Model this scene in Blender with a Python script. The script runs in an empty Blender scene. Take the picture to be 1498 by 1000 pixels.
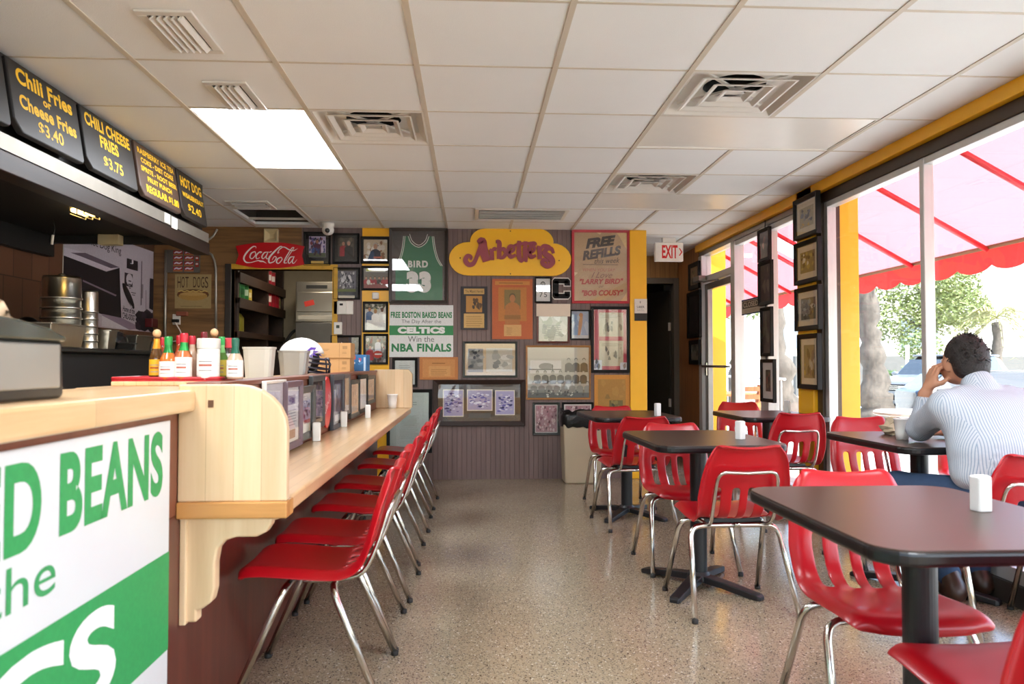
import bpy, bmesh, math, random
import numpy as np
from mathutils import Vector, Matrix, Euler
S = bpy.context.scene
COL = S.collection
R_ = math.radians
PI = math.pi

# ------------------------------------------------------------------ camera
FPX, CX, CY, CAMZ = 1115.0, 749.0, 500.0, 1.113
TH = math.atan(31 / 1115.0); PS = math.atan(59 / 1115.0 * math.cos(TH))
cam = bpy.data.cameras.new('camera'); cam_o = bpy.data.objects.new('camera', cam); COL.objects.link(cam_o)
cam.sensor_width = 36.0; cam.lens = FPX / 1498 * 36.0; cam.clip_end = 300
cam_o.location = (0, 0, CAMZ); cam_o.rotation_euler = (PI / 2 + TH, 0, -PS)
cam.dof.use_dof = True; cam.dof.focus_distance = 5.2; cam.dof.aperture_fstop = 4.5
S.camera = cam_o

# ------------------------------------------------------------------ view + world + sun
S.view_settings.view_transform = 'Standard'; S.view_settings.look = 'None'
S.view_settings.gamma = 1.0; S.view_settings.use_curve_mapping = False
S.view_settings.exposure = 1.62
try:
    S.cycles.max_bounces = 10; S.cycles.diffuse_bounces = 6; S.cycles.transparent_max_bounces = 16
    S.cycles.caustics_reflective = False; S.cycles.caustics_refractive = False
    S.cycles.sample_clamp_indirect = 6.0
except Exception:
    pass
W = bpy.data.worlds.new('sky'); S.world = W; W.use_nodes = True
wn = W.node_tree.nodes; wl = W.node_tree.links
bg = wn['Background']
sky = wn.new('ShaderNodeTexSky'); sky.sky_type = 'NISHITA'; sky.sun_disc = False
sky.sun_elevation = R_(58); sky.sun_rotation = R_(150); sky.air_density = 1.0; sky.dust_density = 2.5
wl.new(sky.outputs[0], bg.inputs[0]); bg.inputs[1].default_value = 0.40
sun = bpy.data.lights.new('sun', 'SUN'); sun.energy = 5.0; sun.angle = R_(0.6); sun.color = (.90, .96, 1.0)
sun_o = bpy.data.objects.new('sun', sun); COL.objects.link(sun_o)
sun_o.rotation_euler = Vector((0.34, -0.52, 0.85)).to_track_quat('Z', 'Y').to_euler(); sun_o.location = (8, -2, 12)
def portal(loc, rot, sx, sy):
    L = bpy.data.lights.new('window_light', 'AREA'); L.shape = 'RECTANGLE'; L.size = sx; L.size_y = sy
    try: L.cycles.is_portal = True
    except Exception: return
    o = bpy.data.objects.new('window_light', L); COL.objects.link(o); o.location = loc; o.rotation_euler = rot
portal((2.63, 1.7, 1.2), (0, PI / 2, 0), 2.3, 7.4)
portal((2.63, 6.9, 1.2), (0, PI / 2, 0), 2.3, 2.6)
portal((-.2, -2.35, 1.3), (-PI / 2, 0, 0), 5.2, 2.0)

# ------------------------------------------------------------------ helpers
def ray(px, py):
    r = Vector((math.cos(PS), -math.sin(PS), 0)); h = Vector((math.sin(PS), math.cos(PS), 0)); z = Vector((0, 0, 1))
    F = math.cos(TH) * h + math.sin(TH) * z; U = -math.sin(TH) * h + math.cos(TH) * z
    return F + r * ((px - CX) / FPX) - U * ((py - CY) / FPX)
def at(px, py, **k):
    """a point of the photograph on a known plane of the room (x=, y= or z=)"""
    (a, v), = k.items(); i = 'xyz'.index(a); d = ray(px, py); c = Vector((0, 0, CAMZ))
    return c + d * ((v - c[i]) / d[i])
def lin(h):
    if not isinstance(h, str): return tuple(h)
    h = h.lstrip('#'); o = []
    for i in (0, 2, 4):
        c = int(h[i:i + 2], 16) / 255
        o.append(c / 12.92 if c <= .04045 else ((c + .055) / 1.055) ** 2.4)
    return tuple(o)
MATS = {}
def newmat(name):
    m = bpy.data.materials.new(name); m.use_nodes = True; MATS[name] = m
    nt = m.node_tree; return m, nt.nodes, nt.links, nt.nodes['Principled BSDF']
def mixc(n, l, fac, a, b, mode='MIX'):
    x = n.new('ShaderNodeMix'); x.data_type = 'RGBA'; x.blend_type = mode
    for sock, v in ((x.inputs[0], fac), (x.inputs[6], a), (x.inputs[7], b)):
        if isinstance(v, bpy.types.NodeSocket): l.new(v, sock)
        elif isinstance(v, (int, float)): sock.default_value = v
        else: sock.default_value = (*v, 1)
    return x.outputs[2]
def coords(n, l, scale, kind='Object'):
    t = n.new('ShaderNodeTexCoord'); mp = n.new('ShaderNodeMapping'); mp.inputs['Scale'].default_value = scale
    l.new(t.outputs[kind], mp.inputs[0]); return mp.outputs[0]
def noise(n, l, vec, scale, detail=3.0, rough=.55):
    x = n.new('ShaderNodeTexNoise'); x.inputs['Scale'].default_value = scale; x.inputs['Detail'].default_value = detail
    x.inputs['Roughness'].default_value = rough; l.new(vec, x.inputs['Vector']); return x.outputs['Fac']
def ramp(n, l, fac, stops):
    r = n.new('ShaderNodeValToRGB'); e = r.color_ramp.elements
    while len(e) < len(stops): e.new(.5)
    for q, (p, c) in zip(e, stops):
        q.position = p; q.color = (*lin(c), 1) if not isinstance(c, (int, float)) else (c, c, c, 1)
    l.new(fac, r.inputs[0]); return r.outputs[0]
def M(name, col, rough=.5, metal=0.0, var=.12, scale=(9, 9, 9), bump=0.0, coat=0.0, spec=.5, trans=0.0, sub=0.0, bscale=60):
    if name in MATS: return MATS[name]
    m, n, l, b = newmat(name); c = lin(col)
    v = coords(n, l, scale); f = noise(n, l, v, 1.0)
    lo = tuple(max(0, q * (1 - var)) for q in c); hi = tuple(min(1, q * (1 + var)) for q in c)
    l.new(mixc(n, l, f, lo, hi), b.inputs['Base Color'])
    b.inputs['Roughness'].default_value = rough; b.inputs['Metallic'].default_value = metal
    b.inputs['Specular IOR Level'].default_value = spec
    if coat: b.inputs['Coat Weight'].default_value = coat; b.inputs['Coat Roughness'].default_value = .08
    if trans: b.inputs['Transmission Weight'].default_value = trans
    if bump:
        v2 = coords(n, l, (1, 1, 1)); f2 = noise(n, l, v2, bscale)
        bp = n.new('ShaderNodeBump'); bp.inputs['Strength'].default_value = bump; bp.inputs['Distance'].default_value = .01
        l.new(f2, bp.inputs['Height']); l.new(bp.outputs[0], b.inputs['Normal'])
    return m
def wood(name, col, dark, grain='y', stave=None, rough=.35, coat=0.0, light=None, bw=.55):
    """long grain along one axis; stave = width of glued strips or boards"""
    m, n, l, b = newmat(name)
    s = [14, 14, 14]; s['xyz'.index(grain)] = .9
    v = coords(n, l, s); f = noise(n, l, v, 1.6, 5, .6)
    c = ramp(n, l, f, [(.25, dark), (.55, col), (.8, light or col)])
    if stave:
        v2 = coords(n, l, (1, 1, 1)); br = n.new('ShaderNodeTexBrick')
        br.inputs['Scale'].default_value = 1; br.inputs['Brick Width'].default_value = bw; br.inputs['Row Height'].default_value = stave
        br.inputs['Mortar Size'].default_value = 0.0007; br.inputs['Color1'].default_value = (.90, .89, .88, 1); br.inputs['Color2'].default_value = (1.08, 1.06, 1.04, 1)
        br.inputs['Mortar'].default_value = (.6, .55, .5, 1)
        sx = n.new('ShaderNodeSeparateXYZ'); cx = n.new('ShaderNodeCombineXYZ'); l.new(v2, sx.inputs[0])
        o = {'x': (0, 1), 'y': (1, 0), 'z': (2, 0), 'Z': (2, 1)}[grain if stave > 0 else 'Z']
        l.new(sx.outputs[o[0]], cx.inputs[0]); l.new(sx.outputs[o[1]], cx.inputs[1]); l.new(cx.outputs[0], br.inputs[0])
        c = mixc(n, l, 1.0, c, br.outputs[0], 'MULTIPLY')
    l.new(c, b.inputs['Base Color']); b.inputs['Roughness'].default_value = rough
    if coat: b.inputs['Coat Weight'].default_value = coat; b.inputs['Coat Roughness'].default_value = .1
    return m

class MB:
    def __init__(s): s.v = []; s.f = []; s.m = []; s.c = []; s.cur = 0; s.col = (1, 1, 1); s.sm = []; s.smooth = False
    def add(s, vs, fs):
        o = len(s.v); s.v += [tuple(q) for q in vs]
        for f in fs:
            s.f.append([i + o for i in f]); s.m.append(s.cur); s.c.append(s.col); s.sm.append(s.smooth)
        return s
    def box(s, x0, y0, z0, x1, y1, z1):
        v = [(x, y, z) for z in (z0, z1) for y in (y0, y1) for x in (x0, x1)]
        return s.add(v, [(0, 2, 3, 1), (4, 5, 7, 6), (0, 1, 5, 4), (2, 6, 7, 3), (0, 4, 6, 2), (1, 3, 7, 5)])
    def cbox(s, c, d): return s.box(c[0] - d[0] / 2, c[1] - d[1] / 2, c[2] - d[2] / 2, c[0] + d[0] / 2, c[1] + d[1] / 2, c[2] + d[2] / 2)
    def obox(s, c, d, rz=0, rx=0, ry=0):
        mt = Matrix.Translation(c) @ Euler((rx, ry, rz)).to_matrix().to_4x4(); o = len(s.v)
        s.box(-d[0] / 2, -d[1] / 2, -d[2] / 2, d[0] / 2, d[1] / 2, d[2] / 2)
        for i in range(o, len(s.v)): s.v[i] = tuple(mt @ Vector(s.v[i]))
        return s
    def prism(s, poly, a0, a1, axis='y'):
        n = len(poly)
        def P(p, a): return {'x': (a, p[0], p[1]), 'y': (p[0], a, p[1]), 'z': (p[0], p[1], a)}[axis]
        v = [P(p, a0) for p in poly] + [P(p, a1) for p in poly]
        return s.add(v, [tuple(range(n)), tuple(range(2 * n - 1, n - 1, -1))] + [(i, (i + 1) % n, n + (i + 1) % n, n + i) for i in range(n)])
    def lathe(s, prof, c=(0, 0, 0), n=24, sq=None, capb=True, capt=True):
        vs = []
        for r, z in prof:
            for i in range(n):
                a = 2 * PI * i / n; ca, sa = math.cos(a), math.sin(a)
                if sq:
                    k = 1 / (abs(ca) ** sq + abs(sa) ** sq) ** (1 / sq); ca *= k; sa *= k
                vs.append((c[0] + r * ca, c[1] + r * sa, c[2] + z))
        m = len(prof); fs = [(j * n + i, j * n + (i + 1) % n, (j + 1) * n + (i + 1) % n, (j + 1) * n + i) for j in range(m - 1) for i in range(n)]
        if capb: fs.append(tuple(range(n - 1, -1, -1)))
        if capt: fs.append(tuple(range((m - 1) * n, m * n)))
        return s.add(vs, fs)
    def cyl(s, c, r, h, n=24): return s.lathe([(r, 0), (r, h)], c, n)
    def tube(s, path, r, n=10, closed=False):
        P = [Vector(p) for p in path]; m = len(P); rs = r if isinstance(r, (list, tuple)) else [r] * m
        vs = []; prev = None
        for i in range(m):
            a = P[(i - 1) % m] if (closed or i > 0) else P[i]; b = P[(i + 1) % m] if (closed or i < m - 1) else P[i]
            t = (b - a).normalized()
            if prev is None:
                u = t.orthogonal().normalized()
            else:
                u = (prev - t * prev.dot(t));  u = u.normalized() if u.length > 1e-6 else t.orthogonal().normalized()
            prev = u; w = t.cross(u)
            for k in range(n):
                an = 2 * PI * k / n; vs.append(P[i] + (u * math.cos(an) + w * math.sin(an)) * rs[i])
        mm = m if closed else m - 1
        fs = [(j * n + k, j * n + (k + 1) % n, ((j + 1) % m) * n + (k + 1) % n, ((j + 1) % m) * n + k) for j in range(mm) for k in range(n)]
        if not closed: fs += [tuple(range(n - 1, -1, -1)), tuple(range((m - 1) * n, m * n))]
        return s.add(vs, fs)
    def ell(s, c, r, n=16, m=10):
        vs = [(c[0], c[1], c[2] - r[2])]; fs = []
        for j in range(1, m):
            p = -PI / 2 + PI * j / m
            for i in range(n):
                a = 2 * PI * i / n; vs.append((c[0] + r[0] * math.cos(p) * math.cos(a), c[1] + r[1] * math.cos(p) * math.sin(a), c[2] + r[2] * math.sin(p)))
        vs.append((c[0], c[1], c[2] + r[2])); L = len(vs) - 1
        for i in range(n):
            fs.append((0, 1 + (i + 1) % n, 1 + i)); fs.append((L, 1 + (m - 2) * n + i, 1 + (m - 2) * n + (i + 1) % n))
        for j in range(m - 2):
            for i in range(n): fs.append((1 + j * n + i, 1 + j * n + (i + 1) % n, 1 + (j + 1) * n + (i + 1) % n, 1 + (j + 1) * n + i))
        return s.add(vs, fs)
    def build(s, name, mat=None, parent=None, bevel=0, smooth=None, recalc=True, seg=2, loc=None):
        me = bpy.data.meshes.new(name); me.from_pydata(s.v, [], s.f)
        mats = mat if isinstance(mat, (list, tuple)) else [mat]
        for q in mats: me.materials.append(q)
        if recalc:
            bm = bmesh.new(); bm.from_mesh(me); bmesh.ops.recalc_face_normals(bm, faces=bm.faces); bm.to_mesh(me); bm.free()
        me.polygons.foreach_set('material_index', s.m)
        me.polygons.foreach_set('use_smooth', [bool(smooth) if smooth is not None else q for q in s.sm])
        if any(c != (1, 1, 1) for c in s.c):
            ca = me.color_attributes.new('ink', 'FLOAT_COLOR', 'CORNER'); arr = []
            for p in me.polygons: arr += [*s.c[p.index], 1.0] * p.loop_total
            ca.data.foreach_set('color', arr)
        me.update()
        o = bpy.data.objects.new(name, me); COL.objects.link(o)
        if parent is not None: o.parent = parent
        if loc: o.location = loc
        if bevel:
            b = o.modifiers.new('bevel', 'BEVEL'); b.width = bevel; b.segments = seg; b.limit_method = 'ANGLE'; b.angle_limit = R_(40)
        return o
def mb(fn): b = MB(); fn(b); return b
def tag(o, label, cat, group=None, kind=None):
    o['label'] = label; o['category'] = cat
    if group: o['group'] = group
    if kind: o['kind'] = kind
    return o
def thing(name, label, cat, loc=(0, 0, 0), rz=0, group=None):
    o = bpy.data.objects.new(name, None); COL.objects.link(o); o.location = loc; o.rotation_euler = (0, 0, rz)
    o.empty_display_size = .1
    return tag(o, label, cat, group)
def struct(o):
    o['kind'] = 'structure'; return o
def copy_tree(o, parent=None):
    c = o.copy(); COL.objects.link(c)
    if parent is not None: c.parent = parent
    for ch in [q for q in KIDS.get(o.name, [])]: 
        KIDS.setdefault(c.name, []).append(copy_tree(ch, c))
    return c
KIDS = {}
def index(o):
    KIDS[o.name] = list(o.children)
    for c in o.children: index(c)
def dup(src, label, loc, rz=0, group=None, sc=None):
    if src.name not in KIDS: index(src)
    c = copy_tree(src); c.location = loc; c.rotation_euler = (0, 0, rz); c['label'] = label
    if group: c['group'] = group
    if sc: c.scale = sc
    return c

def cr(pts, n=6, closed=False):
    """Catmull-Rom through points of any dimension"""
    P = [np.array(p, float) for p in pts]; m = len(P); out = []
    rng = range(m if closed else m - 1)
    for i in rng:
        if closed: a, b, c, d = P[(i - 1) % m], P[i], P[(i + 1) % m], P[(i + 2) % m]
        else: a, b, c, d = P[max(i - 1, 0)], P[i], P[i + 1], P[min(i + 2, m - 1)]
        for k in range(n):
            t = k / n
            out.append(.5 * ((2 * b) + (c - a) * t + (2 * a - 5 * b + 4 * c - d) * t * t + (-a + 3 * b - 3 * c + d) * t ** 3))
    if not closed: out.append(P[-1])
    return out
def rrect(x0, z0, x1, z1, r, n=5):
    o = []
    for cx, cz, a in ((x1 - r, z1 - r, 0), (x0 + r, z1 - r, 90), (x0 + r, z0 + r, 180), (x1 - r, z0 + r, 270)):
        for k in range(n + 1):
            t = R_(a + 90 * k / n); o.append((cx + r * math.cos(t), cz + r * math.sin(t)))
    return o
TXT = {}
def textmesh(s, bold=0.0, shear=0.0, sp=1.0):
    key = (s, bold, shear, sp)
    if key in TXT: return TXT[key]
    c = bpy.data.curves.new('t', 'FONT'); c.body = s; c.offset = bold; c.shear = shear; c.resolution_u = 6; c.space_character = sp
    o = bpy.data.objects.new('t', c); COL.objects.link(o)
    dg = bpy.context.evaluated_depsgraph_get(); dg.update()
    me = bpy.data.meshes.new_from_object(o.evaluated_get(dg))
    v = np.array([q.co[:2] for q in me.vertices]); f = [tuple(p.vertices) for p in me.polygons]
    bpy.data.objects.remove(o); bpy.data.curves.remove(c); bpy.data.meshes.remove(me)
    v -= v.min(0); v /= np.maximum(v.max(0), 1e-6)
    TXT[key] = (v, f); return TXT[key]

class Art(MB):
    """flat printed artwork in the local xz plane, facing -y, in stacked layers"""
    def __init__(s, x0, z0, x1, z1, y):
        super().__init__(); s.x0, s.z0, s.w, s.h, s.y = x0, z0, x1 - x0, z1 - z0, y; s.k = 0
    def P(s, u, v): return (s.x0 + u * s.w, s.y - s.k * .00012, s.z0 + v * s.h)
    def poly(s, pts, col):
        s.col = lin(col); s.k += 1
        pts = [(min(1, max(0, a)), min(1, max(0, b))) for a, b in pts]
        s.add([s.P(*p) for p in pts], [tuple(range(len(pts)))]); return s
    def rect(s, u0, v0, u1, v1, col): return s.poly([(u0, v0), (u1, v0), (u1, v1), (u0, v1)], col)
    def ellp(s, u, v, ru, rv, col, n=14, rot=0):
        return s.poly([(u + ru * math.cos(2 * PI * i / n) * math.cos(rot) - rv * math.sin(2 * PI * i / n) * math.sin(rot),
                        v + ru * math.cos(2 * PI * i / n) * math.sin(rot) + rv * math.sin(2 * PI * i / n) * math.cos(rot)) for i in range(n)], col)
    def text(s, t, u0, v0, u1, v1, col, bold=0.0, shear=0.0, rot=0.0, sp=1.0, tv=0.0):
        s.col = lin(col); s.k += 1
        v, f = textmesh(t, bold, shear, sp); cu, cv = (u0 + u1) / 2, (v0 + v1) / 2; asp = s.h / s.w; vs = []
        for a, b in v:
            p, q = u0 + (u1 - u0) * a, v0 + (v1 - v0) * b + tv * (a - .5) ** 2
            if rot:
                dx, dy = (p - cu), (q - cv) * asp
                p = cu + dx * math.cos(rot) - dy * math.sin(rot); q = cv + (dx * math.sin(rot) + dy * math.cos(rot)) / asp
            vs.append(s.P(p, q))
        s.add(vs, f); return s
    def ribbon(s, pts, wd, col, n=5):
        """stroke of varying width: pts (u,v,width factor)"""
        s.col = lin(col); s.k += 1; q = cr([(a, b * s.h / s.w, c) for a, b, c in pts], n); L = []; Rr = []
        for i, p in enumerate(q):
            a = q[max(i - 1, 0)]; b = q[min(i + 1, len(q) - 1)]; d = b[:2] - a[:2]; d = d / (np.linalg.norm(d) + 1e-9)
            nrm = np.array((-d[1], d[0])); hw = wd * p[2] / 2
            L.append(p[:2] + nrm * hw); Rr.append(p[:2] - nrm * hw)
        k = s.w / s.h; vs = [s.P(p[0], p[1] * k) for p in L] + [s.P(p[0], p[1] * k) for p in Rr]; m = len(L)
        s.add(vs, [(i, i + 1, m + i + 1, m + i) for i in range(m - 1)]); return s
    def person(s, u, v, k, shirt, skin='c89878', hair='3a2c22', ks=1.0):
        """bust: v is the chin line, k the head height in v"""
        a = s.h / s.w; hw = k * .38 * a
        s.poly([(u - hw * 2.5, v - k * 2.2 * ks), (u - hw * 2.4, v - k * .55), (u - hw * 1.5, v - k * .22), (u - hw * .5, v - k * .05), (u + hw * .5, v - k * .05), (u + hw * 1.5, v - k * .22), (u + hw * 2.4, v - k * .55), (u + hw * 2.5, v - k * 2.2 * ks)], shirt)
        s.ellp(u, v + k * .62, hw * 1.1, k * .5, hair); s.ellp(u, v + k * .42, hw * .95, k * .5, skin)
    def blobs(s, n, pal, seed, box=(0, 0, 1, 1), size=(.03, .12)):
        r = random.Random(seed)
        for i in range(n):
            u = r.uniform(box[0], box[2]); v = r.uniform(box[1], box[3]); z = r.uniform(*size); m = r.randint(5, 8); ph = r.random() * 6
            s.poly([(u + z * r.uniform(.5, 1.1) * math.cos(ph + 6.283 * j / m), v + z * r.uniform(.5, 1.3) * math.sin(ph + 6.283 * j / m)) for j in range(m)], r.choice(pal))
    def lines(s, n, u0, v0, u1, v1, col, seed=0, th=.35):
        r = random.Random(seed); dv = (v1 - v0) / n
        for i in range(n):
            b = v0 + i * dv; s.rect(u0 + r.uniform(0, .03), b, u1 - r.uniform(0, .25) * (u1 - u0), b + dv * th, col)

# ------------------------------------------------------------------ materials
def print_mat(name, rough, coat):
    m, n, l, b = newmat(name)
    a = n.new('ShaderNodeAttribute'); a.attribute_name = 'ink'
    f = noise(n, l, coords(n, l, (1, 1, 1)), 90, 3, .6)
    l.new(mixc(n, l, .16, a.outputs[0], mixc(n, l, 1.0, a.outputs[0], ramp(n, l, f, [(.3, .2), (.7, 1.0)]), 'MULTIPLY')), b.inputs['Base Color'])
    b.inputs['Roughness'].default_value = rough
    if coat: b.inputs['Coat Weight'].default_value = coat; b.inputs['Coat Roughness'].default_value = .03
    return m
PRINT = print_mat('printed_paper', .55, 0); GLOSSP = print_mat('printed_gloss', .5, 0)
def glass_mat(name, ior=1.45, tint=(1, 1, 1), rough=0.0):
    m, n, l, b = newmat(name); n.remove(b)
    t = n.new('ShaderNodeBsdfTransparent'); t.inputs[0].default_value = (*tint, 1)
    g = n.new('ShaderNodeBsdfGlossy'); g.inputs['Roughness'].default_value = rough
    lw = n.new('ShaderNodeLayerWeight'); lw.inputs[0].default_value = .5; f0 = ((ior - 1) / (ior + 1)) ** 2
    pw = n.new('ShaderNodeMath'); pw.operation = 'POWER'; l.new(lw.outputs['Facing'], pw.inputs[0]); pw.inputs[1].default_value = 5
    fr = n.new('ShaderNodeMath'); fr.operation = 'MULTIPLY_ADD'; l.new(pw.outputs[0], fr.inputs[0]); fr.inputs[1].default_value = (1 - f0) * .7; fr.inputs[2].default_value = f0
    x = n.new('ShaderNodeMixShader'); l.new(fr.outputs[0], x.inputs[0]); l.new(t.outputs[0], x.inputs[1]); l.new(g.outputs[0], x.inputs[2])
    l.new(x.outputs[0], n['Material Output'].inputs[0]); return m
GLASS = glass_mat('window_glass', 1.4, (.96, .98, .97)); PGLASS = glass_mat('picture_glass', 1.5)
def emit_mat(name, col, st):
    m, n, l, b = newmat(name); c = lin(col); b.inputs['Base Color'].default_value = (*c, 1)
    f = noise(n, l, coords(n, l, (2, 2, 2)), 2.0)
    l.new(mixc(n, l, f, tuple(q * .97 for q in c), c), b.inputs['Emission Color']); b.inputs['Emission Strength'].default_value = st; return m
def terrazzo():
    m, n, l, b = newmat('terrazzo'); v = coords(n, l, (1, 1, 1))
    big = noise(n, l, v, 1.3, 3); c = ramp(n, l, big, [(.3, '93856d'), (.7, 'a0927a')])
    def chips(scale, thr, col, rnd):
        vo = n.new('ShaderNodeTexVoronoi'); vo.inputs['Scale'].default_value = scale; vo.inputs['Randomness'].default_value = 1
        l.new(v, vo.inputs['Vector']); r = n.new('ShaderNodeSeparateColor'); l.new(vo.outputs['Color'], r.inputs[0])
        a = n.new('ShaderNodeMath'); a.operation = 'LESS_THAN'; l.new(r.outputs[rnd], a.inputs[0]); a.inputs[1].default_value = thr
        d = n.new('ShaderNodeMath'); d.operation = 'LESS_THAN'; l.new(vo.outputs['Distance'], d.inputs[0]); d.inputs[1].default_value = .42
        e = n.new('ShaderNodeMath'); e.operation = 'MULTIPLY'; l.new(a.outputs[0], e.inputs[0]); l.new(d.outputs[0], e.inputs[1]); return e.outputs[0], col
    for sc, th, col, rn in ((210, .30, '84765f', 0), (190, .24, 'aea38f', 1), (150, .20, '5c5249', 2), (120, .10, '3c332c', 0), (110, .07, 'c4bbaa', 1)):
        f, cc = chips(sc, th, col, rn); c = mixc(n, l, f, c, lin(cc))
    l.new(c, b.inputs['Base Color']); b.inputs['Roughness'].default_value = .17; b.inputs['Specular IOR Level'].default_value = .6
    return m
TERR = terrazzo()
def grooves(name, col, axis, pitch, dark=.45, rough=.5, wood_=False):
    m, n, l, b = newmat(name); v = coords(n, l, (1, 1, 1)); sx = n.new('ShaderNodeSeparateXYZ'); l.new(v, sx.inputs[0])
    a = n.new('ShaderNodeMath'); a.operation = 'DIVIDE'; l.new(sx.outputs['xyz'.index(axis)], a.inputs[0]); a.inputs[1].default_value = pitch
    f = n.new('ShaderNodeMath'); f.operation = 'FRACT'; l.new(a.outputs[0], f.inputs[0])
    g = n.new('ShaderNodeMath'); g.operation = 'PINGPONG'; l.new(f.outputs[0], g.inputs[0]); g.inputs[1].default_value = .5
    gr = ramp(n, l, g.outputs[0], [(.0, 0.0), (.07, 1.0)])
    s = [9, 9, 9]; s[2] = .8
    c = ramp(n, l, noise(n, l, coords(n, l, s), 1.5, 5, .6), [(.3, tuple(q * .8 for q in lin(col))), (.7, tuple(min(1, q * 1.15) for q in lin(col)))]) if True else None
    c2 = mixc(n, l, gr, tuple(q * dark for q in lin(col)), c); l.new(c2, b.inputs['Base Color'])
    bp = n.new('ShaderNodeBump'); bp.inputs['Distance'].default_value = .004; bp.inputs['Strength'].default_value = .8
    l.new(gr, bp.inputs['Height']); l.new(bp.outputs[0], b.inputs['Normal']); b.inputs['Roughness'].default_value = rough; return m
def bricks(name, c1, c2, mortar, bw, rh, swap=None, rough=.35, off=.5):
    m, n, l, b = newmat(name); v = coords(n, l, (1, 1, 1)); sx = n.new('ShaderNodeSeparateXYZ'); cx = n.new('ShaderNodeCombineXYZ'); l.new(v, sx.inputs[0])
    a, c = swap; l.new(sx.outputs['xyz'.index(a)], cx.inputs[0]); l.new(sx.outputs['xyz'.index(c)], cx.inputs[1])
    br = n.new('ShaderNodeTexBrick'); br.inputs['Scale'].default_value = 1; br.inputs['Brick Width'].default_value = bw; br.inputs['Row Height'].default_value = rh
    br.inputs['Mortar Size'].default_value = .004; br.offset = off
    for k, cc in (('Color1', c1), ('Color2', c2), ('Mortar', mortar)): br.inputs[k].default_value = (*lin(cc), 1)
    l.new(cx.outputs[0], br.inputs[0]); l.new(br.outputs[0], b.inputs['Base Color']); b.inputs['Roughness'].default_value = rough; return m

CEIL = M('ceiling_tile', 'e4e5e4', .8, var=.03, scale=(3, 3, 3), bump=.15, bscale=220)
TBAR = M('ceiling_bar', 'c6bcab', .5, var=.1); WHITE = M('white_enamel', 'e4e0d8', .35, var=.04)
YEL = M('yellow_paint', 'f8ba1e', .4, var=.04); BEAD = grooves('brown_beadboard', '786460', 'x', .046, .62)
PANEL = wood('wall_panelling', '86623c', '523820', 'x', None, .4); HALLW = grooves('hall_panelling', '9a7040', 'x', .06, .5)
HALLR = wood('hall_side_panel', '98683a', '6a4522', 'z', None, .4)
LTILE = bricks('brown_tile', '5e3f2c', '6c4a36', '2e221a', .21, .42, ('y', 'z'))
MAPLE_Y = wood('maple_top', 'd9b88c', 'cba576', 'y', .042, .28, .3, 'e4c8a2'); MAPLE_Z = wood('maple_panel', 'dcc19c', 'd2b288', 'z', .075, .38, .15, 'e4ceac', 3.0)
MAPLE_R = wood('maple_bracket', 'dfc29c', 'cfae86', 'z', None, .45, 0, 'e8cfae')
EDGEW = wood('counter_edge', 'c08a4e', 'a06c34', 'x', None, .4)
MAHOG = wood('mahogany_laminate', '5c2a20', '47201a', 'z', None, .35, .2, '683226'); BROWNP = wood('brown_laminate', '7a4632', '683a28', 'z', None, .4)
RED = M('red_plastic', 'ac0a18', .32, var=.06, scale=(5, 5, 5), coat=.12); CHROME = M('chrome_tube', 'cfcac2', .16, 1.0, var=.05)
RUBBER = M('black_rubber', '15130f', .6); TTOP = M('table_laminate', '3a2a22', .34, var=.12, scale=(3, 30, 3), spec=.5); BLACKM = M('black_iron', '17171a', .42, var=.1)
TEDGE = M('black_edging', '0e0e10', .3); BLKF = M('black_frame', '0e0c0b', .5, var=.2, spec=.25); BLK = M('matt_black', '0a0908', .6)
BRONZE = M('dark_bronze_metal', '4a4038', .4, .6, var=.1); ALU = M('white_aluminium', 'c9c9c6', .35, .25, var=.05); DKALU = M('grey_aluminium', '8a8680', .35, .6, var=.08)
STEEL = M('stainless_steel', 'bdb8ac', .28, 1.0, var=.08, scale=(30, 30, 2)); DKWOOD = wood('dark_beam', '24160e', '120a06', 'y', None, .5, 0, '40240f')

# ------------------------------------------------------------------ setting
BY = 7.35; XR = 2.5; XL = -3.0; CZ = 2.41; YF = -2.2
struct(mb(lambda b: b.box(XL - .2, YF - .2, -.15, 2.64, 9.8, 0)).build('floor', TERR))
GX = [-3.2, -2.66, -2.055, -1.45, -.845, -.24, .365, .97, 1.575, 2.18, 2.62]; GY = [3.30 + .61 * k for k in range(-9, 11)]
HOLES = {(3, 3.91), (3, 4.52), (4, 3.91), (7, 3.30), (7, 5.13), (7, 3.91), (8, 3.91), (7, 5.74), (8, 5.74), (3, 0.86), (3, 1.47), (7, 0.86), (7, 1.47), (2, 6.35), (2, 6.96)}
HOLES = {(i, round(y, 2)) for i, y in HOLES}
b = MB()
for i in range(len(GX) - 1):
    for y in GY[:-1]:
        if y < YF - .61 or y > 9.3: continue
        if (i, round(y, 2)) in HOLES: continue
        b.box(GX[i] + .001, y + .001, CZ, GX[i + 1] - .001, y + .609, CZ + .02)
b.box(-3.3, YF - .3, CZ + .3, 2.7, 9.9, CZ + .4)
struct(b.build('ceiling', CEIL))
b = MB()
for x in GX[1:-1]:
    cuts = [YF] + ([3.915, 4.515, 5.745, 6.345] if x == GX[8] else []) + [BY if x < 1.6 else 9.1]
    for c0, c1 in zip(cuts[::2], cuts[1::2]): b.box(x - .012, c0, CZ - .004, x + .012, c1, CZ + .019)
for y in GY:
    if not YF < y < 9.1: continue
    segs = [(-2.95 if y < BY else 1.7, 2.5)]
    if abs(y - 4.52) < .01: segs = [(-2.95, GX[3]), (GX[4], 2.5)]
    if abs(y - 1.47) < .01: segs = [(-2.95, GX[3]), (GX[4], GX[7]), (GX[8], 2.5)]
    for c0, c1 in segs: b.box(c0, y - .007, CZ - .002, c1, y + .007, CZ + .018)
struct(b.build('trim_1', TBAR))
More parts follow.
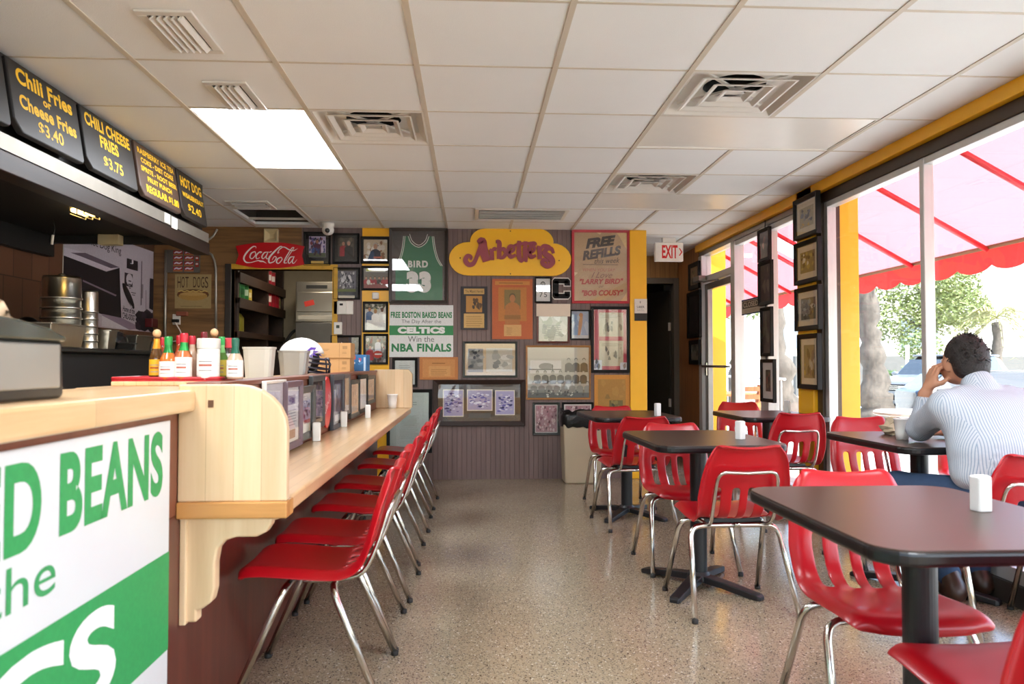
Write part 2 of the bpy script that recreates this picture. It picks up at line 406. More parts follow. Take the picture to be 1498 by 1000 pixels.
# back wall with kitchen doorway
dx0, dx1, dz = at(338, 500, y=BY).x, at(486, 500, y=BY).x, at(400, 394, y=BY).z
xw = at(441, 400, y=BY).x; xy0 = at(921, 500, y=BY).x; xy1 = at(945, 500, y=BY).x
b = MB(); b.box(XL, BY, 0, dx0, BY + .1, CZ); b.box(dx0, BY, dz, xw, BY + .1, CZ); struct(b.build('wall_back_left', PANEL))
b = MB(); b.box(xw, BY, dz, dx1, BY + .1, CZ); b.box(dx1, BY, 0, xy1, BY + .1, CZ); b.box(xy1 - .1, BY + .1, 0, xy1, 9.1, CZ); struct(b.build('wall_back', BEAD))
struct(mb(lambda b: b.box(xy0, BY - .03, 0, xy1 + .003, BY + .1, CZ - .002)).build('trim_2', YEL, bevel=.004))
struct(mb(lambda b: b.box(at(530, 400, y=BY).x, BY - .008, 0, at(570, 400, y=BY).x, BY, CZ - .002)).build('trim_3', YEL))
# doorway casing
b = MB(); c0 = at(330, 400, y=BY).x
b.box(c0, BY - .02, 0, dx0, BY + .1, dz + .05); DCAS = M('dark_casing', '2c241e', .5)
struct(b.build('trim_4', DCAS, bevel=.004))
YWORN = M('worn_yellow_paint', 'c99a25', .5, var=.35, scale=(14, 14, 14))
b = MB(); b.box(dx0, BY - .02, dz, dx1 + .05, BY + .1, dz + .05); b.box(dx1, BY - .02, 0, dx1 + .05, BY + .1, dz); struct(b.build('trim_5', YWORN, bevel=.003))
# storage room behind the doorway
STW = M('storage_wall', 'a89c84', .7)
b = MB(); b.box(-3.0, 9.5, 0, -.6, 9.6, CZ); b.box(-.7, BY + .1, 0, -.6, 9.5, CZ); b.box(-3.1, BY + .1, 0, -3.0, 9.5, CZ); struct(b.build('wall_storage', STW))
# left wall, front wall, hall
struct(mb(lambda b: b.box(XL - .1, YF, 0, XL, BY + .1, CZ)).build('wall_left', LTILE))
b = MB(); b.box(XL - .1, YF - .12, 0, 2.6, YF, .35); b.box(XL - .1, YF - .12, 2.2, 2.6, YF, CZ); b.box(XL - .1, YF - .12, .35, -2.7, YF, 2.2); b.box(2.35, YF - .12, .35, 2.6, YF, 2.2)
struct(b.build('wall_front', YEL))
o = struct(mb(lambda b: [b.box(x - .03, YF - .09, .35, x + .03, YF - .03, 2.2) for x in (-2.67, -1.4, -.15, 1.1, 2.32)]).build('window_3', ALU))
mb(lambda b: b.box(-2.7, YF - .063, .35, 2.35, YF - .057, 2.2)).build('pane', GLASS, o)
HB = 9.1
dlx, drx, dhz = 1.72, at(985, 500, y=HB).x, at(960, 415, y=HB).z
b = MB(); b.box(xy1, HB, dhz, 2.6, HB + .1, CZ); b.box(drx + .06, HB, 0, 2.6, HB + .1, CZ); struct(b.build('wall_hall', HALLW))
b = MB(); b.box(XR, 8.28, 0, 2.62, HB + .1, CZ); struct(b.build('wall_hall_right', HALLR))
struct(mb(lambda b: b.box(1.5, HB + .9, 0, 2.7, HB + 1.0, CZ)).build('wall_closet', M('closet_dark', '1c1512', .7)))
GREYP = M('grey_door_paint', '5d574e', .45)
b = MB(); b.box(drx, HB - .03, 0, drx + .08, HB + .1, dhz + .07); b.box(dlx, HB - .03, dhz, drx, HB + .1, dhz + .07); struct(b.build('trim_6', GREYP, bevel=.004))
d3 = struct(mb(lambda b: b.obox((-.36, .018, 1.0), (.72, .036, 2.0))).build('door_2', M('dark_door_paint', '3d3831', .4), bevel=.003))
d3.location = (drx - .01, HB + .12, .01); d3.rotation_euler = (0, 0, R_(-72))
for z in (.62, 1.55): mb(lambda b: b.box(-.02, -.012, z - .05, .02, .0, z + .05)).build('hinge', WHITE, d3)
mb(lambda b: b.ell((-.66, -.03, .98), (.028, .028, .028))).build('knob', STEEL, d3, smooth=True)

# right window wall
HZ = 2.335
struct(mb(lambda b: b.box(2.47, YF, HZ, 2.64, 8.30, CZ - .001)).build('trim_7', YEL, bevel=.004))
w1 = struct(mb(lambda b: [b.box(2.51, YF, 2.262, 2.60, 5.38, HZ), b.box(2.50, 5.315, .1, 2.64, 5.40, 2.262)]).build('window_1', BRONZE, bevel=.004))
mull = [4.12, 2.92, 1.68, .44, -.8]
mb(lambda b: [b.box(2.52, 5.262, .1, 2.585, 5.315, 2.262), b.box(2.52, YF, 2.222, 2.59, 5.262, 2.262), b.box(2.5, YF, .10, 2.6, 5.262, .17)]).build('frame', ALU, w1, bevel=.004)
for y in mull: mb(lambda b: b.box(2.515, y - .022, .17, 2.575, y + .022, 2.262)).build('mullion', ALU, w1, bevel=.005)
mb(lambda b: b.box(2.553, YF, .17, 2.558, 5.27, 2.23)).build('pane', GLASS, w1)
struct(mb(lambda b: b.box(2.48, YF, 0, 2.64, 5.4, .10)).build('wall_right_sill', M('kick_dark', '3a342e', .5)))
PX0, PX1, PY0, PY1 = 2.47, 2.82, 5.40, 5.66
struct(mb(lambda b: b.box(PX0, PY0, -.12, PX1, PY1, CZ - .002)).build('wall_right_pier', YEL, bevel=.006))
struct(mb(lambda b: b.box(2.64, 8.55, -.12, 2.90, 8.9, 2.5)).build('wall_right_far_pier', YEL, bevel=.006))
# side lights + glass door
w2 = struct(mb(lambda b: [b.box(2.51, 5.66, 2.285, 2.60, 8.28, HZ), b.box(2.5, 5.66, 0, 2.62, 7.16, .1)]).build('window_2', DKALU, bevel=.004))
mb(lambda b: [b.box(2.505, 7.14, 0, 2.60, 7.25, 2.285), b.box(2.52, 5.66, .1, 2.59, 7.14, .15), b.box(2.52, 5.66, 2.24, 2.59, 7.14, 2.285)]).build('frame', ALU, w2, bevel=.004)
for y0, y1 in ((6.33, 6.5),): mb(lambda b: b.box(2.505, y0, .1, 2.60, y1, 2.285)).build('mullion', ALU, w2, bevel=.004)
mb(lambda b: b.box(2.553, 5.66, .12, 2.558, 7.14, 2.27)).build('pane', GLASS, w2)
d1 = struct(mb(lambda b: [b.box(2.50, 8.17, 0, 2.61, 8.28, 2.285), b.box(2.51, 7.25, 1.98, 2.60, 8.17, 2.05)]).build('door_1', ALU, bevel=.004))
mb(lambda b: [b.box(2.53, 7.27, .01, 2.585, 7.33, 1.97), b.box(2.53, 8.05, .01, 2.585, 8.15, 1.97), b.box(2.53, 7.33, .01, 2.585, 8.05, .16), b.box(2.53, 7.33, 1.90, 2.585, 8.05, 1.97)]).build('door_frame', DKALU, d1, bevel=.004)
mb(lambda b: b.box(2.555, 7.33, .16, 2.56, 8.05, 1.9)).build('pane', GLASS, d1); mb(lambda b: b.box(2.555, 7.25, 2.05, 2.56, 8.17, 2.285)).build('transom_pane', GLASS, d1)
mb(lambda b: [b.tube([(2.47, 7.33, 1.08), (2.47, 8.05, 1.08)], .013), b.tube([(2.47, 7.36, 1.08), (2.53, 7.36, 1.08)], .01), b.tube([(2.47, 8.03, 1.08), (2.53, 8.03, 1.08)], .01)]).build('push_bar', DKALU, d1, smooth=True)
mb(lambda b: [b.box(2.42, 8.0, 1.995, 2.5, 8.22, 2.05), b.tube([(2.45, 8.02, 1.99), (2.5, 7.6, 1.96)], .01)]).build('door_closer', DKALU, d1, bevel=.004)
mb(lambda b: b.box(2.515, 8.07, .98, 2.53, 8.13, 1.12)).build('lock', STEEL, d1, bevel=.003)

# ------------------------------------------------------------------ ceiling fixtures
LAMP = emit_mat('lamp_lens', 'f4f8ff', 9.0); LENS = M('unlit_lens', 'e2dfd8', .33, var=.03, spec=.9)
def troffer(x0, y0, x1, y1, label, lit=True, group=None):
    t = thing('ceiling_light', label, 'ceiling light', ((x0 + x1) / 2, (y0 + y1) / 2, CZ), 0, group)
    hx, hy = (x1 - x0) / 2, (y1 - y0) / 2; b = MB()
    for a in ((-hx, -hy, hx, -hy + .02), (-hx, hy - .02, hx, hy), (-hx, -hy + .02, -hx + .02, hy - .02), (hx - .02, -hy + .02, hx, hy - .02)): b.box(a[0], a[1], -.001, a[2], a[3], .06)
    b.box(-hx, -hy, .06, hx, hy, .07); b.build('housing', WHITE, t)
    mb(lambda b: b.box(-hx + .021, -hy + .021, .004, hx - .021, hy - .021, .012)).build('lens', LAMP if lit else LENS, t)
    return t
troffer(GX[3], 3.91, GX[4], 5.13, 'bright lit rectangular ceiling light panel above the bar')
troffer(GX[3], .86, GX[4], 2.08, 'unseen ceiling light panel added as fill above the near end of the bar')  # out-of-view panel added to brighten the room
troffer(GX[7], .86, GX[8], 2.08, 'unseen ceiling light panel added as fill above the nearest table')  # also added above the view, for fill light only
troffer(GX[7], 3.91, GX[9], 4.52, 'unlit glossy long light panel just beyond the largest ceiling vent', False)
troffer(GX[7], 5.74, GX[9], 6.35, 'unlit glossy long light panel just beyond the middle right square vent', False)
DUCT = M('duct_dark', '1b1d1c', .6); VWH = M('vent_white', 'd6d2ca', .3, var=.05, spec=.6)
def sq_ring(b, h0, z0, h1, z1):
    v = [(sx * h, sy * h, z) for h, z in ((h0, z0), (h1, z1)) for sx, sy in ((-1, -1), (1, -1), (1, 1), (-1, 1))]
    b.add(v, [(i, (i + 1) % 4, 4 + (i + 1) % 4, 4 + i) for i in range(4)])
def diffuser(x, y, label):
    t = thing('ceiling_diffuser', label, 'ceiling vent', (x, y, CZ), 0, 'square ceiling diffusers'); b = MB()
    sq_ring(b, .302, -.003, .28, -.003); sq_ring(b, .28, -.003, .235, .05); sq_ring(b, .302, -.003, .302, .06); 
    ci = [(.15 * math.cos(R_(a)), .15 * math.sin(R_(a)), .05) for a in range(0, 360, 15)]; so = []
    for a in range(0, 360, 15):
        c, s2 = math.cos(R_(a)), math.sin(R_(a)); k = .236 / max(abs(c), abs(s2)); so.append((k * c, k * s2, .05))
    b.add(ci + so, [(i, (i + 1) % 24, 24 + (i + 1) % 24, 24 + i) for i in range(24)]); b.build('frame', VWH, t)
    for h in (.225, .15, .08):
        b = MB(); sq_ring(b, h, -.003, h - .011, -.004); sq_ring(b, h - .011, -.004, h - .035, .010); sq_ring(b, h, -.003, h - .03, .013); b.build('louver', VWH, t)
    mb(lambda b: b.box(-.036, -.036, .018, .036, .036, .022)).build('centre_plate', VWH, t)
    mb(lambda b: [b.obox((0, 0, .034), (.62, .016, .010), R_(45)), b.obox((0, 0, .034), (.62, .016, .010), R_(-45))]).build('brace', VWH, t)
    b = MB(); b.lathe([(.155, .058), (.15, .08), (.15, .26)], n=24, capb=False); b.build('duct', DUCT, t)
diffuser((GX[4] + GX[5]) / 2, 4.215, 'square ceiling vent beside the lit light panel')
diffuser((GX[7] + GX[8]) / 2, 3.605, 'largest square ceiling vent, above the middle tables')
diffuser((GX[7] + GX[8]) / 2, 5.435, 'smaller square ceiling vent behind the unlit long light panel')
def register(x, y, sx, sy, n, label, along='y'):
    t = thing('ceiling_register', label, 'ceiling vent', (x, y, CZ), 0, 'small slatted ceiling registers'); b = MB()
    for a in ((-sx, -sy, sx, -sy + .035), (-sx, sy - .035, sx, sy), (-sx, -sy + .035, -sx + .035, sy - .035), (sx - .035, -sy + .035, sx, sy - .035)): b.box(a[0], a[1], -.012, a[2], a[3], -.001)
    b.build('frame', VWH, t, bevel=.003)
    mb(lambda b: b.box(-sx + .03, -sy + .03, -.002, sx - .03, sy - .03, -.0005)).build('backing', DUCT, t)
    for i in range(n):
        q = -1 + 2 * (i + .5) / n
        if along == 'y': mb(lambda b: b.obox((q * (sx - .04), 0, -.014), (.006, 2 * sy - .075, .026), 0, 0, R_(40))).build('slat', VWH, t)
        else: mb(lambda b: b.obox((0, q * (sy - .04), -.014), (2 * sx - .075, .006, .026), 0, R_(-35), 0)).build('slat', VWH, t)
register(-1.135, 3.01, .105, .19, 5, 'small slatted ceiling vent nearest the camera, above the bar')
register(-1.14, 3.72, .10, .19, 4, 'small slatted ceiling vent touching the lit light panel')
register(-1.80, 6.30, .17, .15, 3, 'small white slatted vent in front of the dark ceiling opening', 'x')
register(.425, 6.58, .40, .23, 4, 'wide flat ceiling vent above the yellow sign', 'x')
t = thing('ceiling_return', 'dark recessed return opening in the ceiling near the red drink sign', 'ceiling vent', (-1.75, 6.9, CZ)); b = MB()
for a in ((-.30, -.54, .30, -.40), (-.30, .27, .30, .44), (-.30, -.40, -.26, .27), (.26, -.40, .30, .27)): b.box(a[0], a[1], -.004, a[2], a[3], .02)
b.build('frame', CEIL, t); mb(lambda b: [b.box(-.27, -.41, .2, .27, .28, .21), b.box(-.27, -.41, .02, -.255, .28, .2), b.box(.255, -.41, .02, .27, .28, .2), b.box(-.27, .265, .02, .27, .28, .2), b.box(-.27, -.41, .02, .27, -.395, .2)]).build('box', M('return_dark', '3a3631', .5), t)
t = thing('security_camera', 'white dome security camera on the ceiling above the framed football photos', 'camera', tuple(at(480, 326, z=CZ)))
mb(lambda b: b.lathe([(.055, 0), (.058, -.02), (.05, -.05), (.045, -.055)], n=24)).build('mount', WHITE, t, smooth=True)
mb(lambda b: b.ell((0, 0, -.065), (.056, .056, .05))).build('body', WHITE, t, smooth=True)
mb(lambda b: [b.ell((.002, -.042, -.075), (.024, .02, .024))]).build('lens', M('black_lens', '050506', .08, coat=1), t, smooth=True)
for nm, x, y, st, lab in (('ceiling_light', -1.7, 8.3, 22.0, 'small lit ceiling light in the storage room'), ('ceiling_light', 1.86, 8.75, 3.0, 'unseen fill lamp added in the hall, hidden behind the yellow post')):  # the hall one is an added lamp, kept hidden, to brighten the panelling
    t = thing(nm, lab, 'ceiling light', (x, y, CZ)); mb(lambda b: b.lathe([(.14, -.001), (.14, -.025), (.13, -.03)], n=28)).build('housing', WHITE, t); mb(lambda b: b.lathe([(.125, -.0305), (.11, -.045), (.05, -.055)], n=28)).build('lens', emit_mat('small_lamp_%d' % int(x * 10), 'fff0d8', st), t, smooth=True)
# exit sign
e = at(978, 362, y=7.78); t = thing('exit_sign', 'white exit sign with red letters hanging from the ceiling', 'exit sign', (e.x, 7.78, CZ))
mb(lambda b: b.box(-.07, -.03, -.05, .07, .03, 0)).build('mount', WHITE, t, bevel=.004); mb(lambda b: b.box(-.147, -.028, -.245, .147, .028, -.05)).build('housing', M('exit_white', 'f2efe6', .4), t, bevel=.006)
a = Art(-.147, -.245, .147, -.05, -.0285); a.text('EXIT', .24, .16, .80, .86, 'e01c1c', .03); a.poly([(.84, .30), (.88, .30), (.97, .50), (.88, .70), (.84, .70), (.92, .5)], 'e01c1c'); a.build('lettering', PRINT, t, recalc=False)

# ------------------------------------------------------------------ serving counter
BXF, BXP, BZ = -.755, -.80, 1.04
ct = thing('serving_counter', 'long wooden serving counter with raised bar and lower eating shelf', 'counter', (BXP, 2.13, 0))
L = lambda b, n, m, **k: b.build(n, m, ct, **k)
def lb(x0, y0, z0, x1, y1, z1): return (x0 - BXP, y0 - 2.13, z0, x1 - BXP, y1 - 2.13, z1)
L(mb(lambda b: b.box(*lb(-.90, -1.6, 0, BXP, 6.56, .70))), 'front_panel', MAHOG)
L(mb(lambda b: [b.box(*lb(-.90, -1.6, .70, BXP, 2.13, .982)), b.box(*lb(-.90, 2.13, .70, BXP - .004, 6.56, 1.035))]), 'back_panel', BROWNP, bevel=.003)
L(mb(lambda b: b.box(*lb(-1.14, -1.6, .982, BXF, 2.47, BZ))), 'bar_top', MAPLE_Y, bevel=.008)
L(mb(lambda b: b.box(*lb(-1.25, 2.475, 1.0, -.90, 6.56, 1.035))), 'ledge', MAPLE_Y, bevel=.004)
L(mb(lambda b: b.box(*lb(-.905, 2.475, 1.035, BXP + .004, 6.53, 1.052))), 'cap_rail', BROWNP, bevel=.003)
L(mb(lambda b: b.box(*lb(BXP, 2.16, .69, -.512, 6.52, .735))), 'eating_shelf', MAPLE_Y, bevel=.007)
# near end panel with a rounded upper corner, far end panel
p = [(0, .735), (.293, .735), (.293, .93)] + [(.153 + .14 * math.cos(R_(q)), .93 + .125 * math.sin(R_(q))) for q in range(15, 91, 15)] + [(0, 1.055)]
L(mb(lambda b: b.prism(p, 0, .035)), 'end_panel', MAPLE_Z, bevel=.004)
L(mb(lambda b: b.box(0, -.01, .69, .297, .07, .735)), 'shelf_edge', EDGEW, bevel=.004)
p2 = [(-.02, .735), (.297, .735), (.297, 1.02), (.265, 1.06), (-.02, 1.06)]
L(mb(lambda b: b.prism(p2, 4.36, 4.43)), 'end_panel', MAPLE_Z, bevel=.004)
L(mb(lambda b: b.box(.08, -.0015, .992, .095, 0.0, 1.012)), 'knot_patch', M('dark_knot', '5a3a22', .6))
# corbels
arc = [(.0, .69), (.245, .69), (.245, .665), (.232, .645), (.205, .632), (.15, .632), (.118, .622), (.10, .60), (.093, .56), (.093, .49), (.085, .455), (.06, .437), (.045, .432), (.045, .40), (0, .40)]
mb(lambda b: b.prism(arc, .03, .075)).build('bracket', MAPLE_R, ct, bevel=.006)
arm = [(.0, .69), (.245, .69), (.245, .668), (.230, .645), (.20, .633), (.14, .630), (0, .61)]
for y in (.25, 1.05, 1.66, 2.47, 3.2, 3.95): mb(lambda b: b.prism(arm, y, y + .045)).build('bracket', MAPLE_R, ct, bevel=.006)
L(mb(lambda b: [b.box(0, .02, .395, .018, .09, .69), b.box(0, .015, .683, .27, .09, .6895)]), 'bracket_plate', MAPLE_R, bevel=.004)
# drum sign on the bar front
SGW, SGG = M('sign_white', 'd6dade', .3, var=.02, coat=.2), lin('2f9a55')
sg = thing('bar_sign', 'large white and green baked beans sign on the front of the bar', 'sign', (BXP + .001, .90, .5), PI / 2)
mb(lambda b: b.box(-1.16, -.006, -.48, 1.16, 0, .463)).build('board', SGW, sg, bevel=.002)
a = Art(-1.16, -.48, 1.16, .463, -.0065); a.rect(0, .367, 1, .637, '2f9a55')
def zt(z): return (z - .02) / .943
def yt(y): return (y + .26) / 2.32
a.text('FREE BOSTON BAKED BEANS', .03, zt(.777), yt(2.012), zt(.94), '2f9a55', .036, sp=1.06); a.text('The Day After the', .20, zt(.655), yt(1.51), zt(.762), '3a9a5c')
a.text('CELTICS', .14, zt(.395), yt(1.765), zt(.592), 'eef1f4', .034, sp=1.05); a.text('Win the', .32, zt(.255), .68, zt(.35), '3a9a5c'); a.text('NBA FINALS', .03, zt(.05), yt(1.95), zt(.235), '2f9a55', .045, sp=1.06)
a.build('lettering', PRINT, sg, recalc=False)

# ------------------------------------------------------------------ picture frames
def frame(name, label, cat, plane, px, border, bw, draw, depth=.022, mat=None, matw=0.0, group=None, glass=True, gloss=True, extra=None, bev=.004):
    k, v = plane; wv_ = v
    if k == 'x' and v > 0: v = v - depth
    p0 = at(px[0], px[1], **{k: v}); p1 = at(px[2], px[3], **{k: v}); c = (p0 + p1) / 2
    if k == 'y': w = abs(p1.x - p0.x); rz = 0
    else:
        w = abs(p1.y - p0.y); rz = -PI / 2 if v > 0 else PI / 2
        # a wall seen at a slant: take the height half way along
        m0 = at((px[0] + px[2]) / 2, px[1], **{k: v}); m1 = at((px[0] + px[2]) / 2, px[3], **{k: v}); c.z = (m0.z + m1.z) / 2; p0.z, p1.z = m0.z, m1.z
    h = abs(p0.z - p1.z); hw, hh = w / 2, h / 2
    if k == 'x': c.x = wv_
    t = thing(name, label, cat, tuple(c), rz, group)
    if bw > 0:
        b = MB()
        o = [(-hw, -hh), (hw, -hh), (hw, hh), (-hw, hh)]; i = [(-hw + bw, -hh + bw), (hw - bw, -hh + bw), (hw - bw, hh - bw), (-hw + bw, hh - bw)]
        vs = [(x, 0, z) for x, z in o] + [(x, -depth, z) for x, z in o] + [(x, -depth * .72, z) for x, z in i] + [(x, 0, z) for x, z in i]
        fs = []
        for q in range(4):
            r = (q + 1) % 4
            for s_ in (0, 4, 8): fs.append((s_ + q, s_ + r, s_ + 4 + r, s_ + 4 + q))
        b.add(vs, fs + [(12, 13, 14, 15)]); b.build('border', border, t, bevel=bev)
        y = -depth * .4
    else:
        b = MB(); b.box(-hw, -depth, -hh, hw, 0, hh); b.build('panel', border, t, bevel=bev); y = -depth - .0006
    x0, x1, z0, z1 = -hw + bw, hw - bw, -hh + bw, hh - bw
    if mat:
        mb(lambda b: b.box(x0, y, z0, x1, y + .002, z1)).build('mat_board', mat, t); x0 += matw; x1 -= matw; z0 += matw; z1 -= matw; y -= .0008
    a = Art(x0, z0, x1, z1, y); draw(a)
    if a.v: a.build('picture', GLOSSP if gloss else PRINT, t, recalc=False)
    if glass and bw > 0: mb(lambda b: b.box(-hw + bw * .98, -depth * .66, -hh + bw * .98, hw - bw * .98, -depth * .66 + .001, hh - bw * .98)).build('glass', PGLASS, t)
    if extra: extra(t, hw, hh, depth)
    return t
B_ = ('y', BY); C_ = ('x', BXP + .005); CM = M('cream_mat', 'd8d0be', .7, var=.04); WM = M('white_mat', 'dcdcd6', .7, var=.03); BM = M('black_mat', '1b1817', .7)
GOLD = M('brass_plate', 'b89a55', .35, .6, var=.15); DKBR = M('dark_brown_frame', '2c1a12', .45, var=.3, spec=.3); WOODF = wood('oak_frame', 'a5713a', '7d5226', 'x', None, .35); GREENF = M('dark_green_frame', '2c302c', .4)
MAHF = wood('mahogany_frame', '5e2c22', '3f1a14', 'z', None, .3)
def plaque(u0, u1, v0, v1, mat=GOLD):
    def f(t, hw, hh, d): mb(lambda b: b.box(-hw + 2 * hw * u0, -d - .001, -hh + 2 * hh * v0, -hw + 2 * hw * u1, -d * .4, -hh + 2 * hh * v1)).build('name_plate', mat, t, bevel=.001)
    return f
PUR = ['6a5aa0', 'd8cfe6', '3a3358', 'b9a8cc', '23304a', 'e8e2ee', '8a4a50']; GRY = ['8a8a90', 'b8b8bc', '5a5a60', '3a3a40', 'd4d4d4', '74747c']; REDS = ['8a2a30', 'b04048', 'd8c8c0', '4a2a2a', 'c9a49a', '6a3a38', 'e6dcd8']
def inset(a, m, col, n=0):
    a.rect(m, m, 1 - m, 1 - m, col)
def d_foot1(a):
    a.rect(0, 0, 1, 1, '14110f'); b = (.13, .22, .87, .92); a.rect(*b, 'c9bcd8'); a.blobs(60, PUR, 3, (.2, .45, .8, .86), (.03, .09)); a.rect(.13, .22, .87, .36, '5a6248')
    a.person(.5, .68, .13, '5a2a44', 'b07a60', '2a2440', 1.1); a.poly([(.42, .45), (.34, .28), (.42, .27), (.5, .42), (.62, .27), (.7, .28), (.58, .46)], '3c2436'); a.blobs(14, ['4a62a0', '3a4a78'], 5, (.16, .36, .84, .5), (.03, .07))
def d_two(a):
    a.rect(0, 0, 1, 1, '14110f'); a.rect(.14, .1, .86, .9, '4a4236'); a.blobs(18, ['6a5a48', '3a342c', '5e5644'], 8, (.2, .6, .8, .86)); a.person(.38, .62, .15, 'a8262e', 'c08870', '4a382c', 1.4); a.person(.62, .62, .17, '23211d', 'c89880', '8a8078', 1.7); a.rect(.14, .1, .86, .2, '1f1b17')
def d_foot2(a):
    a.rect(0, 0, 1, 1, '14110f'); a.rect(.1, .2, .9, .95, '6c6a76'); a.blobs(70, GRY, 9, (.16, .28, .84, .9), (.02, .06)); a.rect(.1, .2, .9, .3, '68703e'); a.blobs(22, ['d8d8da', 'c4c4c8', '3c3c42', '8a8a90'], 11, (.3, .35, .75, .75), (.04, .09))
def d_man(a):
    a.rect(0, 0, 1, 1, 'c8b89c'); a.blobs(26, ['8a5a34', 'b08a62', 'd8d0c4', '3a2c24', 'e8e4dc'], 12, (.04, .1, .96, .95), (.06, .14)); a.person(.5, .56, .26, '1c2438', 'b98a6c', 'b8b4ac', 1.5); a.poly([(.15, .0), (.3, .42), (.42, .45), (.5, 0)], '2a4a70'); a.rect(.42, .12, .78, .2, 'c86a50')
def d_team(a):
    a.rect(0, 0, 1, 1, '77726a'); a.rect(.08, .82, .9, .96, 'd6d8c8'); a.rect(.1, .86, .32, .98, 'c8d060')
    for i, u in enumerate((.1, .28, .46, .64, .82, .95)): a.person(u, .45, .13, ['a82a34', 'b8323a', 'a01f2c', '3a3a34', 'a82a34', 'b0303c'][i], 'c09078', '4a3a30', 1.0)
    a.rect(0, 0, 1, .22, '8a4440'); a.ellp(.2, .3, .08, .13, 'e6e4de'); a.blobs(6, ['e8e4dc', 'd8d0c4'], 4, (.1, .2, .9, .26), (.03, .06))
def d_three(a):
    a.rect(0, 0, 1, 1, '4a5240'); a.blobs(24, ['6a7058', '8a8a78', '2a3028', 'd0ccc0'], 6, (0, .75, 1, 1), (.04, .1)); a.rect(0, 0, 1, .8, 'c8c8c2')
    a.person(.22, .72, .15, '26507e', 'b07a5a', '4a3426', 1.3); a.person(.82, .7, .14, 'e6e4dc', '6a4230', '221a16', 1.4); a.person(.5, .64, .16, 'eeece6', 'a87850', 'c0b060', 1.9); a.rect(.08, 0, .38, .38, 'e8e8e4'); a.rect(.4, 0, .9, .3, 'e2e2de')
def d_foot3(a):
    a.rect(0, 0, 1, 1, '6a6a66'); a.blobs(40, ['8a2a2a', '4a2020', 'a8a49c', '3a3430', 'c9c4bc', '7a6a50'], 13, (0, 0, 1, 1), (.05, .13)); a.person(.6, .78, .12, 'dfe2ea', 'b89878', '3a4a80', 1.4); a.person(.22, .5, .13, 'a82028', 'b07a60', '2a1a18', 1.5); a.ellp(.6, .3, .24, .14, 'c03020'); a.rect(.45, .28, .8, .34, 'e8e0d8')
def d_dark(a): a.rect(0, 0, 1, 1, '1a151c'); a.blobs(10, ['2a2030', '3a2a34', '4a4460'], 2, (.1, .1, .9, .9)); a.ellp(.34, .8, .02, .04, 'e0e0e0'); a.rect(.62, 0, .8, .5, '8a80b4')
F = frame
F('picture_frame', 'black frame with a purple football photo and gold name plate', 'framed photo', B_, (445, 339, 484, 389), BLKF, .02, d_foot1, group='framed photos beside the doorway', extra=plaque(.28, .74, .06, .14))
F('picture_frame', 'black frame showing two people, one in red and one in black', 'framed photo', B_, (487, 341, 526, 386), BLKF, .022, d_two, group='framed photos beside the doorway')
F('picture_frame', 'black frame with a grey football scene and pale name plate', 'framed photo', B_, (488, 391, 527, 438), BLKF, .02, d_foot2, group='framed photos beside the doorway', extra=plaque(.2, .8, .04, .12, CM))
F('picture_frame', 'black frame showing a grey haired man in dark blue', 'framed photo', B_, (528, 346, 571, 386), BLKF, .028, d_man, .028, group='framed photos beside the doorway')
F('picture_frame', 'black frame with a seated team in red shirts', 'framed photo', B_, (529, 389, 571, 425), BLKF, .022, d_team, .028, group='framed photos beside the doorway')
F('picture_frame', 'black frame showing three people in blue and white', 'framed photo', B_, (531, 441, 568, 486), BLKF, .022, d_three, .028, group='framed photos beside the doorway')
F('picture_frame', 'black frame with a busy red football crowd scene', 'framed photo', B_, (532, 488, 568, 533), BLKF, .022, d_foot3, .028, group='framed photos beside the doorway')
F('picture_frame', 'dark framed picture half hidden behind the cardboard boxes', 'framed photo', B_, (484, 490, 528, 540), BLKF, .022, d_dark, group='framed photos beside the doorway')
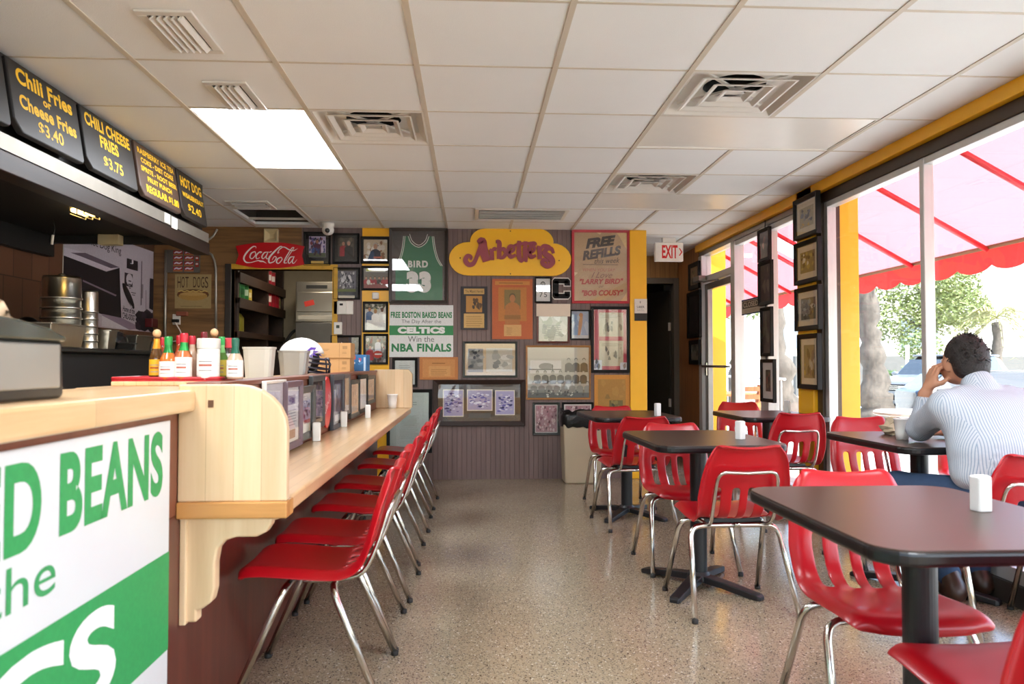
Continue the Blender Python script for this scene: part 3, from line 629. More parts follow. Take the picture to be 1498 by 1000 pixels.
# jersey in a glazed case
def d_jersey(a):
    a.rect(0, 0, 1, 1, '4a4340')
    for i in range(8): a.rect(0, i / 8, 1, i / 8 + .008, '3a3431')
    body = [(.06, .0), (.06, .5)] + [tuple(p) for p in cr([(.06, .50), (.14, .62), (.19, .78), (.21, .93)], 4)] + [(.32, .93)] + [tuple(p) for p in cr([(.32, .93), (.37, .83), (.5, .78), (.63, .83), (.68, .93)], 4)] + [(.79, .93)] + [tuple(p) for p in cr([(.79, .93), (.82, .76), (.88, .6), (.96, .5)], 4)] + [(.96, .0)]
    # body as a fan of strips so the concave outline stays true
    a.poly([(.06, .0), (.96, .0), (.96, .5), (.06, .5)], '24744f')
    Ls = cr([(.06, .50), (.14, .62), (.19, .78), (.21, .93)], 6); Rs = cr([(.96, .50), (.88, .6), (.82, .76), (.79, .93)], 6); N = cr([(.5, .78), (.42, .79), (.36, .84), (.32, .93)], 6)
    def lx(v): return np.interp(v, [p[1] for p in Ls], [p[0] for p in Ls])
    def rx(v): return np.interp(v, [p[1] for p in Rs], [p[0] for p in Rs])
    def nx(v): return np.interp(v, [p[1] for p in N], [p[0] for p in N])
    vs = np.linspace(.5, .93, 18)
    for v0, v1 in zip(vs[:-1], vs[1:]):
        if v1 <= .785: a.poly([(lx(v0), v0), (rx(v0), v0), (rx(v1), v1), (lx(v1), v1)], '24744f')
        else: a.poly([(lx(v0), v0), (nx(v0), v0), (nx(v1), v1), (lx(v1), v1)], '24744f'); a.poly([(1 - nx(v0), v0), (rx(v0), v0), (rx(v1), v1), (1 - nx(v1), v1)], '24744f')
    for dx in (.0, .03):
        a.ribbon([(p[0] + dx, p[1], 1) for p in Ls[::3]], .012, 'e8e8e2'); a.ribbon([(p[0] - dx, p[1], 1) for p in Rs[::3]], .012, 'e8e8e2')
    for s_ in (1, .86): a.ribbon([(.5 + (x - .5) * s_, .93 - (.93 - v) * (1 + (1 - s_) * .0) - (.0 if s_ == 1 else -.03), 1) for x, v in ((.30, .93), (.36, .83), (.5, .77), (.64, .83), (.70, .93))], .012, 'e8e8e2')
    a.text('BIRD', .30, .475, .68, .575, 'e4e6e0', .045, sp=1.2); a.text('33', .27, .11, .74, .42, 'e8eae6', .085, sp=1.1)
F('jersey_case', 'green basketball jersey number 33 in a glazed frame', 'framed jersey', B_, (570, 334, 655, 444), M('grey_frame', '3a332f', .4), .03, d_jersey, .05)
# baked beans wall sign
def d_beans(a):
    a.rect(0, 0, 1, 1, 'e8ebea'); a.rect(0, .42, 1, .605, '2f8a4e'); G = '2b8450'
    a.text('FREE BOSTON BAKED BEANS', .02, .75, .98, .87, G, .045, sp=1.08); a.text('The Day After the', .19, .63, .81, .72, '6a706c'); a.text('CELTICS', .13, .45, .87, .58, 'f0f2f0', .075, sp=1.1); a.text('Win the', .29, .29, .70, .40, '6a706c'); a.text('NBA FINALS', .035, .10, .97, .26, G, .045, sp=1.08)
F('wall_sign', 'white and green baked beans sign on the back wall under the jersey', 'sign', B_, (570, 446, 663, 522), SGW, 0, d_beans, .012, glass=False, gloss=False)
# yellow cloud sign
p0 = at(657, 403, y=BY); p1 = at(835, 336, y=BY); w, h = p1.x - p0.x, p1.z - p0.z
cs = thing('name_sign', 'yellow cloud shaped sign with maroon script on the back wall', 'sign', (p0.x, BY, p0.z))
def arc_(cx, cz, rx, rz, a0, a1, n=12): return [(cx + rx * math.cos(R_(a0 + (a1 - a0) * i / n)), cz + rz * math.sin(R_(a0 + (a1 - a0) * i / n))) for i in range(n + 1)]
pl = arc_(.845 * w, .35 * h, .155 * w, .35 * h, -90, 90) + arc_(.735 * w, .71 * h, .12 * w, .29 * h, 0, 90) + arc_(.295 * w, .71 * h, .125 * w, .29 * h, 90, 180) + arc_(.155 * w, .355 * h, .155 * w, .355 * h, 90, 270)
mb(lambda b: b.prism(pl, -.03, 0)).build('board', M('sign_yellow', 'ffc31c', .35, var=.03), cs, bevel=.003)
a = Art(0, 0, w, h, -.031)
def U(x, y): return (x / 1.498 / 1000 * 1.0, y)
def stk(pts, wd):
    # stroke points read on the sign (1498 x 583), raised letters
    q = cr([((x + 5) / 1460 * w, (568 - y) / 560 * h, k) for x, y, k in pts], 5); L_ = []; R__ = []; lw = wd * 1.06 / 1460 * w
    for i, p in enumerate(q):
        A, B2 = q[max(i - 1, 0)], q[min(i + 1, len(q) - 1)]; d = B2[:2] - A[:2]; d = d / (np.linalg.norm(d) + 1e-9); nr = np.array((-d[1], d[0])); L_.append(p[:2] + nr * lw * p[2] / 2); R__.append(p[:2] - nr * lw * p[2] / 2)
    m = len(q); NS[0] += 1; y0, y1 = -.030, -.0435 - .0004 * NS[0]
    vs = [(x, y1, z) for x, z in L_] + [(x, y1, z) for x, z in R__] + [(x, y0, z) for x, z in L_] + [(x, y0, z) for x, z in R__]; fs = []
    for i in range(m - 1):
        fs += [(i, i + 1, m + i + 1, m + i), (i, i + 1, 2 * m + i + 1, 2 * m + i), (m + i, m + i + 1, 3 * m + i + 1, 3 * m + i)]
    fs += [(0, m, 3 * m, 2 * m), (m - 1, 2 * m - 1, 4 * m - 1, 3 * m - 1)]; LET.add(vs, fs)
LET = MB(); NS = [0]
stk([(335, 180, .6), (385, 160, 1.2), (400, 240, 1.3), (420, 330, 1.25), (440, 400, 1.1)], 75); stk([(375, 190, .7), (345, 290, .8), (315, 370, .8), (280, 430, .9), (225, 440, 1), (190, 390, 1), (215, 340, .9), (255, 350, .7), (250, 385, .4)], 55); stk([(320, 330, .6), (380, 310, .6), (440, 320, .6)], 45)
stk([(475, 260, .6), (500, 290, 1), (505, 385, 1)], 50); stk([(500, 290, .7), (530, 250, .8), (560, 260, .7)], 48)
stk([(550, 165, .6), (590, 175, 1), (590, 270, 1), (590, 370, 1)], 52); stk([(595, 280, .6), (640, 250, .9), (670, 300, 1), (640, 350, .9), (595, 360, .7)], 44)
stk([(700, 300, .6), (760, 270, .7), (760, 225, .8), (715, 225, 1), (700, 290, 1.1), (730, 345, 1), (790, 320, .6)], 46)
stk([(830, 155, .8), (825, 260, 1), (830, 350, 1), (860, 395, .7), (890, 350, .5)], 54); stk([(905, 160, .8), (900, 260, 1), (905, 370, 1), (930, 385, .6)], 54); stk([(760, 215, .6), (840, 190, .8), (940, 185, .8), (1010, 180, .9), (1030, 205, .6)], 42)
stk([(945, 300, .6), (1005, 270, .7), (1005, 225, .8), (965, 225, 1), (950, 290, 1.1), (975, 345, 1), (1030, 325, .6)], 46)
stk([(1040, 230, .7), (1070, 250, 1), (1075, 370, 1)], 52); stk([(1075, 260, .6), (1120, 215, .9), (1180, 225, 1), (1195, 240, .6)], 48)
stk([(1240, 300, .6), (1215, 245, .8), (1160, 250, 1), (1135, 300, 1.2), (1200, 350, 1.4), (1225, 410, 1.3), (1170, 455, 1.1), (1110, 420, 1), (1120, 380, .9), (1165, 390, .6), (1165, 420, .3)], 50)
LET.build('lettering', M('maroon_paint', '9c444e', .5, var=.06), cs)
mb(lambda b: [b.ell((x * w, -.031, z * h), (.006, .004, .006), 8, 6) for x, z in ((.5, .95), (.5, .04), (.09, .37), (.9, .33))]).build('screw', BLK, cs)
# plaques and prints in the middle of the wall
def d_plq(a):
    a.rect(0, 0, 1, 1, '1d1820'); a.rect(.12, .82, .88, .95, 'd0a860'); a.text('The Miami Herald', .16, .855, .84, .92, '6a4a20', .01); a.rect(.2, .40, .8, .78, 'c08a3e'); a.blobs(7, ['3a2a1a', '5a4020'], 3, (.45, .5, .75, .7), (.05, .1)); a.rect(.12, .04, .88, .37, 'd6ae68'); a.lines(5, .18, .08, .86, .34, 'b08848')
F('wall_plaque', 'dark wooden plaque with three small brass plates', 'plaque', B_, (674, 419, 713, 482), M('plaque_dark', '1d1820', .25, coat=.5), 0, d_plq, .02, glass=False)
def d_orange(a):
    a.rect(0, 0, 1, 1, 'c2622e'); a.rect(.07, .90, .93, .965, 'd08a3c'); a.lines(1, .14, .925, .9, .96, '8a5a28'); a.rect(.15, .30, .85, .86, 'c27c34'); a.rect(.3, .5, .7, .82, '8a7440'); a.person(.5, .62, .13, 'b8763a', 'b87a48', '6a5a34', 1.3); a.rect(.3, .33, .7, .4, '9a6a30'); a.rect(.29, .05, .72, .24, 'd8a868'); a.lines(4, .33, .08, .5, .21, 'b88a50')
F('wall_plaque', 'tall orange copper coloured plaque with a portrait', 'plaque', B_, (720, 408, 779, 496), M('copper_plaque', 'b85a2c', .25, coat=.5, var=.1), 0, d_orange, .018, glass=False)
def d_75(a):
    a.rect(0, 0, 1, 1, 'd8d8d8'); a.person(.48, .58, .27, 'cfcfcf', '9a9a9a', '3a3a3a', 1.9); a.rect(0, 0, 1, .42, 'd2d2d2'); a.text('75', .22, .18, .78, .40, '3a3a3c', .01, sp=1.2)
F('picture_frame', 'small black frame with a grey player photo numbered 75', 'framed photo', B_, (782, 405, 807, 443), BLKF, .016, d_75, group='frames on the brown beadboard wall')
# letter C patch
p0 = at(807, 438, y=BY); p1 = at(835, 406, y=BY); w, h = p1.x - p0.x, p1.z - p0.z
lc = thing('letter_patch', 'black block letter C with white outline on the back wall', 'letter', (p0.x, BY, p0.z))
def cpoly(g):
    k = .18
    return [(k + 0, g), (1 - k, g), (1 - g, k), (1 - g, .36 + 0), (.66 + 0, .36), (.66, .30 - g * .0), (.36, .30), (.32 + 0, .34), (.32, .66), (.36, .70), (.66, .70), (.66, .62), (1 - g, .62), (1 - g, 1 - k), (1 - k, 1 - g), (k, 1 - g), (g, 1 - k), (g, k)]
def cstrip(b, g, y0, y1):
    for x0, z0, x1, z1 in ((g, .14, .36, .86), (.14, g, .86, .27 + (.04 - g)), (.14, .73 - (.04 - g), .86, 1 - g), (.62 + g, .14, 1 - g, .38 + (.03 - g)), (.62 + g, .62 - (.03 - g), 1 - g, .86)): b.box(x0 * w, y1, z0 * h, x1 * w, y0, z1 * h)
    for cx, cz, sx, sz in ((.14, .14, -1, -1), (.86, .14, 1, -1), (.86, .86, 1, 1), (.14, .86, -1, 1)):
        b.prism([((cx) * w, (cz) * h), ((cx + sx * (.14 - g)) * w, cz * h), (cx * w, (cz + sz * (.14 - g)) * h)], y1, y0)
mb(lambda b: cstrip(b, 0, 0, -.006)).build('outline', WHITE, lc); mb(lambda b: cstrip(b, .045, -.006, -.010)).build('face', M('black_felt', '0b0b0c', .8), lc)
def d_free(a):
    a.rect(0, 0, 1, 1, 'c9a880'); a.poly([(.8, 1), (1, 1), (1, .75), (.93, .84), (.88, .92)], 'e6c98e'); a.poly([(.42, 1), (.52, 1), (.49, .97)], 'ecd9a8'); a.poly([(0, .36), (.07, .41), (0, .42)], 'ecd9b0'); a.poly([(.88, 0), (1, 0), (1, .14), (.95, .07)], 'e6c080')
    a.blobs(14, ['c2a078', 'cfae86', 'c6a47c'], 5, (.1, .1, .9, .9), (.05, .1)); K = '4a4038'; Rr = 'b8382c'
    a.text('FREE', .20, .79, .80, .935, K, .065, .35, R_(8)); a.text('REFILLS', .14, .63, .90, .77, '5c5048', .055, .3, R_(9)); a.text('this week', .38, .55, .86, .625, K, .0, .4, R_(3)); a.rect(.16, .525, .83, .532, K)
    a.text('WHEN YOU SAY', .16, .43, .78, .475, 'c0685a', 0, .2); a.text('I Love', .32, .335, .72, .42, '8a5a4a', 0, .5); a.text('"LARRY BIRD"', .10, .245, .93, .325, Rr, .04, .25, R_(1)); a.text('or', .46, .19, .56, .22, '8a6a54', 0, .3); a.text('"BOB COUSY"', .14, .075, .93, .16, Rr, .04, .25, R_(1))
F('framed_poster', 'hand lettered free refills poster in a red frame', 'poster', B_, (836, 336, 921, 444), M('red_frame', 'b8333c', .4), .026, d_free, .022, gloss=False)
def d_cert(a): a.rect(0, 0, 1, 1, 'b8bcae'); a.blobs(22, ['8a9080', 'c8ccc0', '9aa48c', 'd8dcd4', '6a7468'], 4, (.05, .05, .95, .95), (.08, .2)); a.lines(6, .15, .15, .85, .5, '7a8078')
def note(t, hw, hh, d): mb(lambda b: b.box(-hw - .004, -d - .003, hh * .38, hw + .006, -d - .001, hh + .004)).build('paper_note', M('paper_cream', 'e6d8c4', .7, var=.03), t)
F('picture_frame', 'mahogany framed certificate with a cream paper note across its top', 'framed certificate', B_, (785, 445, 833, 502), MAHF, .02, d_cert, extra=note, group='frames on the brown beadboard wall')
def d_blue(a): a.rect(0, 0, 1, 1, '8aa6c8'); a.blobs(8, ['a8bed4', '7a9ac0'], 1, (0, 0, 1, 1), (.15, .3)); a.poly([(.36, .1), (.48, .08), (.62, .5), (.66, .8), (.5, .86), (.42, .6)], 'b08a70'); a.ellp(.55, .86, .12, .08, 'a87e64'); a.rect(0, 0, 1, .12, 'b8c4cc')
F('picture_frame', 'small black frame with a light blue photo', 'framed photo', B_, (834, 453, 863, 497), BLKF, .014, d_blue, group='frames on the brown beadboard wall')
def d_red(a):
    a.rect(0, 0, 1, 1, 'b03848')
    for v0, v1, sd in ((.55, .95, 1), (.06, .48, 2)):
        a.rect(.16, v0, .90, v1, 'bcb496'); a.blobs(9, ['8a8468', '6a664e', 'a29c80', '55523e'], sd, (.3, v0 + .08, .85, v1 - .12), (.03, .07)); a.lines(3, .22, v1 - .09, .86, v1 - .03, '8e886c', sd)
    a.rect(0, 0, .24, .16, 'd0d4dc'); a.blobs(6, ['4a5a90', '8a90a8', '3a3a44'], 5, (.02, .02, .2, .14), (.03, .06)); a.rect(.8, .0, 1, .12, 'c8ccd0'); a.blobs(5, ['5a6a5a', '8a7a70'], 6, (.82, .02, .98, .1), (.03, .05))
F('picture_frame', 'tall dark frame with two clippings on red board', 'framed clipping', B_, (864, 448, 921, 545), BLKF, .03, d_red, group='frames on the brown beadboard wall')
def d_tan(a): a.rect(0, 0, 1, 1, 'cfb489'); a.rect(.06, .1, .36, .84, '8a8478'); a.blobs(16, ['4a463e', 'a8a294', '6a665a', '2c2a26'], 4, (.08, .2, .34, .8), (.03, .08)); a.rect(.42, .12, .94, .86, 'c9c2ac'); a.blobs(10, ['8a887a', 'aaa694', 'e0dccc'], 7, (.45, .2, .9, .8), (.05, .12))
F('picture_frame', 'dark frame with tan mat and old photographs', 'framed photo', B_, (677, 499, 757, 552), GREENF, .022, d_tan, group='frames on the brown beadboard wall')
def d_org2(a): a.rect(0, 0, 1, 1, 'c07838'); a.rect(.08, .1, .92, .9, 'cc8a48'); a.rect(.24, .16, .8, .6, 'd49a58'); a.lines(4, .28, .2, .74, .5, 'b07838'); a.lines(1, .3, .7, .75, .82, '9a6428')
F('wall_plaque', 'small landscape orange plaque below the baked beans sign', 'plaque', B_, (614, 522, 670, 555), M('copper_plaque2', 'b06a34', .25, coat=.5), 0, d_org2, .016, glass=False)
def d_white(a): a.rect(0, 0, 1, 1, 'd4dcd8'); a.rect(.25, .1, .6, .5, '8a96a8'); a.lines(3, .2, .62, .8, .85, 'a8b0ac')
F('picture_frame', 'narrow black frame with white paper at the end of the counter', 'framed paper', B_, (574, 523, 611, 566), BLKF, .026, d_white, group='frames on the brown beadboard wall')
def d_doc(a): a.rect(0, 0, 1, 1, 'c0cfc8'); a.rect(.14, .06, .86, .93, 'b6c7c0'); a.rect(.155, .07, .845, .92, 'c2d0ca'); a.lines(12, .24, .2, .76, .62, 'a4b4ae', 3, .25); a.ellp(.5, .5, .2, .1, 'b4c4bc'); a.lines(2, .3, .78, .7, .86, '96a8a0', 4)
F('picture_frame', 'large black framed pale green certificate low on the wall behind the counter', 'framed certificate', B_, (566, 569, 632, 662), BLKF, .032, d_doc, group='frames on the brown beadboard wall')
def d_wide(a):
    a.rect(0, 0, 1, 1, '3a3432'); PW = ['4a4490', 'd8d8e8', '6a62a8', 'a8a4c8', 'e6e6ee', '2e2a60', 'c0b8c8']
    for i, (u0, v0, u1, v1) in enumerate(((.06, .12, .31, .86), (.35, .28, .66, .86), (.69, .16, .93, .84))):
        a.rect(u0, v0, u1, v1, 'e4dcc8'); a.rect(u0 + .01, v0 + .025, u1 - .01, v1 - .025, 'a8a2c6'); a.blobs(60, PW, 20 + i, (u0 + .04, v0 + .1, u1 - .04, v1 - .1), (.012, .034))
    a.rect(.37, .08, .64, .22, '5a544c')
F('picture_frame', 'wide dark brown frame holding three purple football photos', 'framed photo', B_, (634, 555, 768, 622), DKBR, .045, d_wide, .04, group='frames on the brown beadboard wall')
def d_teamp(a):
    a.rect(0, 0, 1, 1, 'b2b0a2'); a.rect(0, .78, 1, 1, 'bcbaac'); a.rect(0, 0, 1, .16, '6a6c68'); a.rect(.04, .48, .55, .74, 'd0d0ca'); a.ellp(.3, .62, .12, .07, '8a8a84'); a.rect(.02, .55, .55, .57, '55564f'); a.rect(.4, .5, .412, .66, '44443e')
    def row(v, us, sh, k): 
        for u in us: a.person(u, v, k, sh, 'b0aea2', '3a3a36', 1.1)
    row(.70, (.67, .79, .92), '33332f', .08); row(.46, [.16 + .125 * i for i in range(7)], '30302c', .075); row(.25, [.10 + .125 * i for i in range(8)], '8a8a80', .07)
    a.rect(0, 0, 1, .10, '5c5e5a'); a.blobs(26, ['c4c4b8', '4a4a46', '8e8e84'], 5, (.05, .03, .95, .14), (.015, .03))
F('picture_frame', 'oak framed black and white basketball team photograph', 'framed photo', B_, (769, 505, 864, 584), WOODF, .018, d_teamp, .024, group='frames on the brown beadboard wall')
def d_pink(a): a.rect(0, 0, 1, 1, 'b08a90'); a.blobs(70, ['c8a4a8', '8a5a64', 'd8c0c0', '6a4a50', 'b07a84', 'e0d0d0'], 8, (.04, .04, .96, .96), (.03, .08))
F('picture_frame', 'green black frame with a faded pink crowd print beside the trash bin', 'framed photo', B_, (779, 588, 819, 636), GREENF, .024, d_pink, mat=WM, matw=.006, group='frames on the brown beadboard wall')
F('picture_frame', 'black frame mostly hidden behind the black trash bag', 'framed photo', B_, (822, 588, 868, 640), BLKF, .02, d_pink, mat=WM, matw=.012, group='frames on the brown beadboard wall')
def d_ylw(a): a.rect(0, 0, 1, 1, 'c8862a'); a.rect(.1, .08, .88, .9, 'a87a30'); a.blobs(8, ['8a6a2c', 'b08438'], 2, (.15, .4, .85, .85), (.05, .12)); a.rect(.42, .14, .8, .42, '6a5a28'); a.blobs(8, ['3a3418', '8a7a40'], 3, (.45, .18, .78, .4), (.04, .08))
F('wall_plaque', 'yellow orange plaque low on the wall behind the far chairs', 'plaque', B_, (869, 548, 921, 612), M('gold_plaque', 'c8862a', .3, coat=.4), 0, d_ylw, .018, glass=False)
def d_notice(a): a.rect(0, .34, 1, 1, 'e2dcd2'); a.rect(0, 0, 1, .33, '1a1512'); a.text('UBER', .2, .58, .8, .68, '5a544e', .01); a.text('EATS', .22, .45, .72, .52, 'a8a29a'); a.rect(.42, .8, .5, .9, '8a857c')
F('notice_card', 'white and black notice card on the yellow post', 'notice', ('y', BY - .03), (928, 437, 946.5, 469), M('notice_back', '1a1512', .5), 0, d_notice, .004, glass=False, gloss=False, bev=0)
# switches on the wall
for nm, lab, px, mt, dp in (('thermostat', 'white thermostat panel beside the doorway', (488, 440, 517, 460), WHITE, .02), ('thermostat', 'small white thermostat below the wider white panel', (489, 471, 501, 489), WHITE, .03)):
    p0 = at(px[0], px[1], y=BY); p1 = at(px[2], px[3], y=BY); t = thing(nm, lab, 'thermostat', tuple((p0 + p1) / 2)); hw, hh = (p1.x - p0.x) / 2, (p0.z - p1.z) / 2
    mb(lambda b: b.box(-hw, -dp, -hh, hw, 0, hh)).build('case', mt, t, bevel=.006)
    if hw > .08: mb(lambda b: b.box(-hw * .45, -dp - .015, -hh * .95, hw * .35, -dp, hh * .95)).build('control', WHITE, t, bevel=.005); mb(lambda b: b.box(-hw * .32, -dp - .0165, hh * .3, hw * .0, -dp - .014, hh * .6)).build('screen', BLK, t)
    else: mb(lambda b: b.box(-hw * .4, -dp - .001, -hh * .0, hw * .4, -dp + .002, hh * .5)).build('screen', M('grey_screen', '4a524a', .2), t)
p0 = at(550, 433, y=BY); tag(mb(lambda b: b.cbox((0, -.028, 0), (.065, .04, .065))).build('wall_sensor', WHITE, bevel=.01, loc=(p0.x, BY, p0.z)), 'small white sensor box on the yellow wall strip', 'sensor')
p0 = at(398, 345.5, y=BY); t = thing('wall_speaker', 'cream square horn speaker above the red drink sign', 'speaker', tuple(p0)); CRM = M('cream_plastic', 'c9b88e', .45)
b = MB(); hh = .065
for a_ in ((-hh, -hh, hh, -hh + .012), (-hh, hh - .012, hh, hh), (-hh, -hh, -hh + .012, hh), (hh - .012, -hh, hh, hh)): b.box(a_[0], -.05, a_[1], a_[2], 0, a_[3])
b.build('housing', CRM, t, bevel=.003)
def horn(b):
    v = [(sx * q, y, sz * q) for q, y in ((.055, -.045), (.02, -.008)) for sx, sz in ((-1, -1), (1, -1), (1, 1), (-1, 1))]; b.add(v, [(i, (i + 1) % 4, 4 + (i + 1) % 4, 4 + i) for i in range(4)] + [(4, 5, 6, 7)])
mb(horn).build('horn', CRM, t)
# red drink sign (fishtail)
p0 = at(344, 392, y=BY - .04); p1 = at(445, 354, y=BY - .04); w, h = p1.x - p0.x, p1.z - p0.z
fs_ = thing('drink_sign', 'red fishtail soda sign with white script above the doorway', 'sign', (p0.x, BY - .02, p0.z))
pts = [(0.0, .16)] + [tuple(q) for q in cr([(0, .16), (.25, .04), (.5, .01), (.75, .05), (1, .16)], 6)][1:] + [(.962, .5), (1, .85)] + [tuple(q) for q in cr([(1, .85), (.75, .96), (.5, .99), (.25, .95), (0, .84)], 6)][1:] + [(.045, .5)]
mb(lambda b: b.prism([(x * w, z * h) for x, z in pts], -.012, .02)).build('panel', M('sign_red', 'c8101a', .3, var=.04, coat=.3), fs_, bevel=.002)
SCRIPT = [ # (points x,y,width) read on a 1240 x 480 field
 ([(365, 110, .3), (360, 80, .6), (300, 90, 1), (200, 190, 1.3), (150, 290, 1.3), (185, 360, 1.1), (270, 370, .6), (400, 335, .7), (450, 345, 1.3), (500, 350, .9), (560, 385, .15)], 30),
 ([(350, 170, .8), (285, 200, 1.2), (260, 270, 1.2), (300, 300, .8), (360, 230, .8), (350, 170, .8)], 26), ([(440, 200, .5), (470, 180, .8), (430, 180, 1), (375, 240, 1.2), (380, 300, 1), (440, 280, .4)], 26),
 ([(580, 180, .6), (520, 190, 1.1), (475, 260, 1.2), (500, 300, .8), (560, 230, .6), (590, 170, .6)], 26), ([(585, 175, .8), (550, 270, 1.1), (580, 300, .7), (640, 230, .3)], 24), ([(600, 185, .6), (630, 175, 1), (650, 165, .6)], 22),
 ([(790, 180, .4), (760, 195, .6), (790, 130, .7), (840, 90, .8), (800, 80, 1), (700, 170, 1.3), (610, 280, 1.4), (610, 370, 1.1), (690, 350, .7), (735, 280, .8), (700, 260, .6), (660, 320, .4)], 30),
 ([(830, 85, .5), (890, 90, 1.0), (960, 130, 1.1), (1040, 150, .8), (1120, 110, .2)], 26), ([(820, 270, .8), (760, 300, 1.2), (740, 360, 1.2), (780, 380, .8), (840, 310, .8), (820, 270, .8)], 26),
 ([(900, 340, .5), (1000, 180, .7), (1050, 100, .8), (1010, 110, .8), (900, 290, 1.1), (880, 370, 1.1), (930, 370, .5)], 24), ([(1050, 260, .6), (990, 270, 1.1), (950, 340, 1.2), (975, 380, .8), (1030, 310, .6), (1060, 250, .6)], 26), ([(1058, 255, .8), (1025, 350, 1.1), (1050, 380, .7), (1110, 310, .2)], 24)]
a = Art(0, 0, w, h, -.0125)
for pts_, wd in SCRIPT: a.ribbon([((x - 0) / 1240, 1 - (y + 5) / 480, k) for x, y, k in pts_], wd / 1240 * w * 1.15, 'f2ece4', 6)
a.build('lettering', PRINT, fs_, recalc=False)
# ------------------------------------------------------------------ chairs
def shell_mesh():
    prof = cr([(.238, .392), (.240, .412), (.222, .430), (.17, .436), (.08, .430), (0, .422), (-.08, .418), (-.135, .428), (-.172, .462), (-.192, .51), (-.208, .57), (-.226, .64), (-.245, .70), (-.258, .738), (-.268, .750), (-.282, .745)], 3)
    m = len(prof)
    us = [-1, -.985, -.95, -.86, -.74, -.66, -.50, -.38, -.25, -.09, 0, .09, .25, .38, .50, .66, .74, .86, .95, .985, 1]
    s = np.cumsum([0] + [np.linalg.norm(prof[i + 1] - prof[i]) for i in range(m - 1)]); T = s[-1]
    wk = [(0, .150), (.012, .166), (.03, .181), (.06, .190), (.10, .196), (.25, .198), (.42, .194), (.55, .200), (.68, .206), (.80, .196), (.90, .180), (.955, .160), (.985, .135), (1, .125)]
    vs = []
    for i, p in enumerate(prof):
        t = s[i] / T; wv = np.interp(t, [a for a, _ in wk], [b_ for _, b_ in wk])
        A, B2 = prof[max(i - 1, 0)], prof[min(i + 1, m - 1)]; d = B2 - A; d /= np.linalg.norm(d)
        nr = np.array((d[1], -d[0]))      # towards the sitter
        if nr[1] < 0 and i < m // 2: nr = -nr
        bk = np.interp(t, [0, .45, .6, 1], [.010, .012, .022, .016])
        for u in us:
            au = abs(u); k = bk * au ** 2; lip = -.028 * max(0, (au - .84) / .16) ** 1.6 * min(1, max(.25, (1 - t) / .06))
            if t < .14: q = p + np.array((0, k + lip * min(1, max(0, (p[1] - .392) / .04)))); q[0] -= .018 * max(0, (au - .6) / .4) ** 2 * max(0, 1 - t / .08)
            else: q = p + nr * (k + lip)
            vs.append((u * wv, q[0], q[1]))
    n = len(us); fs = []
    for j in range(m - 1):
        t = (s[j] + s[j + 1]) / 2 / T; z = (prof[j][1] + prof[j + 1][1]) / 2; y = prof[j][0]
        for i in range(n - 1):
            if i in (5, 8, 11, 14) and y < -.10 and z < .575: continue
            fs.append((j * n + i, j * n + i + 1, (j + 1) * n + i + 1, (j + 1) * n + i))
    return MB().add(vs, fs)
def make_chair():
    t = thing('cafe_chair', 'x', 'chair')
    o = shell_mesh().build('seat_shell', RED, t, smooth=True)
    md = o.modifiers.new('thick', 'SOLIDIFY'); md.thickness = .007; md.offset = 0; sd = o.modifiers.new('sub', 'SUBSURF'); sd.levels = 1; sd.render_levels = 2
    r = .0125
    for sy, ft in ((1, .238), (-1, -.238)):
        for sx in (-1, 1):
            p = [(sx * .232, ft, .012), (sx * .208, sy * .112, .30)] + [tuple(q) for q in cr([(sx * .2055, sy * .099, .330), (sx * .197, sy * .087, .357), (sx * .178, sy * .080, .374), (sx * .14, sy * .076, .381), (0, sy * .075, .382)], 4)]
            lg = mb(lambda b: b.tube(p, r, 10)).build('leg', CHROME, t, smooth=True)
            mb(lambda b: b.lathe([(.0135, 0), (.0142, .003), (.0138, .018)], (sx * .2325, ft, 0), 12)).build('foot_cap', RUBBER, lg, smooth=True)
    p = []
    for sx in (-1, 1):
        q = [(sx * .13, .03, .388), (sx * .13, -.10, .392), (sx * .137, -.170, .418), (sx * .139, -.212, .50), (sx * .136, -.238, .58), (sx * .130, -.252, .622), (sx * .108, -.262, .644), (sx * .06, -.258, .643), (0, -.254, .640)]
        q = cr(q, 3); p += [tuple(x) for x in (q if sx < 0 else q[::-1][1:])]
    mb(lambda b: b.tube(p, .0085, 8)).build('back_tube', CHROME, t, smooth=True)
    mb(lambda b: [b.box(-.13, -.07, .388, .13, -.05, .41), b.box(-.13, .05, .388, .13, .07, .415)]).build('seat_bracket', BLACKM, t)
    return t
chair = make_chair(); GC, GT = 'red chairs along the counter', 'red chairs at the tables'
CH = [(-.530, 2.73, 90, 'red chair at the counter nearest the camera', GC), (-.535, 3.215, 91, 'second red chair along the counter from the near end', GC), (-.52, 3.84, 89, 'third red chair along the counter from the near end', GC), (-.53, 4.48, 90, 'fourth red chair along the counter, counting from the near end', GC), (-.525, 5.30, 91, 'fifth red chair along the counter, next to last at the far end', GC), (-.52, 6.08, 89, 'last red chair at the far end of the counter', GC),
      (1.213, 2.205, 176.5, 'red chair facing the camera on the far side of the nearest table', GT), (1.185, 3.49, 1, 'red chair seen from behind at the near side of the middle table', GT), (1.175, 4.19, 180, 'red chair facing the camera behind the middle table', GT), (1.12, 5.27, 6, 'red chair seen from behind at the table before the trash bin', GT), (1.16, 6.00, 181, 'red chair facing the camera beside the beige trash bin', GT), (1.19, 1.585, 0, 'red chair cut off at the lower right corner of the photo', GT), (2.205, 3.12, 0, 'red chair the seated man is sitting on', GT)]
for i, (x, y, r, l, g) in enumerate(CH):
    if i == 0: chair.location = (x, y, 0); chair.rotation_euler = (0, 0, R_(r)); chair['label'] = l; chair['group'] = g; index(chair)
    else: dup(chair, l, (x, y, 0), R_(r), g)
dup(chair, 'red chair facing the camera across the table from the seated man', (2.285, 4.13, 0), R_(180), GT, (1, 1, 1.05))
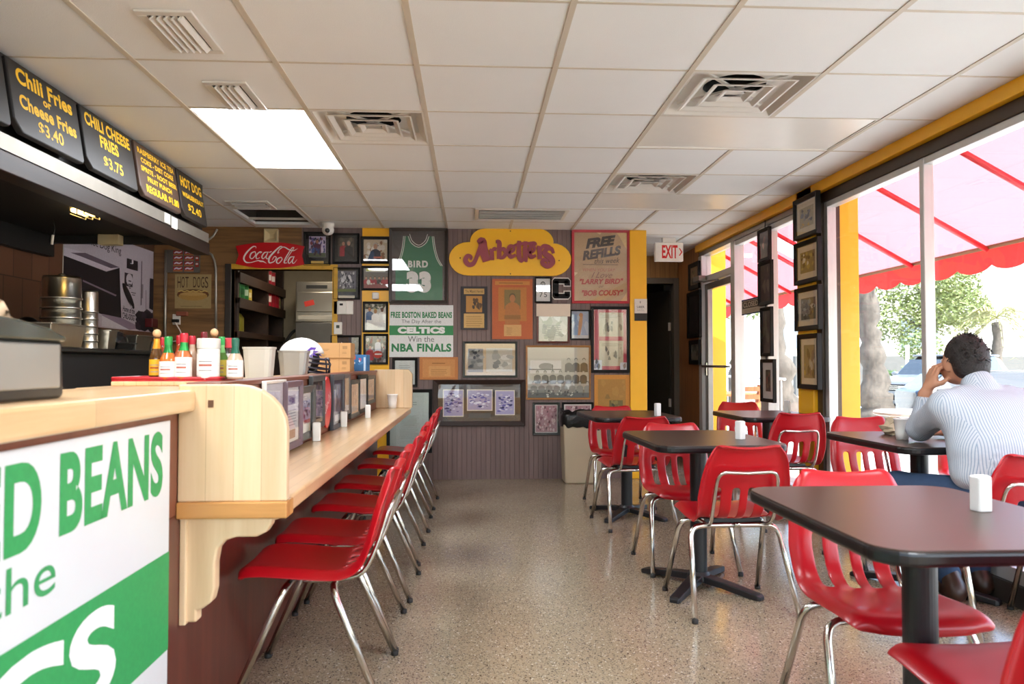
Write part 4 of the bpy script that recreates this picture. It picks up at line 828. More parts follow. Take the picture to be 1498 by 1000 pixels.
dup(chair, 'red chair seen from behind beside the pillar with four frames', (2.155, 5.20, 0), R_(2), GT, (1, 1, 1.035))
dup(chair, 'red chair behind the window table nearest the glass door', (2.25, 6.08, 0), R_(180), GT, (1, 1, 1.035))
# ------------------------------------------------------------------ tables
def make_table():
    t = thing('cafe_table', 'x', 'table'); hx, hy = .31, .40
    mb(lambda b: b.prism(rrect(-hx + .004, -hy + .004, hx - .004, hy - .004, .081, 8), .726, .7405, 'z')).build('tabletop', TTOP, t, bevel=.0015)
    mb(lambda b: b.prism(rrect(-hx, -hy, hx, hy, .085, 8), .706, .738, 'z')).build('edge_band', TEDGE, t, bevel=.009, seg=3)
    mb(lambda b: b.lathe([(.041, .04), (.041, .69)], n=28)).build('pedestal', BLACKM, t, smooth=False)
    mb(lambda b: [b.obox((0, 0, .698), (.42, .06, .014), R_(55)), b.obox((0, 0, .698), (.42, .06, .014), R_(-55)), b.cyl((0, 0, .675), .06, .02)]).build('top_plate', BLACKM, t)
    b = MB(); b.lathe([(.06, .035), (.058, .055), (.045, .075)], n=24)
    b.build('base_hub', BLACKM, t)
    for a in (52, 128, 232, 308):
        b = MB(); c, s = math.cos(R_(a)), math.sin(R_(a)); P = []
        for d, hw, z0, z1 in ((.0, .034, .03, .064), (.15, .03, .018, .05), (.27, .026, .004, .034), (.33, .027, 0, .026), (.345, .02, 0, .018)):
            P.append([(d * c - q * hw * s, d * s + q * hw * c, z) for q, z in ((-1, z0), (1, z0), (1, z1), (-1, z1))])
        vs = [v for q in P for v in q]; fs = [(0, 1, 2, 3), tuple(range(16, 20))]
        for j in range(4): fs += [(j * 4 + k, j * 4 + (k + 1) % 4, j * 4 + 4 + (k + 1) % 4, j * 4 + 4 + k) for k in range(4)]
        b.add(vs, fs); b.build('foot', BLACKM, t, bevel=.004)
    return t
tb = make_table(); TG = 'black cafe tables'
TB = [(1.125, 1.875, 0, 'dark rectangular table nearest the camera'), (1.14, 3.80, 2, 'dark rectangular table in the middle of the left row'), (1.14, 5.58, 3, 'dark rectangular table in front of the trash bin and yellow post'), (2.215, 3.68, 1, 'dark table the man leans on by the window'), (2.185, 5.53, 0, 'dark window table beside the pillar with four frames')]
for i, (x, y, r, l) in enumerate(TB):
    if i == 0: tb.location = (x, y, 0); tb['label'] = l; tb['group'] = TG; index(tb)
    else: dup(tb, l, (x, y, 0), R_(r), TG)
# small white holders
HOLD = M('holder_white', 'dfe0de', .35, var=.03)
def holder(x, y, z, label, group, rz=0.0, s=1.0):
    t = thing('condiment_holder', label, 'holder', (x, y, z), rz, group); h = .088 * s
    mb(lambda b: b.prism(rrect(-.019, -.019, .019, .019, .007, 4), 0, h, 'z')).build('case', HOLD, t, bevel=.003)
    mb(lambda b: b.box(-.015, -.010, h - .004, .015, .010, h + .002)).build('packets', M('packet_paper', 'e9e6df', .7), t)
for px, py, zz, l, r in ((1435, 747, .7405, 'white upright holder on the nearest table', .1), (1083, 642, .7405, 'white upright holder on the middle table', .5), (962, 608, .7405, 'white upright holder on the table before the trash bin', .3), (1152, 603, .7405, 'white upright holder on the window table beside the pillar', .6)):
    p = at(px, py, z=zz); holder(p.x, p.y, zz, l, 'white holders on the tables', r)
for px, py, l in ((463, 645, 'white upright holder on the counter nearest the end panel'), (503, 624, 'second of the three white holders along the counter'), (538, 611, 'farthest of the three white holders along the counter')):
    p = at(px, py, z=.735); holder(p.x, p.y, .7355, l, 'white holders along the counter', .15)
FOAM = M('white_foam', 'e8e6e2', .6, var=.03)
def cup(x, y, z, label, s=1.0):
    t = thing('foam_cup', label, 'cup', (x, y, z), 0, 'white foam cups')
    mb(lambda b: b.lathe([(.030 * s, 0), (.034 * s, .04 * s), (.041 * s, .105 * s), (.044 * s, .107 * s), (.0435 * s, .112 * s), (.039 * s, .111 * s), (.030 * s, .012 * s)], n=28)).build('body', FOAM, t, smooth=True)
p = at(574, 597, z=.735); cup(p.x, p.y, .7355, 'white foam cup at the far end of the counter', 1.05)
p = at(1320, 643, z=.74); cup(p.x, p.y, .741, 'white foam cup in front of the seated man', .92)
p = at(1308, 636, z=.74); t = thing('sandwich_wrapper', 'crumpled tan paper wrapper beside the foam cup', 'wrapper', (p.x, p.y + .02, .741)); rr = random.Random(4)
PAP = M('tan_paper', 'c9b99c', .7, var=.15)
b = MB(); vs = []; 
for j in range(7):
    for i in range(12):
        a = 2 * PI * i / 12; q = j / 6; rad = (.055 * (1 - abs(q - .45) * 1.2) + .014) * rr.uniform(.75, 1.15); vs.append((rad * math.cos(a) * .8, rad * math.sin(a) * 1.1, q * .085 * rr.uniform(.85, 1.1)))
b.add(vs, [(j * 12 + i, j * 12 + (i + 1) % 12, j * 12 + 12 + (i + 1) % 12, j * 12 + 12 + i) for j in range(6) for i in range(12)] + [tuple(range(11, -1, -1)), tuple(range(72, 84))]); b.build('paper', PAP, t)
# ------------------------------------------------------------------ trash bin
t = thing('trash_bin', 'beige square trash bin with a black bag folded over its rim', 'trash bin', (1.03, 7.17, 0)); BEI = M('beige_plastic', 'b8ab90', .5, var=.06)
mb(lambda b: b.add([(sx * h, sy * h * .8, z) for h, z in ((.165, 0), (.185, .60)) for sx, sy in ((-1, -1), (1, -1), (1, 1), (-1, 1))], [(0, 1, 2, 3), (4, 5, 6, 7)] + [(i, (i + 1) % 4, 4 + (i + 1) % 4, 4 + i) for i in range(4)])).build('body', BEI, t, bevel=.012)
BAG = M('black_bag', '0c0c0d', .28, bump=.5, bscale=30); b = MB(); rr = random.Random(7); vs = []; n = 40
for k, (s_, z) in enumerate(((1.02, .52), (1.06, .56), (1.07, .62), (1.03, .665), (.95, .655), (.90, .60), (.86, .45))):
    for i in range(n):
        a = 2 * PI * i / n; ca, sa = math.cos(a), math.sin(a); q = 1 / (abs(ca) ** 6 + abs(sa) ** 6) ** (1 / 6)
        vs.append((.19 * s_ * q * ca * (1 + rr.uniform(-.02, .03)), .152 * s_ * q * sa * (1 + rr.uniform(-.02, .03)), z + rr.uniform(-.012, .012) - (.05 * max(0, ca) if k == 0 else 0) + (.02 * (k == 3) * math.sin(3 * a))))
b.add(vs, [(j * n + i, j * n + (i + 1) % n, j * n + n + (i + 1) % n, j * n + n + i) for j in range(6) for i in range(n)]); b.build('bag', BAG, t, smooth=True)
# ------------------------------------------------------------------ frames on the counter back panel and on the right wall
def d_page(a): a.rect(0, 0, 1, 1, 'd6d4da'); a.blobs(5, ['b8b8c4', 'c8c0c8'], 3, (.1, .5, .9, .8), (.1, .2)); a.lines(8, .1, .1, .9, .45, 'b4b4bc')
def d_doc2(a): a.rect(0, 0, 1, 1, 'e6e6e8'); a.rect(.2, .68, .75, .86, 'a8a0b4'); a.ellp(.48, .76, .2, .06, '6a5a80'); a.lines(6, .12, .3, .88, .62, 'a0a0a8'); a.rect(.3, .06, .75, .22, '9a6a5a')
def d_mat(a): a.rect(0, 0, 1, 1, 'd8d8cc'); a.rect(.22, .3, .82, .82, 'a8acc4'); a.blobs(24, ['6a6e98', 'c8c8d8', '4a4a68', '8a5a5a'], 5, (.28, .36, .76, .76), (.03, .07)); a.rect(.28, .22, .76, .32, '9a5a5a')
def d_dk(a): a.rect(0, 0, 1, 1, '3a3438'); a.blobs(30, ['6a5a7a', '8a7a8a', '4a4048', 'b0a0a0', '7a5a50', '2a2428'], 6, (.1, .1, .9, .9), (.05, .12))
def d_dk2(a): a.rect(0, 0, 1, 1, '4a4458'); a.rect(.2, .25, .85, .92, '7a7490'); a.blobs(20, ['5a5080', 'a8a0b8', '3a3450', '8a6a6a'], 16, (.26, .3, .8, .86), (.05, .1)); a.rect(.2, .05, .85, .2, 'd8d8dc')
def d_br(a): a.rect(0, 0, 1, 1, '8a6a58'); a.blobs(12, ['a88a74', '6a4a3c', 'b8a08c'], 9, (.1, .1, .9, .9), (.08, .16))
def d_br2(a): a.rect(0, 0, 1, 1, 'b08a78'); a.rect(.12, .3, .9, .94, 'a87a6a'); a.blobs(12, ['8a5a50', 'c8a898', '6a5a68'], 19, (.2, .36, .82, .88), (.06, .12)); a.rect(.12, .06, .9, .24, '8a90a4')
CG = 'frames hung along the counter back'
F('picture_frame', 'pale mat page beside the near end panel of the counter', 'framed page', C_, (383, 556, 412, 672), WHITE, .012, d_page, .02, group=CG)
F('picture_frame', 'tall purple grey frame with a white document, second along the counter', 'framed page', C_, (411, 557, 434, 655), M('mauve_frame', '6a5660', .4), .028, d_doc2, .03, group=CG)
F('picture_frame', 'dark grey frame with a cream mat and small blue photo on the counter back', 'framed photo', C_, (434, 564, 456, 642), M('grey_green_frame', '4a4c48', .4), .035, d_mat, .022, group=CG)
F('picture_frame', 'tall dark photo frame just before the red oval sign', 'framed photo', C_, (452, 549, 470, 626), M('charcoal_frame', '37393a', .4), .03, d_dk, .022, group=CG)
F('picture_frame', 'dark frame with a purple print just beyond the red oval sign', 'framed photo', C_, (483, 547, 499, 627), M('charcoal_frame2', '3c3f46', .4), .035, d_dk2, .022, group=CG)
F('picture_frame', 'narrow brown photo strip, sixth frame along the counter', 'framed photo', C_, (499.5, 547, 509, 606), M('taupe_frame', '5a5250', .4), .025, d_br, .018, group=CG)
F('picture_frame', 'frame with a faded rose print before the white page on the counter back', 'framed photo', C_, (510, 555, 523, 610), GREENF, .03, d_br2, .02, group=CG)
F('picture_frame', 'dark frame around a white page near the far end of the counter', 'framed page', C_, (523, 548, 534.5, 603), BLKF, .03, d_page, .02, group=CG)
F('picture_frame', 'last framed print at the far end of the counter back', 'framed photo', C_, (535, 549, 546, 590), GREENF, .03, d_br2, .02, group=CG)
c0 = at(470.5, 588, **{C_[0]: C_[1]}); c1 = at(481.5, 588, **{C_[0]: C_[1]}); zt_ = at(475.5, 551, **{C_[0]: C_[1]}).z; zb_ = at(475.5, 626, **{C_[0]: C_[1]}).z; w = c1.y - c0.y; h = zt_ - zb_
t = thing('soda_sign', 'tall red oval soda sign on the counter back panel', 'sign', (C_[1], (c0.y + c1.y) / 2, (zt_ + zb_) / 2), PI / 2)
mb(lambda b: b.prism([(w / 2 * math.cos(2 * PI * i / 32), h / 2 * math.sin(2 * PI * i / 32)) for i in range(32)], -.012, 0)).build('panel', M('sign_red2', 'c8101a', .3, var=.04, coat=.3), t, bevel=.003)
a = Art(-w / 2, -h / 2, w / 2, h / 2, -.0125); a.text('Coca-Cola', .08, .42, .92, .60, 'f2ece4', .0, .35, R_(28)); a.build('lettering', PRINT, t, recalc=False)
def d_r(bg, *rest):
    def f(a):
        a.rect(0, 0, 1, 1, bg)
        for r in rest: a.blobs(*r)
    return f
RP = ('x', PX0); RG = 'frames hung in a column on the window pillar'
d_s1 = d_r('a89a78', (20, ['6a7080', '8a8a84', 'b0a48a', '4a4c54'], 2, (.1, .25, .9, .9), (.06, .14)), (4, ['c8a040'], 3, (.1, .05, .9, .2), (.05, .1)))
d_s2 = d_r('8a7a4a', (20, ['d8d4c0', '5a4a24', 'b09a50', '3a3018'], 5, (.1, .1, .9, .9), (.06, .14)))
d_s3 = d_r('6a6450', (22, ['4a4638', '8a9084', 'b8b8a8', '3a3630', '8a7a40'], 7, (.1, .1, .9, .9), (.06, .14)))
d_s4 = d_r('84765a', (14, ['6a5a58', 'a8a49c', '4a4034'], 8, (.3, .1, .95, .8), (.08, .18)), (3, ['c0a030'], 9, (.05, .1, .2, .9), (.05, .1)))
CMT = M('tan_mat', 'd0c4ac', .7)
for px, l, d in (((1159, 286, 1194, 347), 'topmost of four black frames on the window pillar', d_s1), ((1160, 351, 1196, 414), 'second black frame down the window pillar', d_s2), ((1161, 419, 1197, 483), 'third black frame down the window pillar', d_s3), ((1165, 488, 1196, 569), 'lowest of four black frames on the window pillar', d_s4)):
    F('picture_frame', l, 'framed photo', RP, px, BLKF, .035, d, .035, mat=CMT, matw=.045, group=RG)
RQ = ('x', 2.50); RG2 = 'narrow frames hung on the window mullion'
d_t1 = d_r('4a3a3a', (8, ['c89a88', 'd8b0a0', '2a2024', '8a5a50'], 3, (.2, .1, .8, .8), (.1, .2))); d_t2 = d_r('2a241e', (10, ['3a3028', '6a5a48', '1a1612'], 4, (.1, .1, .9, .9), (.08, .2)))
d_t3 = d_r('3c3c34', (12, ['4a4a40', '2c2c26', '5a5a4c'], 5, (.1, .1, .9, .9), (.08, .18))); d_t4 = d_r('5a4a34', (16, ['3a2a1c', '8a7a54', 'a84a40', '2a2620'], 6, (.2, .1, .8, .9), (.06, .14)))
for px, l, d, mt in (((1107, 334, 1124, 382), 'topmost narrow frame on the window mullion by the door', d_t1, None), ((1107.5, 382, 1127, 446), 'second narrow dark frame down the window mullion', d_t2, None), ((1111, 449, 1127, 521), 'third narrow frame down the mullion, all dark grey', d_t3, None), ((1111, 525, 1131, 588), 'lowest narrow frame on the window mullion, with a white mat', d_t4, WM)):
    F('picture_frame', l, 'framed photo', RQ, px, BLKF, .03, d, .03, mat=mt, matw=.06 if mt else 0, group=RG2)
p = at(1117, 322, x=2.49); tag(mb(lambda b: b.tube([(0, 0, .02), (0, 0, -1.35)], .004, 6)).build('hanging_cord', BLK, loc=(2.503, p.y - .0, 2.33)), 'thin dark cord behind the narrow frames on the mullion', 'cord')
d_w1 = d_r('8a7a64', (8, ['b09a80', '7a4a34', '5a5040', '6a7a58'], 3, (.2, .1, .8, .8), (.1, .2))); d_w2 = d_r('2a221e', (12, ['3a302c', '241c1a'], 4, (.1, .1, .9, .9), (.1, .2))); d_w3 = d_r('8a8a80', (6, ['3a3c34', '5a5c50'], 5, (.3, .2, .8, .9), (.15, .25)))
for px, l, d in (((1006, 384, 1021, 423), 'topmost of three small frames on the wooden hall wall', d_w1), ((1004, 426, 1023, 494), 'middle and largest of three frames on the wooden hall wall', d_w2), ((1007, 497, 1022, 533), 'lowest of three frames on the wooden hall wall', d_w3)):
    F('picture_frame', l, 'framed photo', RQ, px, BLKF, .05, d, .03, group='frames on the hall wall')
# little window sign
def d_closed(a): a.rect(0, 0, 1, 1, 'b8b0a0'); a.rect(0, .9, 1, 1, '1c3a6a'); a.rect(0, 0, 1, .08, '1c3a6a'); a.rect(.05, .40, .95, .86, '4a4238'); a.text('CLOSED', .10, .48, .90, .80, 'd0c8b8', .01); a.lines(2, .15, .15, .85, .34, '8a8478')
F('window_sign', 'small blue edged sign hanging inside the narrow window', 'sign', ('x', 2.548), (1085, 436, 1112, 459), M('sign_back', '3a3a3a', .5), 0, d_closed, .004, glass=False, gloss=False, bev=0)
# ------------------------------------------------------------------ menu hood over the kitchen
HX = -1.92; FASC = M('black_fascia', '1f1d1b', .3, var=.2, coat=.3)
hd = thing('menu_hood', 'black and dark wood hood above the kitchen carrying the menu boards', 'hood', (HX, 2.0, 2.0))
def hb(x0, y0, z0, x1, y1, z1): return (x0 - HX, y0 - 2, z0 - 2, x1 - HX, y1 - 2, z1 - 2)
H = lambda b, n, m, **k: b.build(n, m, hd, **k)
H(mb(lambda b: b.box(*hb(-2.01, YF, 2.045, HX - .036, 5.62, CZ - .006))), 'fascia', FASC)
H(mb(lambda b: b.box(*hb(-2.0, YF, 1.985, HX + .012, 5.62, 2.052))), 'metal_strip', M('dull_steel', '8f8a80', .5, .7, var=.15))
H(mb(lambda b: b.box(*hb(-2.02, YF, 1.90, HX + .006, 5.66, 1.985))), 'beam', DKWOOD, bevel=.004)
H(mb(lambda b: [b.box(*hb(-2.98, YF, 2.0, -2.02, 5.50, 2.02)), b.box(*hb(-2.98, 5.44, 1.95, -2.02, 5.50, CZ - .006)), b.box(*hb(-2.99, YF, 1.86, -2.93, 5.50, 2.0))]), 'inside_lining', BLK)
H(mb(lambda b: b.box(*hb(-1.99, 4.75, CZ - .03, HX - .036, 5.60, CZ - .006))), 'top_strip', FASC)
for y0, y1, z0, z1 in ((4.82, 4.90, 1.99, 2.05), (4.93, 5.02, 1.975, 2.045)): tag(mb(lambda b: b.box(0, y0, z0, .004, y1, z1)).build('price_sticker', WHITE, loc=(HX + .012, 0, 0)), 'small white square sticker under the hot dog menu board, ' + ('nearer one' if y0 < 4.9 else 'farther one'), 'sticker', 'white stickers on the hood')
MY = 'f6c21c'
def menu(q0, q1, rows, label, bg='1b1918', z0=2.068, z1=2.382):
    y0 = at(q0, 200, x=HX + .02).y; y1 = at(q1, 200, x=HX + .02).y
    w, h = y1 - y0, z1 - z0; t = thing('menu_board', label, 'menu board', (HX - .008, (y0 + y1) / 2, (z0 + z1) / 2), PI / 2, 'menu boards on the hood'); t.rotation_euler.x = R_(-9); c = .05
    pl = [(-w / 2, -h / 2 + c), (-w / 2 + c, -h / 2), (w / 2 - c * .3, -h / 2), (w / 2, -h / 2 + c * .3), (w / 2, h / 2), (-w / 2, h / 2)]
    mb(lambda b: b.prism(pl, -.030, 0)).build('panel', M('board_' + bg, bg, .5, var=.25), t, bevel=.006)
    a = Art(-w / 2, -h / 2, w / 2, h / 2, -.0305)
    for s_, u0, v0, u1, v1 in rows: a.text(s_, u0, v0, u1, v1, MY, .02 if '$' in s_ and len(s_) < 7 else .036, sp=1.06)
    a.build('lettering', PRINT, t, recalc=False)
menu(-170, 8, [('POTATO CHIPS', .08, .6, .92, .82)][:0], 'black menu board cut off at the left edge of the photo')
menu(14, 117, [('Chili Fries', .10, .70, .90, .93), ('or', .44, .58, .56, .67), ('Cheese Fries', .10, .36, .92, .56), ('$3.40', .32, .09, .68, .30)], 'black menu board for chili fries or cheese fries')
menu(122, 197, [('CHILI CHEESE', .06, .72, .94, .93), ('FRIES', .30, .46, .66, .67), ('$3.75', .32, .12, .70, .34)], 'black menu board reading chili cheese fries')
menu(201.5, 261, [('RASPBERRY ICE TEA', .05, .80, .95, .91), ('COKE - DIET COKE', .10, .64, .90, .74), ('SPRITE - ROOT BEER', .08, .48, .96, .58), ('FRUIT PUNCH', .20, .32, .80, .42), ('REGULAR $1.80', .14, .08, .95, .25)], 'brownish drinks menu board listing ice tea and sodas', '4a372c')
menu(264, 300, [('HOT DOG', .08, .66, .92, .88), ('W/SAUERKRAUT', .08, .44, .95, .55), ('$2.40', .24, .13, .78, .33)], 'black menu board reading hot dog at the far end of the hood', '2a2420')
p = at(78, 322, x=-2.6); t = thing('pull_cord', 'white tipped cord hanging under the dark hood', 'cord', (p.x, p.y, 2.0)); mb(lambda b: b.tube([(0, 0, 0), (.01, 0, -.05), (0, 0, -.10)], .004, 6)).build('cord', BLK, t); mb(lambda b: b.tube([(0, 0, -.09), (-.006, 0, -.15)], .008, 8)).build('tip', WHITE, t, smooth=True)
t = thing('hood_lamp', 'warm glowing lamp under the hood behind a wire guard', 'lamp', (-2.22, 4.52, 2.0)); mb(lambda b: b.box(-.07, -.07, -.025, .07, .07, 0)).build('lens', emit_mat('warm_lamp', 'ffcf70', 4.0), t, bevel=.01); mb(lambda b: [b.tube([(x, -.09, -.0), (x, -.09, -.04), (x, .09, -.04), (x, .09, 0)], .003, 6) for x in (-.06, -.02, .02, .06)]).build('guard', STEEL, t)
p = at(194, 342, x=-2.5); tag(mb(lambda b: b.box(-.07, -.04, -.04, .07, .04, .03)).build('junction_box', CRM, bevel=.004, loc=(p.x, 5.40, 2.0 - .03)), 'small cream box fixed under the hood', 'box')
for y_, lab in ((3.3, 'unseen fill light added under the hood, middle of the kitchen range'), (1.9, 'unseen fill light added under the hood, near end of the kitchen range')):  # added lamps out of view under the hood, to light the pots
    t = thing('hood_fill_light', lab, 'lamp', (-2.35, y_, 2.0)); mb(lambda b: b.box(-.06, -.45, -.03, .06, .45, 0)).build('housing', WHITE, t, bevel=.004); mb(lambda b: b.box(-.05, -.44, -.04, .05, .44, -.03)).build('lens', emit_mat('hood_fill_tube', 'fff0d4', 5.0), t)
# ------------------------------------------------------------------ kitchen wall: mural, signs, conduits
p0 = at(90, 480, x=XL); p1 = at(222, 486, x=XL); y0, y1 = p0.y, p1.y; zb = (at(150, 479, x=XL).z + p1.z) / 2; zt2 = 2.16; w, h = y1 - y0, zt2 - zb
t = thing('wall_mural', 'black and white photo mural of a food truck on the kitchen wall', 'mural', (XL, (y0 + y1) / 2, (zb + zt2) / 2), PI / 2)
mb(lambda b: b.box(-w / 2, -.006, -h / 2, w / 2, 0, h / 2)).build('board', WHITE, t)
a = Art(-w / 2, -h / 2, w / 2, h / 2, -.0065); a.rect(0, 0, 1, 1, 'c9c2cc'); VV = .80
def q_(x, y): return (x / 1010, VV * (1 - (y - 45) / 900))
a.poly([q_(0, 200), q_(420, 260), q_(570, 170), q_(600, 800), q_(400, 790), q_(0, 700)], '15101a'); a.poly([q_(0, 110), q_(200, 105), q_(570, 165), q_(420, 250), q_(0, 200)], 'd8d0dc'); a.poly([q_(60, 150), q_(200, 105), q_(570, 165), q_(470, 205), q_(160, 160)], '6a5c6c')
a.poly([q_(180, 420), q_(540, 520), q_(530, 540), q_(180, 440)], '8a7e8c'); a.poly([q_(380, 780), q_(610, 800), q_(860, 900), q_(700, 940), q_(380, 920)], '9a8a9e'); a.poly([q_(380, 800), q_(700, 940), q_(380, 930)], 'd8d4dc')
a.text('the Hot Dog King', .12, VV + .02, .58, VV + .12, '2a2030', .005); a.rect(.0, VV, .1, VV + .06, '4a3e4a'); a.poly([q_(655, 20), q_(795, 20), q_(795, 150), q_(655, 150)], '17121a'); a.text('J', .69, VV - .03, .73, VV + .02, 'e8e4ec', .02)
a.poly([q_(630, 210), q_(730, 210), q_(730, 380), q_(630, 380)], '2a2430'); a.ellp(*q_(690, 290), .04, .07, 'cfc8d2'); a.lines(3, .655, .48, .71, .60, '4a4250')
a.ellp(*q_(680, 505), .036, .155, '17121a', 16, R_(27)); a.ellp(*q_(672, 520), .010, .13, 'e8e4ea', 12, R_(27)); a.ellp(*q_(682, 500), .030, .148, '17121a', 16, R_(27))
a.text('Home of the', .605, .20, .755, .265, '2a2030', .01, .2, -.06); a.text("'CHILI-DOG'", .60, .12, .755, .19, '2a2030', .012, 0, -.06); a.lines(2, .69, .41, .77, .46, '3a3040')
a.poly([q_(840, 0), q_(850, 0), q_(850, 590), q_(835, 600)], '5a505c'); a.poly([q_(850, 310), q_(870, 310), q_(865, 500), q_(850, 500)], '8a808c'); a.poly([q_(900, 380), q_(912, 380), q_(918, 780), q_(905, 780)], '9a909c'); a.poly([q_(960, 200), q_(1010, 200), q_(1010, 640), q_(955, 620)], '221b26')
a.blobs(26, ['1a141e', '2a2230', '3a303e'], 6, (.80, .02, .99, .22), (.03, .07)); a.poly([q_(860, 760), q_(960, 790), q_(1010, 760), q_(1010, 940), q_(810, 850)], '1a141e')
a.build('picture', PRINT, t, recalc=False)
def d_hot(a):
    a.rect(0, 0, 1, 1, 'a8905f'); s = 'HOT DOGS'
    for i, ch in enumerate(s):
        if ch != ' ':
            u = .07 + i * .108; k = abs(i - 3.5) / 3.5; a.text(ch, u, .62 - .02 * k, u + .09, .92 + .01 * k, '4a2c18', .0)
    a.ellp(.5, .40, .44, .16, '5a3c1c', 20); a.ellp(.5, .44, .43, .1, '6a3c1e', 20); a.ellp(.5, .36, .40, .13, 'b08844', 20); a.ellp(.5, .42, .36, .05, 'c09a58', 20); a.ribbon([(.1 + .08 * i, .50 + (.015 if i % 2 else -.01), 1) for i in range(11)], .03, 'd0b060'); a.lines(1, .14, .05, .9, .09, '6a5430')
F('tin_sign', 'tan tin hot dogs sign on the panelled wall', 'sign', B_, (256.5, 401, 309, 451), M('tin_tan', 'a8905f', .5), 0, d_hot, .006, glass=False, gloss=False)
def d_candy(a):
    a.rect(0, 0, 1, 1, '5c5850'); 
    for c in range(2):
        for r in range(4):
            u, v = .2 + c * .34, .04 + r * .24; a.rect(u, v, u + .29, v + .21, '9a2424'); a.rect(u, v, u + .29, v + .06, 'a86a3c'); a.ribbon([(u + .03, v + .10, .6), (u + .10, v + .15, 1), (u + .18, v + .12, .9), (u + .26, v + .17, .5)], .05, 'd8ccd8', 3)
    for r in range(3): a.rect(.88, .24 + r * .26, .99, .45 + r * .26, '9a2c20'); a.ellp(.93, .38 + r * .26, .04, .04, 'd8ccc8')
F('label_board', 'grey board with rows of red labels above the hot dogs sign', 'board', B_, (246, 366, 293, 399), M('board_grey', '5c5850', .5), 0, d_candy, .03, glass=False, gloss=False)
CON = M('conduit_grey', 'a8a498', .35, .7); 
p = at(243.5, 420, y=BY); tag(mb(lambda b: b.tube([(0, 0, at(243, 366, y=BY).z), (0, 0, 1.0)], .013, 10)).build('conduit_pipe', CON, loc=(p.x, BY - .02, 0), smooth=True), 'straight grey conduit pipe in the kitchen corner', 'pipe')
q = [at(x, y, y=BY) for x, y in ((297, 366), (304, 368), (311, 373), (315, 382), (317, 394), (317, 420), (317, 500))]; tag(mb(lambda b: b.tube([(v.x, BY - .02, v.z) for v in q], .011, 10)).build('conduit_pipe', CON, smooth=True), 'curved grey conduit pipe right of the hot dogs sign', 'pipe')
q = [at(x, y, y=BY - .3) for x, y in ((300, 349), (306, 350), (312, 345), (318, 335))]; tag(mb(lambda b: b.tube([(v.x, BY - .3, v.z) for v in q], .010, 8)).build('conduit_pipe', CON, smooth=True), 'short bent conduit between hood and ceiling', 'pipe')
p = at(259, 467, y=BY); t = thing('power_outlet', 'white power outlet with a looping white cord below the hot dogs sign', 'outlet', (p.x, BY, p.z)); mb(lambda b: b.box(-.035, -.02, -.05, .035, 0, .05)).build('plate', WHITE, t, bevel=.004); mb(lambda b: b.box(-.03, -.06, -.03, .03, -.02, .0)).build('plug', BLK, t, bevel=.005)
mb(lambda b: b.tube([tuple(v) for v in cr([(0, -.05, -.03), (.03, -.06, -.07), (.06, -.06, -.13), (.05, -.05, -.19), (-.02, -.05, -.21)], 4)], .006, 6)).build('cord', WHITE, t, smooth=True)
p = at(268, 459, y=BY); tag(mb(lambda b: b.box(-.05, -.05, -.02, .05, 0, .02)).build('power_strip', M('dull_orange', '8a4a34', .5), bevel=.005, loc=(p.x, BY, p.z)), 'small orange red block above the power outlet', 'power strip')
p = at(240, 475, x=XL + .02); tag(mb(lambda b: b.box(0, -.06, -.04, .08, .06, .04)).build('alarm_box', M('dark_red', '5a1518', .4), bevel=.006, loc=(XL, 7.2, p.z)), 'dark red box in the kitchen corner', 'alarm box')
# ------------------------------------------------------------------ cooking range and stainless pans
RZ = 1.205; tt = thing('kitchen_range', 'black kitchen range with a shelf behind the bar', 'range', (-2.62, 5.0, 0))
mb(lambda b: b.box(-.36, -1.9, 0, .27, 1.35, RZ - .03)).build('body', BLK, tt, bevel=.01); mb(lambda b: b.box(-.37, -1.92, RZ - .03, .30, 1.37, RZ)).build('shelf_top', M('black_steel', '141414', .25), tt, bevel=.008)
for y in (-1.2, -.4, .4): mb(lambda b: b.box(.27, y - .3, .3, .285, y + .3, .95)).build('door', BLK, tt, bevel=.008)
def pot(px, py, x, r, h, label, group, flip=True, n=1, pitch=.05, lid=False):
    p = at(px, py, x=x)
    out = []
    for k in range(n):
        top = (k == n - 1); hh = h if top else pitch + .014; t = thing('steel_pot', label(k, n), 'pot', (x, p.y, RZ + k * pitch), 0, group)
        pr = [(r * 1.05, 0), (r * 1.05, .008), (r, .012), (r * .97, hh * .9), (r * .93, hh)] if top else [(r * 1.05, 0), (r * 1.05, .008), (r * .99, .012), (r * .97, pitch - .004), (r * .9, pitch - .002)]
        mb(lambda b: b.lathe(pr, n=32)).build('body', STEEL, t, smooth=True, bevel=0)
        if top and lid: mb(lambda b: [b.lathe([(.02, 0), (.022, .012), (.012, .02)], (0, 0, hh), 12)]).build('knob', STEEL, t, smooth=True)
        out.append(t)
    return out
ordn = ['lowest', 'second', 'third', 'fourth', 'fifth', 'sixth']
pot(89, 510, -2.58, .112, .142, lambda k, n: ('widest upside down steel pot on top of the left stack' if k == n - 1 else ordn[k] + ' steel pot from the bottom of the wide left stack'), 'wide steel pots stacked upside down', n=6, pitch=.062, lid=True)
pot(128, 510, -2.52, .060, .142, lambda k, n: ('tall narrow steel pot on top of the right stack' if k == n - 1 else ordn[k] + ' steel pot from the bottom of the narrow right stack'), 'narrow steel pots stacked upside down', n=6, pitch=.048)
